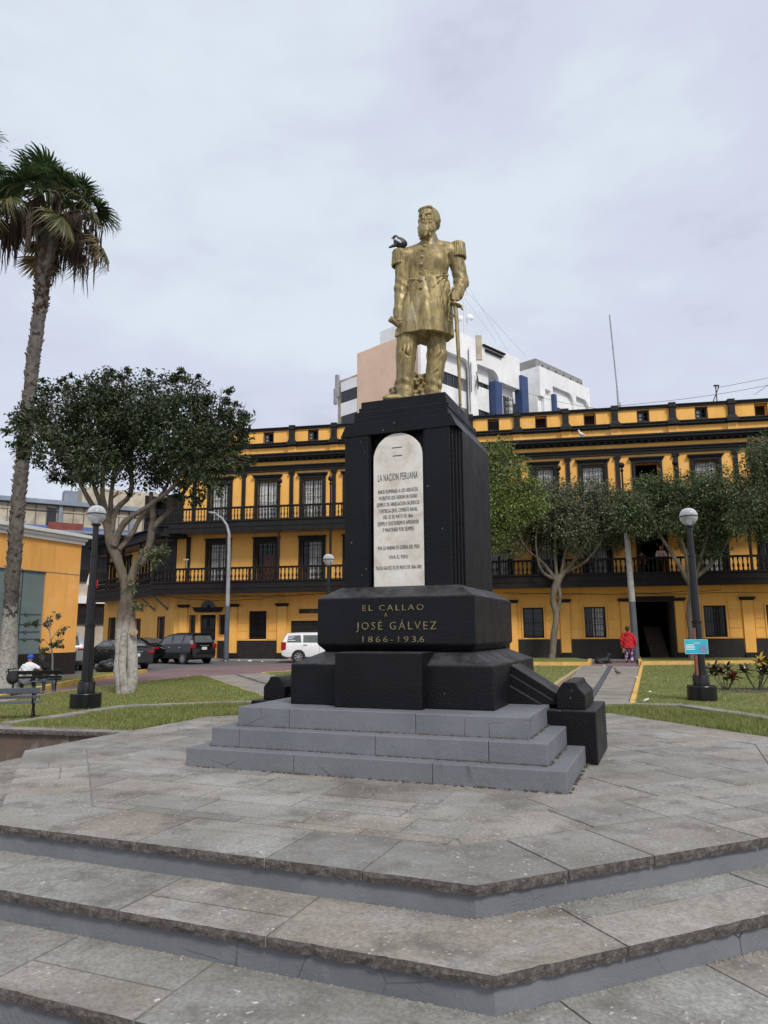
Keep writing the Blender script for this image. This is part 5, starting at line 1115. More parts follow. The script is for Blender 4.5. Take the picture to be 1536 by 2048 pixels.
for a, c, sag in wires:
    a, c = Vector(a), Vector(c); n = 12
    e = MB().tube([a.lerp(c, i / n) - Vector((0, 0, sag * math.sin(math.pi * i / n))) for i in range(n + 1)], .012, 4).build('overhead_wire', M['plastic'], None); tag(e, next(WL), 'wire', 'overhead wires above the yellow building')
# ------------------------------------------------------------------ distant flats on the left
fb = empty('blue_trimmed_building', (-28, 56, 0), R(33.7), 'weathered building with cream curtained windows and blue bands behind the orange building', 'building')
MB().box(-12, 13.5, .3, 12, -.3, 11.5).build('core_wall', M['tan'], fb); MB().box(-12.3, 13.8, -.3, 12, 11.45, 11.8).build('roof_edge', M['slate'], fb)
for i in range(9):
    x = -11.6 + i * 2.8; f = MB().box(x, x + 2.5, .12, .2, 9.75, 11.35).build('window', M['cream'], fb)
    for k in range(4): MB().box(x + k * .8, x + k * .8 + .06, .05, .12, 9.75, 11.35).build('mullion', M['ferrod'], f)
    MB().box(x, x + 2.5, .04, .12, 10.9, 10.96).box(x + 1.65, x + 2.35, .09, .11, 9.8, 11.2).build('pane', M['glassd'] if i % 3 == 1 else M['cream'], f)
    MB().box(x + 2.5, x + 2.8, -.1, .3, 9.2, 11.45).build('pier', M['bluel' if i % 2 else 'slate'], fb)
MB().box(-12, 13.5, -.25, .3, 8.7, 9.72).build('blue_band', M['bluel'], fb); MB().box(1.3, 3.9, -.4, -.26, 8.75, 10.0).build('red_board', M['brick'], fb)
for k, z in enumerate((5.4, 2.0)): MB().box(-12, 13.5, -.2, .3, z + 1.6, z + 2.2).build('white_band', M['white'], fb); strips = MB().box(-11.5, 13, .1, .25, z, z + 1.6).build('window', M['glassd'], fb)
MB().box(2.6, 3.6, 1, 2, 11.8, 12.9).build('water_tank', M['slate'], fb); MB().tube([(3.2, 1.5, 12.9), (3.4, 1.5, 17.5)], .06, 6).build('aerial', M['ferro'], fb)
MB().box(4.2, 12, 2.2, 8, 11.8, 13.6).build('roof_room', M['cream'], fb)
f2 = empty('striped_apartment_block', (-42, 92, 0), R(4), 'distant block with alternating cream bands and dark windows between the orange building and the corner', 'building')
MB().box(-6, 14, .4, 12, -.3, 14).build('core_wall', M['tan'], f2)
for k in range(5):
    z = .6 + k * 2.85
    MB().box(-6, 14, -.2, .4, z + 1.35, z + 2.85).build('spandrel', M['cream' if k % 2 else 'white'], f2)
    for i in range(10): f = MB().box(-5.9 + i * 2, -4.3 + i * 2, .2, .3, z, z + 1.35).build('window', M['glassd'], f2); MB().box(-5.15 + i * 2, -5.05 + i * 2, .1, .2, z, z + 1.35).build('mullion', M['ferro'], f)
f3 = empty('grey_canopy', (-19.0, 47.0, 0), R(20), 'flat blue grey canopy roof between orange building and corner balcony', 'canopy')
MB().box(-3.6, 3.2, -1, 3, 7.55, 7.75).build('roof', M['slate'], f3)
for x in (-3.2, 2.8): MB().box(x, x + .25, -.6, -.35, -.2, 7.55).build('post', M['slate'], f3)
MB().box(-3.4, 3, 2.6, 2.9, 5.6, 7.5).build('back_wall', M['ferrod'], f3)
# ------------------------------------------------------------------ trees
def limbs(name, Ls, mat, parent, seg=9, gnarl=.12):
    m = MB()
    for L in Ls:
        P = [Vector(q[:3]) for q in L]; r = [q[3] for q in L]; pts, rr = [], []; n = len(P)
        for i in range(n - 1):      # catmull-rom
            p0, p1, p2, p3 = P[max(i - 1, 0)], P[i], P[i + 1], P[min(i + 2, n - 1)]; k = max(3, int((p2 - p1).length / .22))
            for j in range(k):
                t = j / k; t2, t3 = t * t, t * t * t
                q = .5 * ((2 * p1) + (-p0 + p2) * t + (2 * p0 - 5 * p1 + 4 * p2 - p3) * t2 + (-p0 + 3 * p1 - 3 * p2 + p3) * t3)
                w = gnarl * (r[i] * (1 - t) + r[i + 1] * t); pts.append(q + Vector((rng.uniform(-w, w), rng.uniform(-w, w), 0))); rr.append((r[i] * (1 - t) + r[i + 1] * t) * rng.uniform(.92, 1.1))
        pts.append(P[-1]); rr.append(r[-1]); m.tube(pts, rr, seg, wob=.16)
    return m.build(name, mat, parent, smooth=True, angle=80)
def twigs(m, blobs, origin_pts, n, r=.012):
    for _ in range(n):
        bx = rng.choice(blobs); c = Vector(bx[:3]); o = min(origin_pts, key=lambda p: (Vector(p) - c).length + rng.uniform(0, .6)); o = Vector(o)
        e = c + Vector((rng.gauss(0, .5), rng.gauss(0, .5), rng.gauss(.15, .45))) * bx[3]; mid = o.lerp(e, .5) + Vector((rng.gauss(0, .12), rng.gauss(0, .12), rng.uniform(-.05, .2)))
        m.tube([o, mid, e], [r * 1.6, r, r * .4], 4, cap=False)
def leaves(blobs, n, size, aspect=.45, per=26, clump=.20, droop=.35, shell=.55, fill=None):
    B_ = np.array(blobs); w = B_[:, 3] ** 2.3; w /= w.sum(); nc = max(1, n // per); pick = nrg.choice(len(B_), nc, p=w)
    d = nrg.normal(size=(nc, 3)); d /= np.linalg.norm(d, axis=1)[:, None]; rad = np.where(nrg.random(nc) < shell, nrg.uniform(.8, 1.06, nc), nrg.random(nc) ** .5)
    cc = B_[pick, :3] + d * (B_[pick, 3] * rad)[:, None]; cs = clump * B_[pick, 3] * nrg.uniform(.6, 1.4, nc)
    i = np.repeat(np.arange(nc), per); m = len(i); out = d[i]
    pos = cc[i] + nrg.normal(size=(m, 3)) * cs[i][:, None] * np.array([1, 1, .6]) - np.array([0, 0, 1]) * (nrg.random(m) * cs[i] * 1.3)[:, None] * droop
    ax = nrg.normal(size=(m, 3)) * .7 + out * .6; ax[:, 2] -= droop; ax /= np.linalg.norm(ax, axis=1)[:, None]
    t = nrg.normal(size=(m, 3)); sd_ = np.cross(ax, t); sd_ /= np.linalg.norm(sd_, axis=1)[:, None]; nn = np.cross(ax, sd_)
    L = (size * nrg.uniform(.6, 1.3, m))[:, None]; W_ = L * aspect / 2
    V = np.zeros((m, 4, 3)); V[:, 0] = pos; V[:, 1] = pos + ax * L * .45 + sd_ * W_ + nn * W_ * .35; V[:, 2] = pos + ax * L; V[:, 3] = pos + ax * L * .45 - sd_ * W_ + nn * W_ * .35
    return V.reshape(-1, 3)
def tree(name, base, label, Ls, blobs, n, size, bark, leafm, tw=60, group=None, **kw):
    e = empty(name, base, 0, label, 'tree', group); off = Vector(base)
    Ls = [[(q[0] - off.x, q[1] - off.y, q[2] - off.z, q[3]) for q in L] for L in Ls]; Bl = [(q[0] - off.x, q[1] - off.y, q[2] - off.z, q[3]) for q in blobs]
    big = [L for L in Ls if L[0][3] > .0 and L[0][2] < .6]; rest = [L for L in Ls if L not in big]
    limbs('trunk', big, bark, e); 
    for L in rest: limbs('limb', [L], bark, e, 7)
    m = MB(); pts = [q[:3] for L in Ls for q in L[1:] if q[2] > min(b_[2] for b_ in Bl) - 1.2] or [Ls[0][-1][:3]]; twigs(m, Bl, pts, tw); t = m.build('twigs', bark, e); t['kind'] = 'stuff'
    V = leaves(Bl, n, size, **kw); c = link('crown', mesh_np('crown', V if base[1] < 31 else V - np.array([0, 0, .25]), np.arange(len(V)).reshape(-1, 4), leafm), e); c['kind'] = 'stuff'; return e
LF1 = m_leaf('dark_ficus_leaf', (.012, .021, .007), (.028, .046, .014), (.062, .090, .030)); LF2 = m_leaf('dusty_olive_leaf', (.050, .060, .030), (.11, .128, .062), (.20, .22, .12))
LF3 = m_leaf('mid_green_leaf', (.030, .048, .017), (.075, .11, .038), (.17, .215, .095)); LF5 = m_leaf('yellow_green_leaf', (.05, .08, .014), (.12, .165, .035), (.25, .30, .075))
BK1 = m_bark('ficus_bark_limewashed', (.075, .058, .042), (.20, .16, .12), 1.28); BK2 = m_bark('grey_brown_bark', (.085, .07, .052), (.22, .185, .14))
F1 = [(-8.07, 16.2, 5.93, 0.51), (-8.34, 16.4, 6.29, 0.32), (-7.75, 16.7, 6.63, 0.6), (-7.24, 15.6, 5.4, 0.54), (-6.64, 15.9, 6.54, 0.55), (-6.55, 16.5, 7.05, 0.44), (-6.77, 16.6, 6.03, 0.87), (-6.31, 15.3, 5.03, 0.53), (-5.82, 16.2, 6.39, 0.77), (-5.87, 16.8, 5.71, 0.94), (-5.22, 16.7, 6.8, 0.58), (-4.4, 15.9, 6.74, 0.4), (-4.74, 15.8, 5.79, 0.82), (-4.95, 16.5, 5.15, 0.5), (-4.21, 16.6, 6.14, 0.67), (-4.12, 15.7, 5.06, 0.63), (-3.64, 16.2, 5.95, 0.47), (-3.91, 16.7, 5.54, 0.52), (-3.38, 16.2, 6.25, 0.27), (-4.4, 16.2, 4.53, 0.36), (-7.27, 16.5, 5.15, 0.44), (-7.62, 16.2, 7.08, 0.16), (-6.42, 16.2, 7.23, 0.16), (-8.2, 16.2, 5.45, 0.28)]
TIPS = [(-8.35, 16.2, 6.75, .14), (-8.05, 16.1, 7.05, .12), (-7.35, 16.3, 7.12, .18), (-7.0, 16, 7.2, .12), (-6.1, 16.1, 7.25, .16), (-5.55, 16.4, 7.22, .2), (-4.75, 16.1, 7.15, .18), (-4.2, 16.0, 7.12, .16), (-3.75, 16.3, 6.78, .2), (-3.3, 16.1, 6.55, .14), (-3.05, 16.2, 6.1, .15), (-3.1, 16.3, 5.6, .16), (-3.4, 16.1, 5.0, .2), (-3.05, 16.2, 5.15, .14), (-3.9, 16.0, 4.5, .22), (-4.75, 16.1, 4.25, .16), (-8.6, 16.2, 5.9, .16), (-8.5, 16.1, 5.45, .16), (-7.75, 16.2, 4.85, .18), (-7.3, 16.1, 4.72, .14), (-6.75, 16, 4.75, .14), (-6.0, 16.2, 4.4, .14)]
L1 = [[(-5.78, 16.2, -0.12, 0.12), (-5.84, 16.2, 0.44, 0.145), (-5.87, 16.2, 0.98, 0.115), (-5.86, 16.2, 1.64, 0.11), (-5.82, 16.2, 2.2, 0.095), (-5.98, 16.2, 2.76, 0.10), (-6.2, 16.2, 3.27, 0.115), (-6.32, 16.2, 3.73, 0.10)],
[(-5.62, 16.25, -0.1, 0.11), (-5.59, 16.2, 0.54, 0.125), (-5.62, 16.2, 1.09, 0.11), (-5.68, 16.2, 1.69, 0.105), (-5.72, 16.2, 2.19, 0.10), (-5.69, 16.2, 2.53, 0.095), (-5.53, 16.2, 2.87, 0.08), (-5.34, 16.2, 3.19, 0.075), (-5.3, 16.2, 3.55, 0.079), (-5.32, 16.3, 3.91, 0.06), (-5.45, 16.5, 4.48, 0.045)],
[(-5.68, 16.12, -0.1, 0.08), (-5.76, 16.1, 0.45, 0.09), (-5.76, 16.1, 1.09, 0.08), (-5.71, 16.12, 1.64, 0.08)],
[(-5.5, 16.2, 2.76, 0.09), (-5.31, 16.2, 2.98, 0.085), (-5.0, 16.2, 3.15, 0.066)], [(-5.33, 16.2, 3.5, 0.068), (-5.14, 16.2, 3.76, 0.06), (-4.85, 16.4, 4.16, 0.05), (-4.52, 16.6, 4.79, 0.04), (-4.14, 16.7, 5.18, 0.03)],
[(-6.32, 16.2, 3.7, 0.09), (-6.64, 16.1, 4.12, 0.06), (-6.91, 16.0, 4.63, 0.042), (-7.15, 15.9, 5.19, 0.03)], [(-6.3, 16.2, 3.72, 0.09), (-6.57, 16.3, 4.27, 0.06), (-6.84, 16.4, 4.89, 0.042), (-6.92, 16.4, 5.49, 0.03)],
[(-6.28, 16.2, 3.7, 0.08), (-6.34, 15.9, 4.31, 0.052), (-6.31, 15.8, 4.98, 0.04)], [(-6.22, 16.2, 3.5, 0.09), (-6.21, 16.4, 4.05, 0.07), (-5.92, 16.5, 4.48, 0.06), (-5.95, 16.5, 5.14, 0.04), (-6.06, 16.5, 5.75, 0.03)],
[(-6.1, 16.1, 3.2, 0.09), (-5.84, 16.0, 3.7, 0.072), (-5.26, 15.9, 4.08, 0.052), (-4.74, 15.8, 4.46, 0.042), (-4.37, 15.8, 5.09, 0.03)], [(-6.05, 16.2, 3.1, 0.075), (-5.87, 16.5, 3.48, 0.062), (-5.69, 16.7, 3.98, 0.052), (-5.22, 16.8, 4.6, 0.042), (-5.01, 16.8, 5.33, 0.03)],
[(-6.23, 16.3, 3.6, 0.068), (-6.38, 16.5, 4.31, 0.052), (-6.36, 16.6, 5.05, 0.042), (-6.34, 16.6, 5.78, 0.03)]]
t1 = tree('ficus_tree', (-5.72, 16.2, -.08), 'large dark ficus with forked limewashed double trunk on the left lawn', L1, F1 + TIPS, 50000, .092, BK1, LF1, 190, clump=.20, per=42, droop=.55, shell=.7)
V = np.concatenate([leaves([(.55, 0, 2.95 + .1, .28)], 500, .08), leaves([(.08, -.2, 2.3, .18)], 160, .07), leaves([(.25, -.1, 2.0, .16)], 120, .07)]); o = link('sprouts', mesh_np('sprouts', V, np.arange(len(V)).reshape(-1, 4), LF3), t1); o['kind'] = 'stuff'
for x, z, r in ((.20, 1.34, .075), (.07, 2.42, .06)):
    MB().lathe([(r * .9, -.03), (r * 1.1, 0), (.001, .004)], (0, 0, 0), 9).build('pruning_scar', simple('cut_wood', (.30, .22, .14), .8, .3, 20), t1, loc=(x, -.17, z), rot=(R(80), 0, R(-20 if x < 0 else 25)))
F2 = [(5.74, 35.0, 7.35, 0.73), (6.16, 35.5, 6.42, 0.79), (6.89, 34.5, 7.51, 0.84), (7.48, 35.8, 6.71, 1.0), (7.82, 35.3, 8.15, 0.74), (8.75, 35.0, 8.22, 0.73), (8.5, 34.2, 6.95, 1.07), (8.39, 35.5, 6.03, 0.86), (9.98, 35.4, 8.29, 0.79), (9.92, 35.0, 6.95, 1.1), (9.48, 34.5, 5.9, 0.8), (10.87, 34.7, 7.89, 0.85), (11.21, 35.6, 6.78, 1.04), (11.33, 35.0, 5.9, 0.6), (6.41, 35.0, 5.48, 0.54), (11.81, 35.0, 7.4, 0.75), (12.3, 35.0, 6.6, .7), (7.2, 35.2, 7.6, .7), (8.1, 35, 7.6, .9), (5.69, 35.0, 5.73, 0.49)]
L2 = [[(7.96, 35.0, -0.2, 0.171), (8.12, 35.0, 1.0, 0.146), (8.26, 35.0, 1.95, 0.14), (8.13, 35.0, 2.79, 0.13), (8.41, 35.0, 3.51, 0.18), (8.8, 35.0, 4.12, 0.13)], [(8.28, 35.1, 1.83, 0.09), (8.49, 35.0, 2.67, 0.09), (8.43, 35.0, 3.39, 0.10)],
[(8.41, 35.0, 3.4, 0.12), (8.35, 35.0, 4.85, 0.07), (8.47, 35.0, 6.58, 0.05), (8.43, 35.0, 7.84, 0.03)], [(8.34, 35.0, 3.6, 0.11), (7.72, 35.0, 4.49, 0.07), (6.89, 35.0, 5.23, 0.055), (6.56, 35.0, 6.1, 0.04), (6.23, 35.0, 7.1, 0.03)],
[(8.79, 35.0, 4.0, 0.11), (9.57, 34.8, 4.97, 0.09), (10.25, 34.6, 6.07, 0.065), (10.68, 34.6, 7.32, 0.04)], [(8.79, 35.0, 4.0, 0.11), (9.92, 35.0, 4.6, 0.07), (10.85, 35.0, 5.82, 0.06), (11.66, 35.0, 7.06, 0.04)],
[(8.55, 35.0, 3.7, 0.09), (8.85, 34.7, 5.1, 0.055), (9.37, 34.5, 5.83, 0.045), (9.81, 34.5, 7.08, 0.03)], [(8.18, 35.0, 3.7, 0.09), (7.58, 34.8, 4.13, 0.055), (7.39, 34.8, 5.35, 0.045), (7.56, 34.8, 6.59, 0.03)]]
tree('ficus_tree', (7.96, 35, -.15), 'thin crowned dusty green tree with twisted bare limbs right of the pedestal', L2, F2, 30000, .13, BK2, LF2, 240, per=18, clump=.26, shell=.75, droop=.4)
F3 = [(11.37, 32.0, 7.02, 0.67), (12.06, 32.5, 7.8, 0.72), (11.8, 32.0, 6.3, 0.7), (12.8, 32.0, 7.8, 0.78), (13.19, 32.6, 7.12, 1.02), (12.95, 31.4, 6.25, 0.65), (14.18, 32.3, 7.8, 0.85), (14.29, 32.0, 6.77, 1.07), (14.38, 32.4, 5.68, 0.81), (15.1, 31.6, 7.83, 0.88), (15.52, 32.5, 6.61, 0.95), (10.9, 32.0, 6.5, 0.6), (10.8, 32.2, 7.2, 0.5), (15.89, 32.0, 6.99, 0.78), (14.83, 32.0, 5.06, 0.49), (13.68, 32.0, 4.5, 0.3)]
L3 = [[(13.42, 32.0, -0.15, 0.2), (13.5, 32.0, 0.98, 0.178), (13.48, 32.0, 2.07, 0.17), (13.66, 32.0, 2.95, 0.17), (13.48, 32.0, 3.61, 0.15)], [(13.48, 32.0, 3.4, 0.13), (12.88, 32.0, 4.51, 0.085), (12.29, 32.0, 5.64, 0.06), (11.8, 32.0, 6.79, 0.04)], [(13.55, 32.0, 3.5, 0.13), (13.46, 32.0, 4.73, 0.08), (13.09, 32.0, 5.86, 0.06), (12.97, 32.0, 7.24, 0.04)],
[(13.69, 32.0, 3.3, 0.13), (14.09, 32.0, 4.28, 0.085), (14.52, 32.0, 5.4, 0.06), (14.76, 32.0, 6.99, 0.04)], [(13.69, 32.0, 3.39, 0.11), (14.76, 32.0, 4.27, 0.08), (15.53, 32.0, 5.39, 0.06), (15.98, 32.0, 6.76, 0.04)]]
tree('ficus_tree', (13.42, 32, -.15), 'bushy green tree behind the right globe lamp', L3, F3, 34000, .125, BK2, LF3, 130, per=20, clump=.24, droop=.5)
F4 = [(15.01, 29.0, 6.44, 0.81), (15.79, 29.5, 7.6, 0.86), (16.14, 29.0, 8.3, 0.8), (15.2, 28.6, 8.2, 0.5), (16.49, 29.3, 7.34, 1.12), (16.41, 29.0, 6.02, 1.01), (15.76, 29.4, 5.57, 0.72), (17.32, 29.0, 8.96, 0.91), (17.76, 29.3, 7.54, 1.22), (17.43, 29.0, 6.01, 1.01), (15.7, 29.0, 9.1, 0.3), (15.26, 29.0, 9.0, 0.2), (14.42, 29.0, 5.52, 0.5), (18.31, 29.0, 8.53, 1.01)]
L4 = [[(16.6, 29.0, -0.15, 0.202), (16.6, 29.0, 1.37, 0.182), (16.6, 29.0, 2.76, 0.175), (16.59, 29.0, 3.76, 0.16)], [(16.58, 29.0, 3.66, 0.121), (16.06, 29.0, 4.58, 0.081), (15.59, 29.0, 6.02, 0.061), (15.52, 29.0, 7.49, 0.04)], [(16.58, 29.0, 3.66, 0.121), (16.84, 29.0, 5.19, 0.081), (16.9, 29.0, 6.85, 0.061), (16.84, 29.0, 8.33, 0.04)], [(16.62, 29.0, 3.66, 0.121), (17.51, 29.0, 4.78, 0.081), (18.09, 29.0, 6.42, 0.061), (18.06, 29.0, 8.11, 0.04)]]
tree('ficus_tree', (16.6, 29, -.15), 'tall green tree reaching in from the right edge before the balconies', L4, F4, 30000, .125, BK2, LF3, 100, per=20, clump=.25, droop=.5)
F5 = [(4.67, 30.0, 8.77, 0.58), (5.11, 30.0, 9.1, 0.38), (5.47, 30.3, 8.51, 0.42), (4.79, 30.3, 7.63, 0.84), (4.88, 29.7, 6.64, 0.93), (5.71, 30.0, 7.67, 0.63), (6.28, 30.3, 7.29, 0.63), (5.56, 30.0, 6.48, 0.79), (4.94, 30.3, 5.67, 0.74), (3.68, 30.0, 7.79, 1.04), (3.44, 30.0, 6.49, 1.15), (3.83, 30.0, 5.42, 0.84), (6.52, 30.0, 6.69, 0.52), (5.95, 30.0, 8.43, 0.25), (4.56, 30.0, 4.99, 0.46), (2.81, 30.0, 7.14, 0.94)]
L5 = [[(3.58, 30.0, -0.15, 0.188), (3.52, 30.0, 1.47, 0.167), (3.66, 30.0, 2.9, 0.16), (3.58, 30.0, 3.94, 0.146)], [(3.58, 30.0, 3.84, 0.125), (4.03, 30.0, 4.99, 0.084), (4.71, 30.0, 6.48, 0.063), (5.18, 30.0, 8.0, 0.042)], [(3.58, 30.0, 3.84, 0.125), (3.3, 30.0, 5.42, 0.084), (3.45, 30.0, 7.14, 0.063), (4.13, 30.0, 8.44, 0.042)], [(3.62, 30.0, 3.94, 0.104), (4.44, 30.0, 4.78, 0.063), (5.32, 30.0, 5.84, 0.042), (6.0, 30.0, 6.91, 0.031)]]
tree('ficus_tree', (3.58, 30, -.12), 'drooping yellow green tree directly behind the right side of the pedestal', L5, F5, 30000, .12, BK2, LF5, 90, per=22, clump=.22, droop=.9)
# sapling by the orange building
sp = empty('sapling', (-9.96, 22.0, -.14), 0, 'slender sapling with sparse leaves before the orange building', 'tree', None, .82)
m = MB().tube([(0, 0, 0), (-.04, 0, .83), (-.15, 0, 1.4), (-.23, 0, 1.96), (-.3, 0, 2.2)], [.036, .028, .022, .016, .008], 6); m.build('trunk', M['pole'], sp, smooth=True)
m = MB(); Bs = []
for a, b_ in (((-.1, 0, 1.1), (-.45, .1, 1.45)), ((-.1, 0, 1.1), (.3, 0, 1.6)), ((-.15, 0, 1.4), (.3, -.1, 2.0)), ((-.2, 0, 1.8), (-.85, 0, 2.05)), ((-.2, 0, 1.7), (-.5, .1, 2.25)), ((-.12, 0, 1.2), (.15, .1, 1.3)), ((-.2, 0, 1.9), (-.1, 0, 2.4)), ((-.1, 0, 1.0), (-.5, 0, 1.0))):
    m.tube([a, ((a[0] + b_[0]) / 2, 0, (a[2] + b_[2]) / 2 + .08), b_], [.014, .01, .005], 5); Bs.append(b_ + (.17,)); Bs.append(((a[0] + b_[0]) / 2, 0, (a[2] + b_[2]) / 2, .13))
m.build('branches', BK2, sp); V = leaves(Bs, 340, .15, per=10, aspect=.5, droop=.8); o = link('crown', mesh_np('crown', V, np.arange(len(V)).reshape(-1, 4), LF2), sp); o['kind'] = 'stuff'
# palms
LP1 = m_leaf('palm_green', (.020, .040, .014), (.045, .080, .024), (.10, .14, .055)); LP2 = m_leaf('palm_straw', (.14, .10, .04), (.26, .19, .08), (.40, .32, .16)); LPY = m_leaf('palm_yellowing', (.04, .05, .015), (.085, .09, .03), (.20, .17, .07))
def fan(R_=.8, n=34, spread=250, droop=.5, thick=.5):
    V, F = [], []
    for i in range(n):
        a = R(-spread / 2 + spread * i / (n - 1) + rng.uniform(-2, 2)); L = R_ * (.72 + .28 * math.cos(a / 2.1)) * rng.uniform(.9, 1.08); w = R_ * .042
        d = Vector((math.cos(a), math.sin(a), 0)); s = Vector((-d.y, d.x, 0)); k = len(V); z = .02 * (i % 2)
        pts = [(0, .002, 0.0), (.40, w * 1.05, -.03), (.72, w * .7, -.03 - droop * .10), (.90, w * .35, -.03 - droop * .26 * rng.uniform(.5, 1.3)), (1.0, .001, -.03 - droop * .48 * rng.uniform(.4, 1.5))]
        for t, ww, zz in pts: p = d * (L * t); V += [tuple(p + s * ww + Vector((0, 0, zz * R_ + z))), tuple(p - s * ww + Vector((0, 0, zz * R_ - z * .5)))]
        F += [(k + 2 * j, k + 2 * j + 1, k + 2 * j + 3, k + 2 * j + 2) for j in range(len(pts) - 1)]
    return V, F
FANS = []
for k in range(6): V, F = fan(droop=(.35, .6, .9, .5, .8, 1.4)[k], spread=(250, 240, 230, 260, 200, 150)[k]); FANS.append((V, F))
FM = {}
def fan_mesh(k, mat):
    if (k, mat.name) not in FM: FM[(k, mat.name)] = mesh_np('frond', FANS[k][0], FANS[k][1], mat)
    return FM[(k, mat.name)]
def palm(base, prof, label, seed, crown_r=.8, nf=34):
    rs = random.Random(seed); e = empty('palm_tree', base, 0, label, 'palm')
    o = Vector(base); P = [(Vector(q[:3]) - o, q[3]) for q in prof]; pts = [p for p, r in P]; rr = [r for p, r in P]
    BKP = m_bark('palm_trunk_bark', (.055, .045, .038), (.17, .15, .13), 1.86 if seed == 1 else None)
    m = MB(); dense = []; 
    for i in range(len(pts) - 1):
        k = max(2, int((pts[i + 1] - pts[i]).length / .1))
        for j in range(k): dense.append((pts[i].lerp(pts[i + 1], j / k), rr[i] + (rr[i + 1] - rr[i]) * j / k))
    m.tube([p for p, r in dense], [r * .86 for p, r in dense], 14, wob=.07).build('trunk', BKP, e, smooth=True, angle=80)
    mo = MB(); mb_ = MB(); L = [(p, r) for p, r in dense if p.z > 1.95]; ht = L[-1][0].z
    for n_, (p, r) in enumerate(L):
        for q in range(9):
            a = rs.uniform(0, 6.283); z = p.z + rs.uniform(-.05, .05); top = p.z > ht - 3.2; w = rs.uniform(.05, .085) * (1 if not top else .75); up = rs.uniform(.07, .13); outw = rs.uniform(.008, .038) + (.04 if rs.random() < .07 else 0) + (.03 if top else 0)
            d = Vector((math.cos(a), math.sin(a), 0)); s = Vector((-d.y, d.x, 0)); b_ = Vector((p.x, p.y, z)) + d * r * .80; t = b_ + d * (outw + r * .1) + Vector((0, 0, up)); tgt = mo if top else mb_
            tgt.add([b_ - s * w, b_ + s * w, t + s * w * .45, t - s * w * .45, b_ - s * w * .6 + Vector((0, 0, .06)) - d * .02, b_ + s * w * .6 + Vector((0, 0, .06)) - d * .02], [(0, 1, 2, 3), (3, 2, 5, 4), (0, 3, 4), (1, 5, 2)])
    q = mo.build('old_leaf_bases', simple('rusty_brown_boots', (.085, .048, .030), .9, .5, 8, c2=(.20, .13, .08)), e); q['kind'] = 'stuff'
    q = mb_.build('leaf_scars', simple('grey_boots', (.165, .145, .125), .9, .5, 9, c2=(.06, .05, .04)), e); q['kind'] = 'stuff'
    top = P[-1][0]; 
    for i in range(nf):
        az = i * 2.39996 + rs.uniform(-.2, .2); f = i / (nf - 1); el = R(84 - 112 * f ** .95 + rs.uniform(-9, 9)); Lp = rs.uniform(1.0, 1.45) * (.85 if f < .2 else 1.0)
        d = Vector((math.cos(az) * math.cos(el), math.sin(az) * math.cos(el), math.sin(el))); p0 = top + Vector((0, 0, -.05)) + Vector((d.x, d.y, 0)) * .10; p1 = p0 + d * Lp * .6 + Vector((0, 0, .03)); p2 = p0 + d * Lp + Vector((0, 0, -.10))
        mat = LP1 if f < .66 else (LPY if f < .9 else LP2); fd = (p2 - p1).normalized(); fd = (fd + Vector((0, 0, -.35 * (.3 + f)))).normalized()
        Rm = fd.to_track_quat('X', 'Z').to_matrix().to_4x4() @ Matrix.Rotation(rs.uniform(-.5, .5), 4, 'X')
        k = rs.choice((0, 1, 3)) if f < .4 else (rs.choice((1, 2, 4)) if f < .75 else 5); o_ = link('frond', fan_mesh(k, mat), e); sc = crown_r / .8 * rs.uniform(.85, 1.1); o_.matrix_local = Matrix.Translation(p2) @ Rm @ Matrix.Scale(sc, 4)
        MB().tube([p0, p1, p2], [.035, .022, .016], 5).build('leaf_stalk', LPY if f > .5 else LP1, o_ if 0 else e)
    m = MB()
    for i in range(18):
        az = rs.uniform(0, 6.28); c = top + Vector((math.cos(az) * .25, math.sin(az) * .25, .15)); tip = top + Vector((math.cos(az), math.sin(az), 0)) * rs.uniform(.8, 1.5) + Vector((0, 0, rs.uniform(-.6, .1)))
        m.tube([c, c.lerp(tip, .5) + Vector((0, 0, .3)), tip], [.02, .016, .012], 4)
        for j in range(22):
            t = rs.uniform(.35, 1); b_ = c.lerp(tip, t) + Vector((0, 0, .3 * math.sin(math.pi * t))); Lh = rs.uniform(.6, 1.7); pt = b_.copy(); pl = [b_]
            for s_ in range(5): pt = pt + Vector((rs.gauss(0, .02), rs.gauss(0, .02), -Lh / 5)); pl.append(pt)
            m.tube(pl, [.012, .018, .026, .022, .015, .004], 3, cap=False)
    q = m.build('dead_strands', simple('brown_strands', (.075, .05, .038), .9, .4, 10, c2=(.18, .13, .085)), e); q['kind'] = 'stuff'
    m = MB(); V, F = [], []
    for i in range(30):
        az = rs.uniform(0, 6.28); rr_ = rs.uniform(.15, .8); b_ = top + Vector((math.cos(az) * rr_, math.sin(az) * rr_, rs.uniform(-.1, .65))); L_ = rs.uniform(.3, .75)
        for j in range(7):
            s = Vector((rs.gauss(0, 1), rs.gauss(0, 1), 0)).normalized() * .016; q2 = b_ + Vector((rs.gauss(0, .09), rs.gauss(0, .09), -L_ * rs.uniform(.7, 1.1))); k = len(V); V += [tuple(b_ - s), tuple(b_ + s), tuple(q2)]; F.append((k, k + 1, k + 2))
    q = link('straw_skirt', mesh_np('straw_skirt', V, F, LP2), e); q['kind'] = 'stuff'; return e
palm((-10.3, 20, -.25), [(-10.31, 20.0, -0.29, 0.36), (-10.3, 20.0, 0.27, 0.31), (-10.33, 20.0, 1.82, 0.215), (-10.35, 20.0, 4.98, 0.205), (-10.24, 20.0, 9.14, 0.20), (-10.15, 20.0, 10.7, 0.21), (-10.12, 20.0, 11.73, 0.24), (-10.07, 20.0, 12.77, 0.29), (-10.06, 20.0, 13.75, 0.22)], 'tall fan palm with limewashed trunk foot at the left edge', 1, .80, 36)
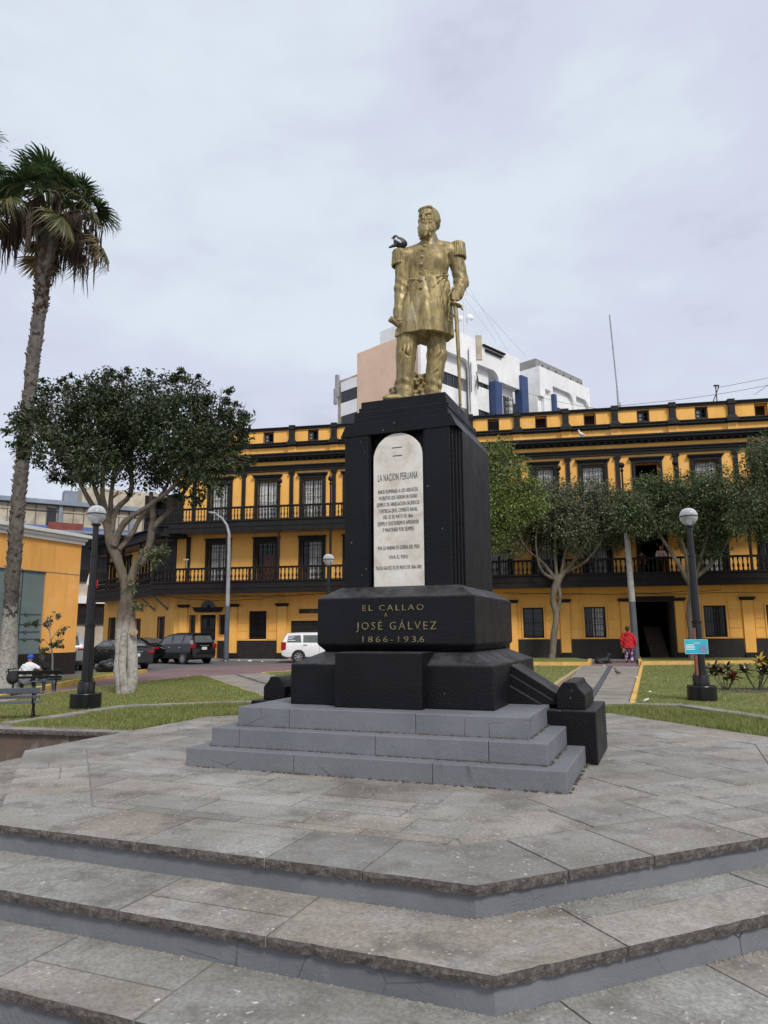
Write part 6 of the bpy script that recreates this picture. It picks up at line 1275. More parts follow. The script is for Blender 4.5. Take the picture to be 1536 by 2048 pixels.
palm((-13.3, 18.6, -.25), [(-13.3, 18.6, -.29, .36), (-13.3, 18.6, 2, .24), (-13.2, 18.6, 8, .23), (-12.75, 18.6, 14.0, .28), (-12.7, 18.6, 14.6, .23)], 'second fan palm whose frond tips enter at the upper left corner', 2)
# croton bushes
CR = m_leaf('dark_croton_leaf', (.016, .018, .010), (.040, .022, .018), (.10, .085, .04), sc=3, rough=.3); CR2 = m_leaf('red_croton_leaf', (.10, .012, .015), (.16, .03, .02), (.20, .06, .03)); CR3 = m_leaf('yellow_croton_leaf', (.35, .20, .02), (.5, .32, .04), (.55, .42, .08))
cb = [(7.35, 15.9, .55, 'croton bush with a dark red upright leaf cluster, leftmost beside the right lamp'), (8.05, 15.95, .72, 'croton bush topped with yellow leaves near the right edge'), (8.6, 15.7, .6, 'dark leaved croton bush cut by the right edge of the photo')]
for i, (x, y, h, lb) in enumerate(cb):
    e = empty('croton_bush', (x, y, -.065), 0, lb, 'bush', 'croton bushes on the right lawn'); m = MB(); tips = []
    for k in range(9):
        a = rng.uniform(0, 6.28); t = (math.cos(a) * rng.uniform(.05, .34), math.sin(a) * rng.uniform(.05, .3), h * rng.uniform(.55, .95)); m.tube([(t[0] * .15, t[1] * .15, 0), (t[0] * .7, t[1] * .7, t[2] * .5), t], [.012, .010, .007], 5); tips.append(t)
    m.build('stems', BK2, e)
    for k, t in enumerate(tips):
        mat = CR3 if (i == 1 and k == 0) else (CR2 if (i == 0 and k < 2) else CR)
        for j in range(15):
            az = rng.uniform(0, 6.28); el = rng.uniform(-.35, 1.3); L_ = rng.uniform(.14, .24); d = Vector((math.cos(az) * math.cos(el), math.sin(az) * math.cos(el), math.sin(el))); s = d.cross(Vector((0, 0, 1))).normalized(); w = .034; b_ = Vector(t) - Vector((0, 0, rng.uniform(0, .12)))
            up = s.cross(d); V = [b_, b_ + d * L_ * .4 + s * w + up * .012, b_ + d * L_ * .4 - s * w + up * .012, b_ + d * L_ * .75 + s * w * .7, b_ + d * L_ * .75 - s * w * .7, b_ + d * L_ - up * .03, b_ + d * L_ * .4, b_ + d * L_ * .75 - up * .01]
            MB().add(V, [(0, 1, 6), (0, 6, 2), (1, 3, 7, 6), (6, 7, 4, 2), (3, 5, 7), (7, 5, 4)]).build('leaf', mat, e)
o = MB().prism([(7.0, 15.4), (9.4, 15.0), (9.6, 16.3), (7.2, 16.5)], -.12, -.058).build('soil_patch', M['soil']); tag(o, kind='structure')
# ------------------------------------------------------------------ lamps and poles
IR = M['iron']
def globe_lamp(x, y, zb, label, group='black globe lamp posts in the square'):
    e = empty('street_lamp', (x, y, zb), 0, label, 'lamp post', group)
    MB().lathe([(.262, 0), (.262, .29), (.255, .302), (.15, .302)], seg=32).build('concrete_base', IR, e, smooth=True, angle=30)
    MB().lathe([(.148, .30), (.148, .47), (.140, .485), (.140, .50), (.118, .515), (.118, .535), (.10, .545)], seg=24).build('plinth', IR, e, smooth=True, angle=30)
    MB().lathe([(.098, .54), (.083, 1.45), (.094, 1.455), (.096, 1.50), (.076, 1.51), (.062, 2.72), (.072, 2.725), (.072, 2.76), (.056, 2.77), (.050, 3.28), (.085, 3.30), (.085, 3.325), (.05, 3.33)], seg=20).build('post', IR, e, smooth=True, angle=30)
    g = MB().lathe([(.055, 3.335), (.11, 3.37), (.155, 3.43), (.168, 3.50), (.163, 3.55), (.140, 3.605), (.10, 3.645), (.05, 3.665), (.002, 3.67)], seg=28).build('globe', M['globe'], e, smooth=True)
    MB().lathe([(.168, 3.492), (.172, 3.498), (.172, 3.510), (.168, 3.516)], seg=28).build('globe_seam', M['plastic'], g)
    MB().lathe([(.045, 3.33), (.055, 3.42), (.062, 3.43), (.062, 3.44), (.03, 3.445)], seg=14).build('lamp_holder', M['lampw'], e, smooth=True)
    for k in range(10):
        a = 2 * math.pi * k / 10; MB().tube([(.163 * math.cos(a) * math.cos(t), .163 * math.sin(a) * math.cos(t), 3.505 + .163 * math.sin(t)) for t in np.linspace(.02, 1.35, 7)], .0018, 3).build('globe_rib', M['lampw'], g)
    return e
globe_lamp(-5.29, 13.05, -.10, 'black globe lamp post on the left lawn beside the white trunked tree')
globe_lamp(5.92, 13.8, -.10, 'black globe lamp post on the right lawn behind the turquoise sign')
globe_lamp(-1.68, 21.6, -.12, 'small distant globe lamp rising just left of the pedestal')
e = empty('street_light', (-8.16, 37.6, -.22), 0, 'grey curved arm street light before the yellow building, left of the white wagon', 'street light')
MB().tube([(0, 0, 0), (0, 0, 2.8)], [.13, .115], 14).build('lower_pole', M['ferrod'], e, smooth=True)
MB().tube([(0, 0, 2.8), (-.01, 0, 5.6), (-.03, 0, 6.6), (-.16, 0, 7.05), (-.42, -.05, 7.42), (-.75, -.1, 7.62)], [.113, .09, .08, .065, .055, .05], 12).build('upper_pole', M['ferro'], e, smooth=True)
s = Sculpt((-1.3, -.3, 7.4), (-.5, .2, 7.9), .025); s.ell((-.9, -.12, 7.68), (.24, .13, .075), .02, 0, 0, R(12)); s.build('lamp_head', M['ferro'], e)
e = empty('concrete_pole', (11.32, 33.15, -.2), 0, 'mottled concrete utility pole with slate painted foot behind the walker in red', 'pole')
MB().tube([(.05, 0, 0), (.02, 0, 2.7)], [.155, .145], 14).build('painted_foot', M['ferrod'], e, smooth=True)
MB().tube([(.02, 0, 2.7), (-.05, 0, 7.2)], [.144, .115], 14).build('shaft', M['pole'], e, smooth=True)
MB().tube([(-.03, -.12, 6.0), (-.03, -.16, 6.0)], .2, 8).build('pole_band', IR, e)
e = empty('curved_light_pole', (-27.2, 62, -.22), 0, 'thin curved light pole with ring ornament between orange building and left lamp post', 'street light')
MB().tube([(0, 0, 0), (.15, 0, 6.3)], [.24, .17], 8).build('lower_pole', M['pole'], e, smooth=True)
MB().tube([(.15, 0, 6.3), (.2, 0, 9.0), (.0, 0, 10.1), (-.5, 0, 11.3)], [.11, .09, .08, .07], 6).build('upper_pole', M['white2'], e)
for z, r in ((6.35, .62), (3.9, .6)):
    MB().tube([(.1 + r * math.cos(2 * math.pi * i / 18), -.3, z + .6 + r * 1.15 * math.sin(2 * math.pi * i / 18)) for i in range(19)], .10, 6).build('ring', IR, e); MB().tube([(.1 - .35, -.3, z + .5), (.1, -.3, z + .72), (.45, -.3, z + .5)], .13, 6).build('ring_emblem', IR, e)
# flag on the balcony end
e = empty('flag_pole', (-19.4, 47.2, 3.6), 0, 'red and white flag drooping from a black post at the far balcony end', 'flag')
MB().tube([(0, 0, -.6), (.1, 0, 1.55)], .09, 8).sphere((.12, 0, 1.95), .26, 12).build('post', IR, e)
for i, (nm, mt) in enumerate((('white_cloth', M['birdw']), ('red_cloth', M['flagr']))):
    x0 = .0 + .32 * i; MB().add([(x0 + .08, -.2, 1.5 - .25 * i), (x0 + .40, -.25, 1.25 - .25 * i), (x0 + .32, -.2, .62 - .1 * i), (x0 - .05, -.25, .80 - .1 * i)], [(0, 1, 2, 3)]).add([(x0 + .08, -.18, 1.5 - .25 * i), (x0 + .40, -.23, 1.25 - .25 * i), (x0 + .32, -.18, .62 - .1 * i), (x0 - .05, -.23, .80 - .1 * i)], [(3, 2, 1, 0)]).build(nm, mt, e)
# information sign
e = empty('info_sign', (5.74, 13.52, -.065), R(-4), 'small turquoise information board on a red post before the right lamp', 'sign')
MB().box(-.024, .024, -.016, .016, .47, 1.33).build('post', M['rust'], e, bevel=.004)
b_ = MB().box(-.155, .265, -.032, -.019, .70, .965).build('board', M['signb'], e, bevel=.002); b_.location = (-.045, 0, .155)
def flat(z0, z1, x0, x1, mat, nm='print_line', y=-.0335): return MB().box(x0, x1, y, -.0319, z0, z1).build(nm, mat, b_)
for i in range(4): flat(.862 - .028 * i - .012 * (i > 2) * 0, .876 - .028 * i, -.13 - .008 * (i > 0), .015 + .01 * (i > 0), M['signw'])
flat(.915, .928, -.05, .14, simple('pale_turquoise_print', (.16, .55, .66), .5, .4, 60)); flat(.892, .903, .02, .12, M['signw']); 
MB().lathe([(.075, 0), (.075, .003)], seg=24).build('print_emblem', M['signp'], b_, loc=(.17, -.032, .795), rot=(R(90), 0, 0))
for z in (.704, .958): flat(z, z + .004, -.153, .263, M['signw'], 'print_border')
for x in (-.153, .259): flat(.704, .962, x, x + .004, M['signw'], 'print_border')
# ------------------------------------------------------------------ benches (local x along the seat, sitter faces +y, back towards the viewer)
def bench(x, y, z, rz, length, label, sc):
    e = empty('park_bench', (x, y, z), rz, label, 'bench', 'black cast iron park benches', sc); W_ = M['iron']; L = length / 2
    for s in (-1, 1):
        X = s * (L - .16); m = MB()
        m.tube([(X, .24 * math.cos(t) - .0, .27 * math.sin(t) + .02) for t in np.linspace(0, math.pi, 13)], .024, 6)
        m.tube([(X, -.16, .075), (X, .16, .075)], .012, 5).cbox((X, .24, .012), (.05, .12, .024)).cbox((X, -.24, .012), (.05, .12, .024))
        m.prism([], 0, 0) if 0 else None
        m.tube([(X, 0, .27), (X, .06, .33), (X, .12, .41)], .026, 6).tube([(X, 0, .27), (X, -.06, .33), (X, -.12, .41)], .026, 6).tube([(X, -.26, .425), (X, .26, .41)], .024, 6)
        m.tube([(X, -.24, .42), (X, -.27, .55), (X, -.33, .83)], .024, 6)
        m.tube([(X, .25, .41), (X, .28, .50), (X, .25, .62), (X, .22, .64)], .022, 6).tube([(X, .24, .64), (X, .05, .63), (X, -.28, .62)], .020, 6).cbox((X, .24, .64), (.06, .08, .05))
        m.build('leg', W_, e, smooth=True)
    for i in range(5): MB().box(-L, L, -.24 + .10 * i, -.155 + .10 * i, .425, .452).build('seat_slat', M['ferrod'], e, bevel=.006)
    for i, (yy, zz, h) in enumerate(((-.325, .74, .13), (-.285, .585, .07))):
        MB().cbox((0, 0, 0), (2 * L, .028, h), Matrix.Translation((0, yy, zz)) @ Matrix.Rotation(R(12), 4, 'X')).build('back_slat', M['ferrod'] if label.startswith('empty') else W_, e, bevel=.006)
    return e
BZ = -.13
bench(-8.02, 16.85, BZ, math.atan2(.36, .80), 1.62, 'black iron bench where the embracing couple sit by the palm', .68)
bench(-5.98, 11.48, -.095, math.atan2(.34, .95), 1.80, 'empty slatted bench in the lower left foreground, cut by the frame', .64)
# ------------------------------------------------------------------ people
def hand(s, p, d, side, r=.013, L=.08, k=.006):
    """five bent fingers from palm p along d"""
    p, d, side = Vector(p), Vector(d).normalized(), Vector(side).normalized(); dn = d.cross(side)
    s.ell(tuple(p), (.042, .026, .045), .015)
    for i in range(4):
        b_ = p + side * (.028 - .019 * i) + d * .03; m_ = b_ + d * L * (.5, .58, .54, .42)[i] + dn * .008; t = m_ + d * L * .35 + dn * .03; s.cap(tuple(b_), tuple(m_), r, r * .9, k).cap(tuple(m_), tuple(t), r * .9, r * .75, k)
    b_ = p + side * .035; s.cap(tuple(b_), tuple(b_ + side * .03 + d * .035), r, r * .85, k)
# seated man: local frame like the bench, seat height .45 (true size; scaled with the bench)
brz = math.atan2(.36, .80); bo = Vector((-8.02, 16.85, BZ))
def bplace(dx, dy): c, s_ = math.cos(brz), math.sin(brz); return (bo.x + .68 * (dx * c - dy * s_), bo.y + .68 * (dx * s_ + dy * c), BZ)
man = empty('person', bplace(-.30, .0), brz, 'person in white t-shirt and blue cap on the bench with an arm round the companion', 'person', None, .68)
s = Sculpt((-.5, -.45, -.02), (.75, .75, 1.4), .014)
s.cap((.12, -.02, 1.02), (.10, .0, 1.10), .058, .055, .02).ell((.115, .02, 1.195), (.085, .10, .12), .02).ell((.19, .08, 1.17), (.02, .02, .02), .01).ell((.035, .01, 1.18), (.015, .02, .03), .01)
s.cap((.40, -.16, .86), (.55, -.12, .66), .048, .038, .02).cap((-.18, .12, .75), (-.02, .38, .62), .045, .035, .02); hand(s, (.58, -.10, .60), (.3, .2, -1), (1, 0, 0)); hand(s, (.02, .42, .62), (1, .2, 0), (0, 0, 1))
s.build('body', M['skin'], man)
s = Sculpt((-.45, -.35, .35), (.55, .35, 1.15), .013)
s.ell((-.02, -.07, .56), (.19, .13, .18), .06).cap((-.02, -.08, .55), (.10, -.05, .90), .165, .175, .08, flat=.75).ell((.10, -.03, .95), (.20, .10, .10), .05).cap((.25, -.06, .95), (.38, -.14, .88), .078, .068, .03).cap((-.07, -.02, .93), (-.17, .09, .77), .075, .065, .03)
s.ripple((-.4, -.3, .4), (.5, .3, 1.1), lambda x, y, z: .006 * np.sin(z * 46 + x * 38)).build('t_shirt', M['tee'], man)
s = Sculpt((-.35, -.2, .0), (.5, .75, .62), .014)
s.cap((-.10, -.02, .50), (-.12, .42, .50), .095, .075, .04).cap((.10, -.02, .50), (.22, .42, .50), .095, .075, .04).cap((-.12, .42, .50), (-.10, .46, .10), .075, .055, .03).cap((.22, .42, .50), (.30, .30, .10), .075, .055, .03).ell((0, -.02, .50), (.19, .14, .10), .04).build('trousers', M['greytrouser'], man)
for x, y in ((-.10, .52), (.32, .34)): s = Sculpt((x - .1, y - .16, -.01), (x + .1, y + .18, .14), .012); s.ell((x, y, .045), (.05, .13, .045), .02).cap((x, y - .06, .10), (x, y - .05, .05), .045, .05, .02).build('shoe', M['tee'], man, floor=0)
s = Sculpt((-.05, -.18, 1.1), (.35, .32, 1.42), .011); s.ell((.115, .01, 1.235), (.105, .118, .10), .02).ell((.14, .14, 1.225), (.075, .09, .014), .01).ell((.115, .01, 1.33), (.014, .014, .01), .006).build('cap', M['cap'], man)
wom = empty('person', bplace(.22, .02), brz, 'dark haired person in black leaning close to the companion in the blue cap', 'person', None, .68)
s = Sculpt((-.4, -.4, -.02), (.55, .8, 1.4), .014)
s.cap((-.02, .04, 1.0), (-.06, .05, 1.10), .052, .05, .02).ell((-.08, .06, 1.17), (.08, .095, .115), .02).ell((-.13, .12, 1.15), (.018, .018, .022), .01).cap((.24, .1, .70), (.12, .34, .60), .04, .032, .02); hand(s, (.09, .38, .59), (-.4, 1, 0), (1, .3, 0)); hand(s, (-.26, .12, .86), (-1, .1, 0), (0, 0, 1))
s.build('body', M['skin'], wom)
s = Sculpt((-.4, -.35, .35), (.5, .4, 1.15), .013); s.ell((.05, -.02, .55), (.18, .13, .16), .05).cap((.05, -.02, .55), (-.02, .02, .90), .15, .155, .07, flat=.75).ell((-.02, .03, .95), (.18, .09, .09), .05).cap((.14, .02, .95), (.25, .06, .72), .068, .055, .03).cap((-.15, .05, .92), (-.24, .11, .86), .065, .05, .03).build('jacket', M['dkcloth'], wom)
s = Sculpt((-.35, -.3, .80), (.3, .3, 1.42), .012); s.ell((-.06, .015, 1.20), (.115, .115, .125), .03).cap((-.04, -.06, 1.15), (.06, -.09, .88), .10, .07, .04); s.ripple((-.3, -.3, .8), (.3, .3, 1.4), lambda x, y, z: .006 * np.sin(x * 90 + z * 20)).build('hair', M['hair'], wom)
s = Sculpt((-.35, -.25, .0), (.55, .8, .64), .014); s.cap((-.02, 0, .50), (.06, .42, .52), .095, .07, .04).cap((.16, 0, .50), (.34, .40, .52), .095, .07, .04).cap((.06, .42, .52), (.05, .44, .10), .07, .05, .03).cap((.34, .40, .52), (.36, .42, .10), .07, .05, .03).ell((.06, -.02, .5), (.19, .14, .10), .04).build('jeans', M['denim'], wom)
for x, y in ((.05, .50), (.36, .48)): s = Sculpt((x - .1, y - .16, -.01), (x + .1, y + .18, .14), .012); s.ell((x, y, .045), (.045, .12, .042), .02).cap((x, y - .06, .10), (x, y - .05, .05), .042, .045, .02).build('shoe', M['tee'], wom, floor=0)
bp = empty('backpack', bplace(-.66, -.36), brz, 'black backpack hanging over the left end of the occupied bench', 'backpack', None, .68)
s = Sculpt((-.26, -.2, .32), (.26, .2, .95), .013); s.ell((0, -.02, .60), (.19, .12, .22), .04).ell((0, -.12, .54), (.13, .05, .10), .03).cap((-.1, .02, .72), (-.16, .06, .86), .02, .02, .02).cap((-.16, .06, .86), (.08, .10, .88), .02, .02, .02).build('bag', M['dkcloth'], bp)
MB().tube([(-.12, .02, .76), (-.22, .06, .82), (-.20, .12, .70)], .012, 6).build('strap', M['dkcloth'], bp)
jk = empty('folded_coat', bplace(.62, .0), brz, 'grey patterned coat laid on the right half of the occupied bench', 'coat', None, .68)
s = Sculpt((-.3, -.25, .44), (.3, .3, .72), .013); s.ell((0, 0, .52), (.22, .16, .09), .03).ell((-.12, .05, .55), (.12, .12, .08), .03).ell((.14, -.08, .56), (.09, .08, .07), .03); s.ripple((-.3, -.3, .4), (.3, .3, .7), lambda x, y, z: .010 * np.sin(x * 50 + y * 30)).build('cloth', M['camo'], jk, floor=.453)
# walker in red, back view
pw = empty('person', (10.76, 32.3, -.2), R(-18), 'person in a red hooded coat and purple patterned trousers walking away', 'person', None, .945)
s = Sculpt((-.42, -.3, -.02), (.42, .35, 1.72), .016)
s.cap((0, .02, 1.36), (0, .03, 1.46), .055, .05, .02).ell((0, .04, 1.545), (.078, .095, .115), .02); hand(s, (-.315, .02, .76), (0, .1, -1), (0, 1, 0)); hand(s, (.335, .06, .76), (0, .2, -1), (0, 1, 0)); s.cap((-.30, .0, .86), (-.312, .015, .79), .036, .032, .02).cap((.32, .02, .86), (.33, .04, .79), .036, .032, .02)
s.build('body', M['skin'], pw)
s = Sculpt((-.45, -.3, .55), (.45, .3, 1.55), .016)
s.skirt([(1.10, 0, 0, .225, .15), (.90, 0, 0, .25, .17), (.66, .0, 0, .265, .19)], [(6, .03, 0)], .04).ell((0, 0, 1.10), (.225, .14, .22), .05).ell((0, .0, 1.27), (.21, .12, .11), .06).ell((0, -.09, 1.33), (.12, .07, .10), .03).cap((-.19, 0, 1.29), (-.29, -.02, 1.04), .085, .075, .03).cap((-.29, -.02, 1.04), (-.305, .0, .84), .072, .062, .03).cap((.19, 0, 1.29), (.30, -.02, 1.04), .085, .075, .03).cap((.30, -.02, 1.04), (.325, .02, .84), .072, .062, .03)
s.ripple((-.4, -.3, .6), (.4, .3, 1.4), lambda x, y, z: .006 * np.sin(z * 30 + x * 26)).build('coat', M['red'], pw)
s = Sculpt((-.2, -.16, 1.4), (.2, .2, 1.74), .012); s.ell((0, .015, 1.58), (.105, .115, .10), .02).cap((0, -.05, 1.56), (0, -.06, 1.46), .07, .05, .02).build('hair', M['hair'], pw)
s = Sculpt((-.25, -.35, .03), (.3, .35, .85), .015); s.cap((-.09, 0, .80), (-.10, .05, .45), .105, .08, .03).cap((-.10, .05, .45), (-.105, .09, .10), .078, .07, .03).cap((.10, 0, .80), (.11, -.02, .45), .105, .08, .03).cap((.11, -.02, .45), (.125, -.10, .10), .078, .07, .03).build('trousers', M['purple'], pw)
for x, y in ((-.105, .13), (.128, -.06)): s = Sculpt((x - .1, y - .18, -.01), (x + .1, y + .18, .14), .012); s.ell((x, y, .045), (.045, .13, .045), .02).cap((x, y - .05, .11), (x, y - .05, .05), .042, .045, .02).build('shoe', M['dkcloth'], pw, floor=0)
# people on the balcony
FMx = Matrix.Translation((FA[0], FA[1], 0)) @ Matrix.Rotation(FR_, 4, 'Z')
def fpt(s_, off, z): v = FMx @ Vector((s_, -off, z)); return tuple(v)
pb = empty('person', fpt(21.43, 1.02, 3.885), FR_, 'person in a pale pink striped top leaning with folded arms on the balcony rail', 'person', None, .88)
s = Sculpt((-.4, -.55, -.02), (.4, .3, 1.72), .016)
s.cap((0, -.17, 1.22), (0, -.22, 1.32), .055, .05, .02).ell((0, -.27, 1.40), (.078, .095, .11), .02).ell((0, -.37, 1.385), (.014, .02, .02), .01); hand(s, (.12, -.40, .93), (-1, 0, 0), (0, 1, 0)); hand(s, (-.12, -.36, .93), (1, 0, 0), (0, 1, 0))
s.build('body', M['skin'], pb)
s = Sculpt((-.42, -.55, .6), (.42, .25, 1.4), .016); s.cap((0, .02, .86), (0, -.10, 1.10), .155, .165, .06, flat=.75).ell((0, -.13, 1.17), (.19, .11, .09), .05).cap((-.18, -.14, 1.17), (-.25, -.25, .96), .068, .058, .03).cap((-.25, -.25, .96), (-.02, -.38, .94), .055, .045, .03).cap((.18, -.14, 1.17), (.25, -.25, .96), .068, .058, .03).cap((.25, -.25, .96), (.02, -.36, .95), .055, .045, .03).build('striped_top', M['pinkc'], pb)
s = Sculpt((-.2, -.45, 1.2), (.2, 0, 1.6), .012); s.ell((0, -.245, 1.435), (.10, .105, .10), .02).cap((0, -.17, 1.40), (0, -.12, 1.26), .075, .05, .02).build('hair', M['hairb'], pb)
s = Sculpt((-.3, -.25, .02), (.3, .3, 1.0), .016); s.cap((-.08, .03, .86), (-.09, .05, .08), .11, .06, .03).cap((.08, .03, .86), (.09, .05, .08), .11, .06, .03).build('trousers', M['dkcloth'], pb)
for x in (-.09, .09): s = Sculpt((x - .1, -.2, -.01), (x + .1, .2, .12), .014); s.ell((x, 0, .04), (.045, .12, .04), .02).build('shoe', M['dkcloth'], pb, floor=0)
pc = empty('person', fpt(20.62, .62, 3.885), FR_, 'person in maroon bending down behind the balcony rail in the open doorway', 'person', None, .82)
s = Sculpt((-.4, -.6, -.02), (.4, .45, 1.5), .016); s.ell((-.06, -.40, 1.16), (.078, .09, .10), .02).cap((-.02, -.22, 1.14), (-.05, -.34, 1.15), .052, .05, .02).cap((.16, -.28, .95), (.14, -.34, .72), .04, .034, .02); hand(s, (.14, -.35, .66), (0, 0, -1), (1, 0, 0)); hand(s, (-.16, -.36, .68), (0, 0, -1), (-1, 0, 0)); s.cap((-.15, -.28, .95), (-.16, -.34, .74), .04, .034, .02).build('body', M['skin'], pc)
s = Sculpt((-.4, -.5, .5), (.4, .4, 1.35), .016); s.cap((0, .12, .82), (-.01, -.18, 1.08), .15, .16, .06, flat=.8).cap((.16, -.16, 1.10), (.17, -.27, .92), .07, .055, .03).cap((-.18, -.16, 1.10), (-.16, -.27, .92), .07, .055, .03).build('jumper', M['maroon'], pc)
s = Sculpt((-.25, -.6, .95), (.15, -.15, 1.4), .012); s.ell((-.055, -.37, 1.20), (.095, .10, .09), .02).build('hair', M['hair'], pc)
s = Sculpt((-.3, -.25, .02), (.3, .4, 1.0), .016); s.cap((-.08, .14, .82), (-.09, .06, .08), .11, .065, .03).cap((.08, .14, .82), (.09, .06, .08), .11, .065, .03).build('trousers', M['dkcloth'], pc)
# dog lying on the walk
dg = empty('dog', (9.35, 31.4, -.2), R(8), 'black dog lying on the pink walk with raised head beside the paver path', 'dog', None, 1.1)
s = Sculpt((-.48, -.25, -.02), (.35, .25, .50), .012)
s.ell((.02, 0, .12), (.26, .13, .125), .04).ell((-.20, .02, .11), (.15, .14, .12), .04).cap((.14, 0, .16), (.20, -.02, .30), .09, .065, .03).ell((.20, -.02, .345), (.07, .06, .06), .02).cap((.22, -.04, .34), (.30, -.07, .32), .035, .024, .015).ell((.17, .035, .385), (.025, .012, .035), .01).ell((.165, -.06, .385), (.025, .012, .035), .01)
s.cap((.16, -.06, .08), (.30, -.09, .03), .035, .025, .02).cap((.16, .06, .08), (.30, .06, .03), .035, .025, .02).ell((-.17, -.09, .09), (.11, .05, .09), .02).cap((-.20, -.12, .05), (-.05, -.15, .03), .03, .024, .02).cap((-.32, .02, .06), (-.45, -.06, .02), .025, .010, .02); s.build('body', M['fur'], dg, floor=0.0)
def pigeon(x, y, z, rz, label, mat, sc=1.0):
    e = empty('pigeon', (x, y, z), rz, label, 'bird', 'pigeons', sc); s = Sculpt((-.18, -.08, .0), (.16, .08, .26), .009)
    s.ell((0, 0, .10), (.085, .05, .055), .02, 0, 0, R(-20)).cap((.05, 0, .13), (.075, 0, .19), .032, .024, .02).ell((.08, 0, .205), (.026, .022, .024), .01).cap((.10, 0, .20), (.125, 0, .19), .008, .004, .005).cap((-.05, 0, .09), (-.15, 0, .06), .03, .015, .02); s.build('body', mat, e)
    for yy in (-.018, .018): MB().tube([(.01, yy, .065), (.01, yy, 0)], .004, 4).tube([(-.01, yy, .003), (.03, yy, .003)], .003, 4).build('leg', M['rust'], e)
pigeon(6.95, 22.0, -.105, R(120), 'small brown pigeon standing on the straight paver path', M['birdb'], 1.0); pigeon(3.75, 18.2, -.11, R(-20), 'dark pigeon on the grass just right of the pedestal', M['birdd'], 1.1)
pigeon(*fpt(18.1, .35, 11.02), R(200), 'white pigeon on the dark cornice of the yellow building', M['birdw'], 1.7)
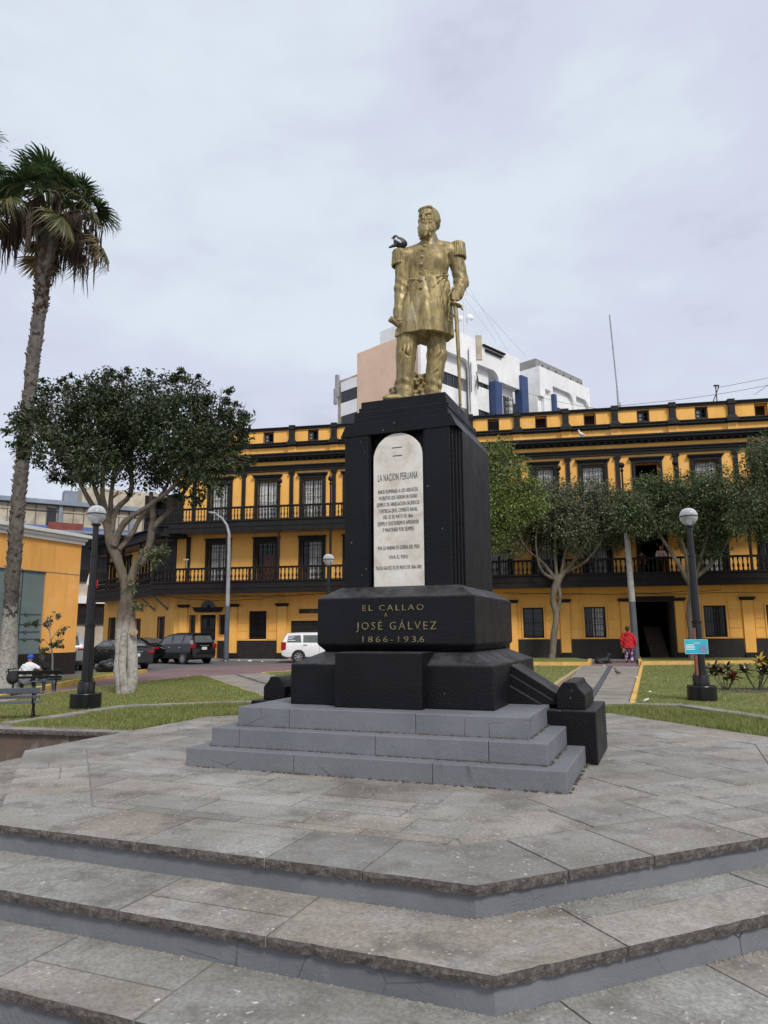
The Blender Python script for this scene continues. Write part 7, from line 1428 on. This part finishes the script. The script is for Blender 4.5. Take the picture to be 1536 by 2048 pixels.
# ------------------------------------------------------------------ cars
def car(kind, paint, loc, rz, label, sc, plate=True):
    e = empty('parked_car', loc, rz, label, 'car', 'cars parked before the yellow building', sc)
    # stations: x (rear -> front), z of the upper outline, belt z, half width at belt
    if kind == 'sedan':
        L, Wd, wb, wr, fx, rx = 4.6, .90, 2.70, .33, 1.38, -1.32
        top = [(-2.30, .92), (-2.22, 1.05), (-1.75, 1.12), (-1.30, 1.30), (-.80, 1.44), (-.2, 1.47), (.35, 1.42), (.85, 1.22), (1.20, 1.00), (1.7, .92), (2.1, .80), (2.28, .62)]; belt = [(-2.3, .92), (-1.75, 1.0), (-.8, .97), (1.2, .93), (2.28, .62)]; g0, g1, gr = -1.75, 1.22, -.80
    elif kind == 'mpv':
        L, Wd, wb, wr, fx, rx = 4.2, .83, 2.65, .32, 1.32, -1.33
        top = [(-2.10, .85), (-2.08, 1.10), (-1.95, 1.45), (-1.80, 1.64), (-1.2, 1.69), (-.3, 1.69), (.3, 1.62), (.8, 1.38), (1.2, 1.10), (1.6, 1.0), (2.0, .86), (2.12, .62)]; belt = [(-2.1, .85), (-2.05, 1.08), (-1.2, 1.04), (1.2, .98), (2.12, .62)]; g0, g1, gr = -2.04, 1.18, -1.80
    elif kind == 'suv':
        L, Wd, wb, wr, fx, rx = 4.7, .95, 2.8, .37, 1.42, -1.38
        top = [(-2.35, .95), (-2.32, 1.15), (-2.10, 1.50), (-1.9, 1.68), (-1.2, 1.74), (-.2, 1.74), (.3, 1.66), (.85, 1.36), (1.25, 1.14), (1.8, 1.05), (2.2, .90), (2.36, .66)]; belt = [(-2.35, .95), (-2.2, 1.15), (-1.2, 1.12), (1.25, 1.05), (2.36, .66)]; g0, g1, gr = -2.2, 1.2, -1.9
    else:
        L, Wd, wb, wr, fx, rx = 4.2, .84, 2.55, .31, 1.30, -1.25
        top = [(-2.12, .80), (-2.10, 1.05), (-2.0, 1.32), (-1.88, 1.50), (-1.2, 1.53), (-.2, 1.53), (.35, 1.46), (.9, 1.18), (1.3, .98), (1.7, .92), (2.0, .80), (2.12, .60)]; belt = [(-2.12, .80), (-2.05, .98), (-1.2, .97), (1.2, .92), (2.12, .60)]; g0, g1, gr = -2.0, 1.2, -1.86
    tx, tz = zip(*top); bx, bz = zip(*belt); x0, x1 = tx[0], tx[-1]
    xs = sorted(set([round(v, 3) for v in np.linspace(x0, x1, 30)] + list(tx)))
    def sec(x):
        zt = np.interp(x, tx, tz); zb = min(np.interp(x, bx, bz), zt); e_ = min(1, (x - x0) / .45 + .55, (x1 - x) / .6 + .5); w = Wd * min(1.0, .80 + .2 * math.sin(min(1, max(0, e_)) * math.pi / 2) if e_ < 1 else 1.0)
        endl = .24 + .10 * max(0, 1 - (x - x0) / .25) + .06 * max(0, 1 - (x1 - x) / .3); g = max(0.0, zt - zb); wt = w - .26 * min(1, g / .6)
        return [(w * .80, endl), (w * .97, endl + .07), (w, endl + .28), (w * .985, zb - .08 if zb - .08 > endl + .3 else endl + .32), (w * .95, zb), (wt + .02, zt - .05 * min(1, g * 4)), (wt * .86, zt - .008), (wt * .45, zt + .012 * min(1, g * 3)), (0, zt + .018 * min(1, g * 3))]
    V, F = [], []; n = 17
    for x in xs:
        S_ = sec(x); ring_ = [(x, -y, z) for y, z in S_] + [(x, y, z) for y, z in S_[:-1][::-1]]; V += ring_
    for i in range(len(xs) - 1):
        for k in range(n - 1): a = i * n + k; F.append((a, a + n, a + n + 1, a + 1))
        F.append((i * n + n - 1, (i + 1) * n + n - 1, (i + 1) * n, i * n))
    F += [tuple(range(n)), tuple(range(len(V) - 1, len(V) - 1 - n, -1))]
    body = MB().add(V, F).build('body', paint, e, smooth=True, angle=32)
    def side_patch(xa, xb, s, t0, t1, nm, mat, off=.008, k=5, shear=0):
        m = MB(); P, Q = [], []
        for i in range(k + 1):
            x = xa + (xb - xa) * i / k
            for (t, lst, sh) in ((t0, P, 0), (t1, Q, shear)):
                xx = x + sh * (1 if xb - x < x - xa else -1) * abs(2 * i / k - 1); S_ = sec(min(max(xx, x0), x1)); a, b_ = S_[4], S_[5]; lst.append((xx, s * (a[0] + (b_[0] - a[0]) * t + off), a[1] + (b_[1] - a[1]) * t))
        pts = P + Q[::-1]; inn = [(p[0], p[1] - s * .004, p[2]) for p in pts]; nn = len(pts); m.add(pts + inn, [tuple(range(nn)) if s < 0 else tuple(range(nn - 1, -1, -1))] + [(i, (i + 1) % nn, nn + (i + 1) % nn, nn + i) for i in range(nn)]); return m.build(nm, mat, body)
    cuts = {'sedan': [(-1.45, -.85), (-.78, .08), (.15, .85)], 'mpv': [(-1.88, -1.18), (-1.1, -.25), (-.18, .72)], 'suv': [(-2.0, -1.25), (-1.15, -.3), (-.22, .75)], 'wagon': [(-1.85, -1.10), (-1.02, -.2), (-.12, .75)]}[kind]
    for s_ in (-1, 1):
        for i, (a, b_) in enumerate(cuts): side_patch(a, b_, s_, .12, .86, 'side_window', M['cglass'], shear=-.10 if i == 2 else (-.06 if i == 0 else 0))
        for i, xx in enumerate((cuts[0][1] + .03, cuts[1][1] + .03, 1.05)): MB().box(xx - .004, xx + .004, s_ * (Wd + .001) - .002, s_ * (Wd + .001) + .002, .45, .92).build('door_seam', M['plastic'], body)
        for xx in (cuts[1][0] + .12, cuts[2][0] + .12): MB().cbox((xx, s_ * (Wd * .985 + .006), .90), (.20, .03, .035)).build('door_handle', M['chrome'] if kind != 'wagon' else M['plastic'], body, bevel=.008)
        MB().cbox((.92, s_ * (Wd + .07), 1.02), (.14, .18, .12)).build('door_mirror', paint, body, bevel=.03)
        for wx in (fx, rx):
            MB().lathe([(wr + .05, 0), (wr + .05, .01)], seg=20).build('wheel_arch', M['plastic'], body, loc=(wx, s_ * (Wd + .003) - (.01 if s_ > 0 else -.0), wr), rot=(R(90 if s_ < 0 else -90), 0, 0)) if 0 else None
            m_ = MB().lathe([(.001, 0), (wr + .045, 0), (wr + .045, .012), (.001, .012)], seg=22); a = m_.build('wheel_arch', M['plastic'], body); a.location = (wx, s_ * (Wd - .004), wr + .01); a.rotation_euler = (R(90) if s_ < 0 else R(-90), 0, 0)
            w_ = bpy.data.objects.new('wheel', None); COL.objects.link(w_); w_.parent = e; w_.location = (wx, s_ * (Wd - .17), wr); w_.rotation_euler = (R(90) if s_ < 0 else R(-90), 0, 0)
            MB().lathe([(wr * .62, 0), (wr * .93, 0), (wr, .03), (wr, .17), (wr * .93, .2), (wr * .66, .2), (wr * .62, .15)], seg=24).build('tyre', M['rubber'], w_, smooth=True, angle=40)
            m_ = MB().lathe([(wr * .67, .12), (wr * .67, .195), (wr * .60, .195), (wr * .58, .15), (.001, .12)], seg=24).lathe([(.05, .14), (.05, .19), (.001, .195)], seg=10)
            for k in range(7): a = k * 6.283 / 7; m_.cbox((0, 0, 0), (wr * .56, .045, .03), Matrix.Rotation(a, 4, 'Z') @ Matrix.Translation((wr * .32, 0, .175)))
            m_.build('rim', M['rim'], w_)
    def end_quad(xa, xb, w0, w1, nm, mat, off=.010, up=False):   # glass on the sloping rear or front
        P = []
        for x, wf in ((xa, w0), (xb, w1)): S_ = sec(x); z = S_[6][1]; P.append((x, S_[6][0] * wf, z))
        (xa, wa, za), (xb, wb_, zb_) = P; d = Vector((xb - xa, 0, zb_ - za)); nrm = Vector((-d.z, 0, d.x)).normalized(); nrm = nrm if nrm.z > 0 else -nrm; o = nrm * off
        k = 4; Pt = []
        for i in range(k + 1):
            t = i / k; x = xa + (xb - xa) * t; z = np.interp(x, tx, tz); w = wa + (wb_ - wa) * t; Pt.append((x, w, z))
        L_ = [Vector((x, -w, z)) + o for x, w, z in Pt]; R_ = [Vector((x, w, z)) + o for x, w, z in Pt]; m = MB(); m.add(L_ + R_ + [p - o * .9 for p in L_] + [p - o * .9 for p in R_], [(i, i + 1, k + 2 + i, k + 1 + i) for i in range(k)] + [(2 * k + 2 + i, 3 * k + 3 + i, 3 * k + 4 + i, 2 * k + 3 + i) for i in range(k)]); return m.build(nm, mat, body, smooth=True)
    if kind == 'sedan': end_quad(-1.70, -.88, 1.0, .98, 'rear_window', M['cglass'], .022)
    else: end_quad(x0 + .045, gr - .04, .92, .92, 'rear_window', M['cglass'], .016)
    end_quad(.40, 1.12, 1.0, 1.0, 'windscreen', M['cglass'], .022)
    lz = {'sedan': .86, 'mpv': .98, 'suv': 1.02, 'wagon': .95}[kind]; lw, lh = {'sedan': (.34, .13), 'mpv': (.26, .24), 'suv': (.34, .12), 'wagon': (.10, .42)}[kind]
    for s_ in (-1, 1):
        yw = sec(x0 + .05)[3][0]; MB().cbox((x0 + .10, s_ * (yw - lw / 2 + .035), lz - (.10 if kind == 'wagon' else 0)), (.26, lw, lh)).build('tail_light', M['lampred'], body, bevel=.03)
        MB().cbox((x1 - .12, s_ * (Wd * .78), .66), (.2, .30, .12)).build('headlight', M['chrome'], body, bevel=.03)
        if kind == 'mpv': MB().cbox((x0 + .13, s_ * (yw - .05), lz + .19), (.2, .10, .22)).build('light_cluster', M['chrome'], body, bevel=.03)
    if kind in ('sedan', 'mpv', 'suv'): MB().cbox((x0 - .012, 0, lz + .02), (.03, .62, .035)).build('trim_bar', M['chrome'], body, bevel=.008)
    MB().cbox((x0 - .0, 0, .42), (.09, 2 * Wd * .86, .16)).build('bumper', M['plastic'] if kind != 'sedan' else paint, body, bevel=.03)
    MB().cbox((x0 - .014, 0, lz - .13), (.02, .34, .15)).build('number_plate', M['plate'], body, bevel=.005)
    if kind in ('suv', 'mpv'):
        for s_ in ((-1, 1) if kind == 'suv' else ()): MB().tube([(-1.7, s_ * .62, 1.76), (-1.5, s_ * .62, 1.80), (.1, s_ * .62, 1.79), (.2, s_ * .62, 1.74)], .02, 6).build('roof_rail', M['chrome'], body)
        MB().cbox((x0 + .28, 0, sec(x0 + .36)[6][1] + .0), (.32, 1.15, .05)).build('rear_spoiler', paint if kind == 'mpv' else M['plastic'], body, bevel=.015)
    return e
car('mpv', M['cblack'], (-9.95, 35.6, -.235), R(142), 'black people carrier seen from behind, parked by the dark street door', .86)
car('sedan', M['cgrey'], (-11.2, 30.7, -.235), R(132), 'dark grey saloon seen from behind past the white tree trunk', .82)
car('suv', M['csilver'], (-13.6, 30.6, -.235), R(118), 'silver and black off-roader half hidden behind the left lamp post', .84)
car('sedan', M['cblack'], (-12.4, 36.8, -.235), R(150), 'black saloon whose roof shows between the grey saloon and the people carrier', .84)
vn = car('wagon', M['cwhite'], (-3.05, 36.0, -.235), R(4), 'white estate car in side view, partly hidden by the pedestal', .93)
text('★', 'lettering', vn, M['signw'], -1.48, 1.30, -.80, .06, .3) if 0 else None
for i, w_ in enumerate((.34, .26, .38)): MB().box(-1.80, -1.80 + w_, -.7775 - .006 * i, -.7755 - .006 * i, 1.30 - .09 * i, 1.335 - .09 * i).build('window_lettering', M['signw'], vn)
# rubbish
bg = empty('rubbish_bag', (-10.0, 26.4, -.14), 0, 'black rubbish bag slumped on the verge behind the white tree trunk', 'bag')
s = Sculpt((-.55, -.35, -.02), (.45, .35, .62), .016); s.ell((0, 0, .20), (.34, .22, .22), .05).ell((-.22, 0, .10), (.20, .18, .12), .05).ell((.12, .03, .30), (.18, .14, .16), .05).cap((.16, 0, .42), (.22, 0, .52), .04, .05, .02); s.ripple((-.6, -.4, 0), (.5, .4, .6), lambda x, y, z: .014 * np.sin(x * 18 + z * 22) * .5 + .005 * np.sin(y * 35 - z * 23)).build('bag', M['bag'], bg, floor=0.0)
LT = [(-7.3, 36.6), (-6.7, 36.2), (-5.4, 36.9), (-7.9, 36.3), (-6.0, 35.8), (-3.6, 37.2), (8.6, 25.4), (5.6, 15.6), (6.9, 20.2), (7.4, 20.1), (-6.0, 22.4), (8.2, 27.5)]
for i, (x, y) in enumerate(LT):
    m = MB(); s_ = rng.uniform(.06, .13) if y > 30 else rng.uniform(.03, .06); zb = -.195 if y > 30 else -.06
    if i == 11: zb = -.10
    V = [(x + s_ * rng.uniform(.6, 1.3) * math.cos(a), y + s_ * .7 * math.sin(a), zb + rng.uniform(0, s_ * .3)) for a in np.linspace(0, 5.2, 6)] + [(x, y, zb + s_ * .55)]
    o = m.add(V, [(j, (j + 1) % 6, 6) for j in range(6)] + [(5, 4, 3, 2, 1, 0)]).build('litter', M['litter']); tag(o, 'scrap of pale crumpled litter lying on the ground', 'litter', 'scraps of litter')
o = MB().tube([(4.72, 13.5, -.04), (4.88, 13.72, -.03)], .02, 4).build('litter', M['litter']); tag(o, 'thin pale strip of litter on the grass beside the paver path edge', 'litter')
# windblown leaves and debris on the plaza
for i in range(26):
    a = rng.uniform(0, 6.28); r = rng.uniform(2.2, 3.9); x, y = OC[0] + r * math.cos(a), OC[1] + r * math.sin(a); s_ = rng.uniform(.008, .018)
    if y < 4.2 or abs(x) > 3.4: continue
    o = MB().add([(x, y, .004), (x + s_, y + s_ * .3, .008), (x + s_ * 1.6, y - s_ * .2, .005), (x + s_ * .8, y - s_ * .6, .010)], [(0, 3, 2, 1)]).build('fallen_leaf', M['birdb']); tag(o, 'tiny dry fallen leaf lying on the stone plaza', 'leaf', 'dry leaves on the plaza')
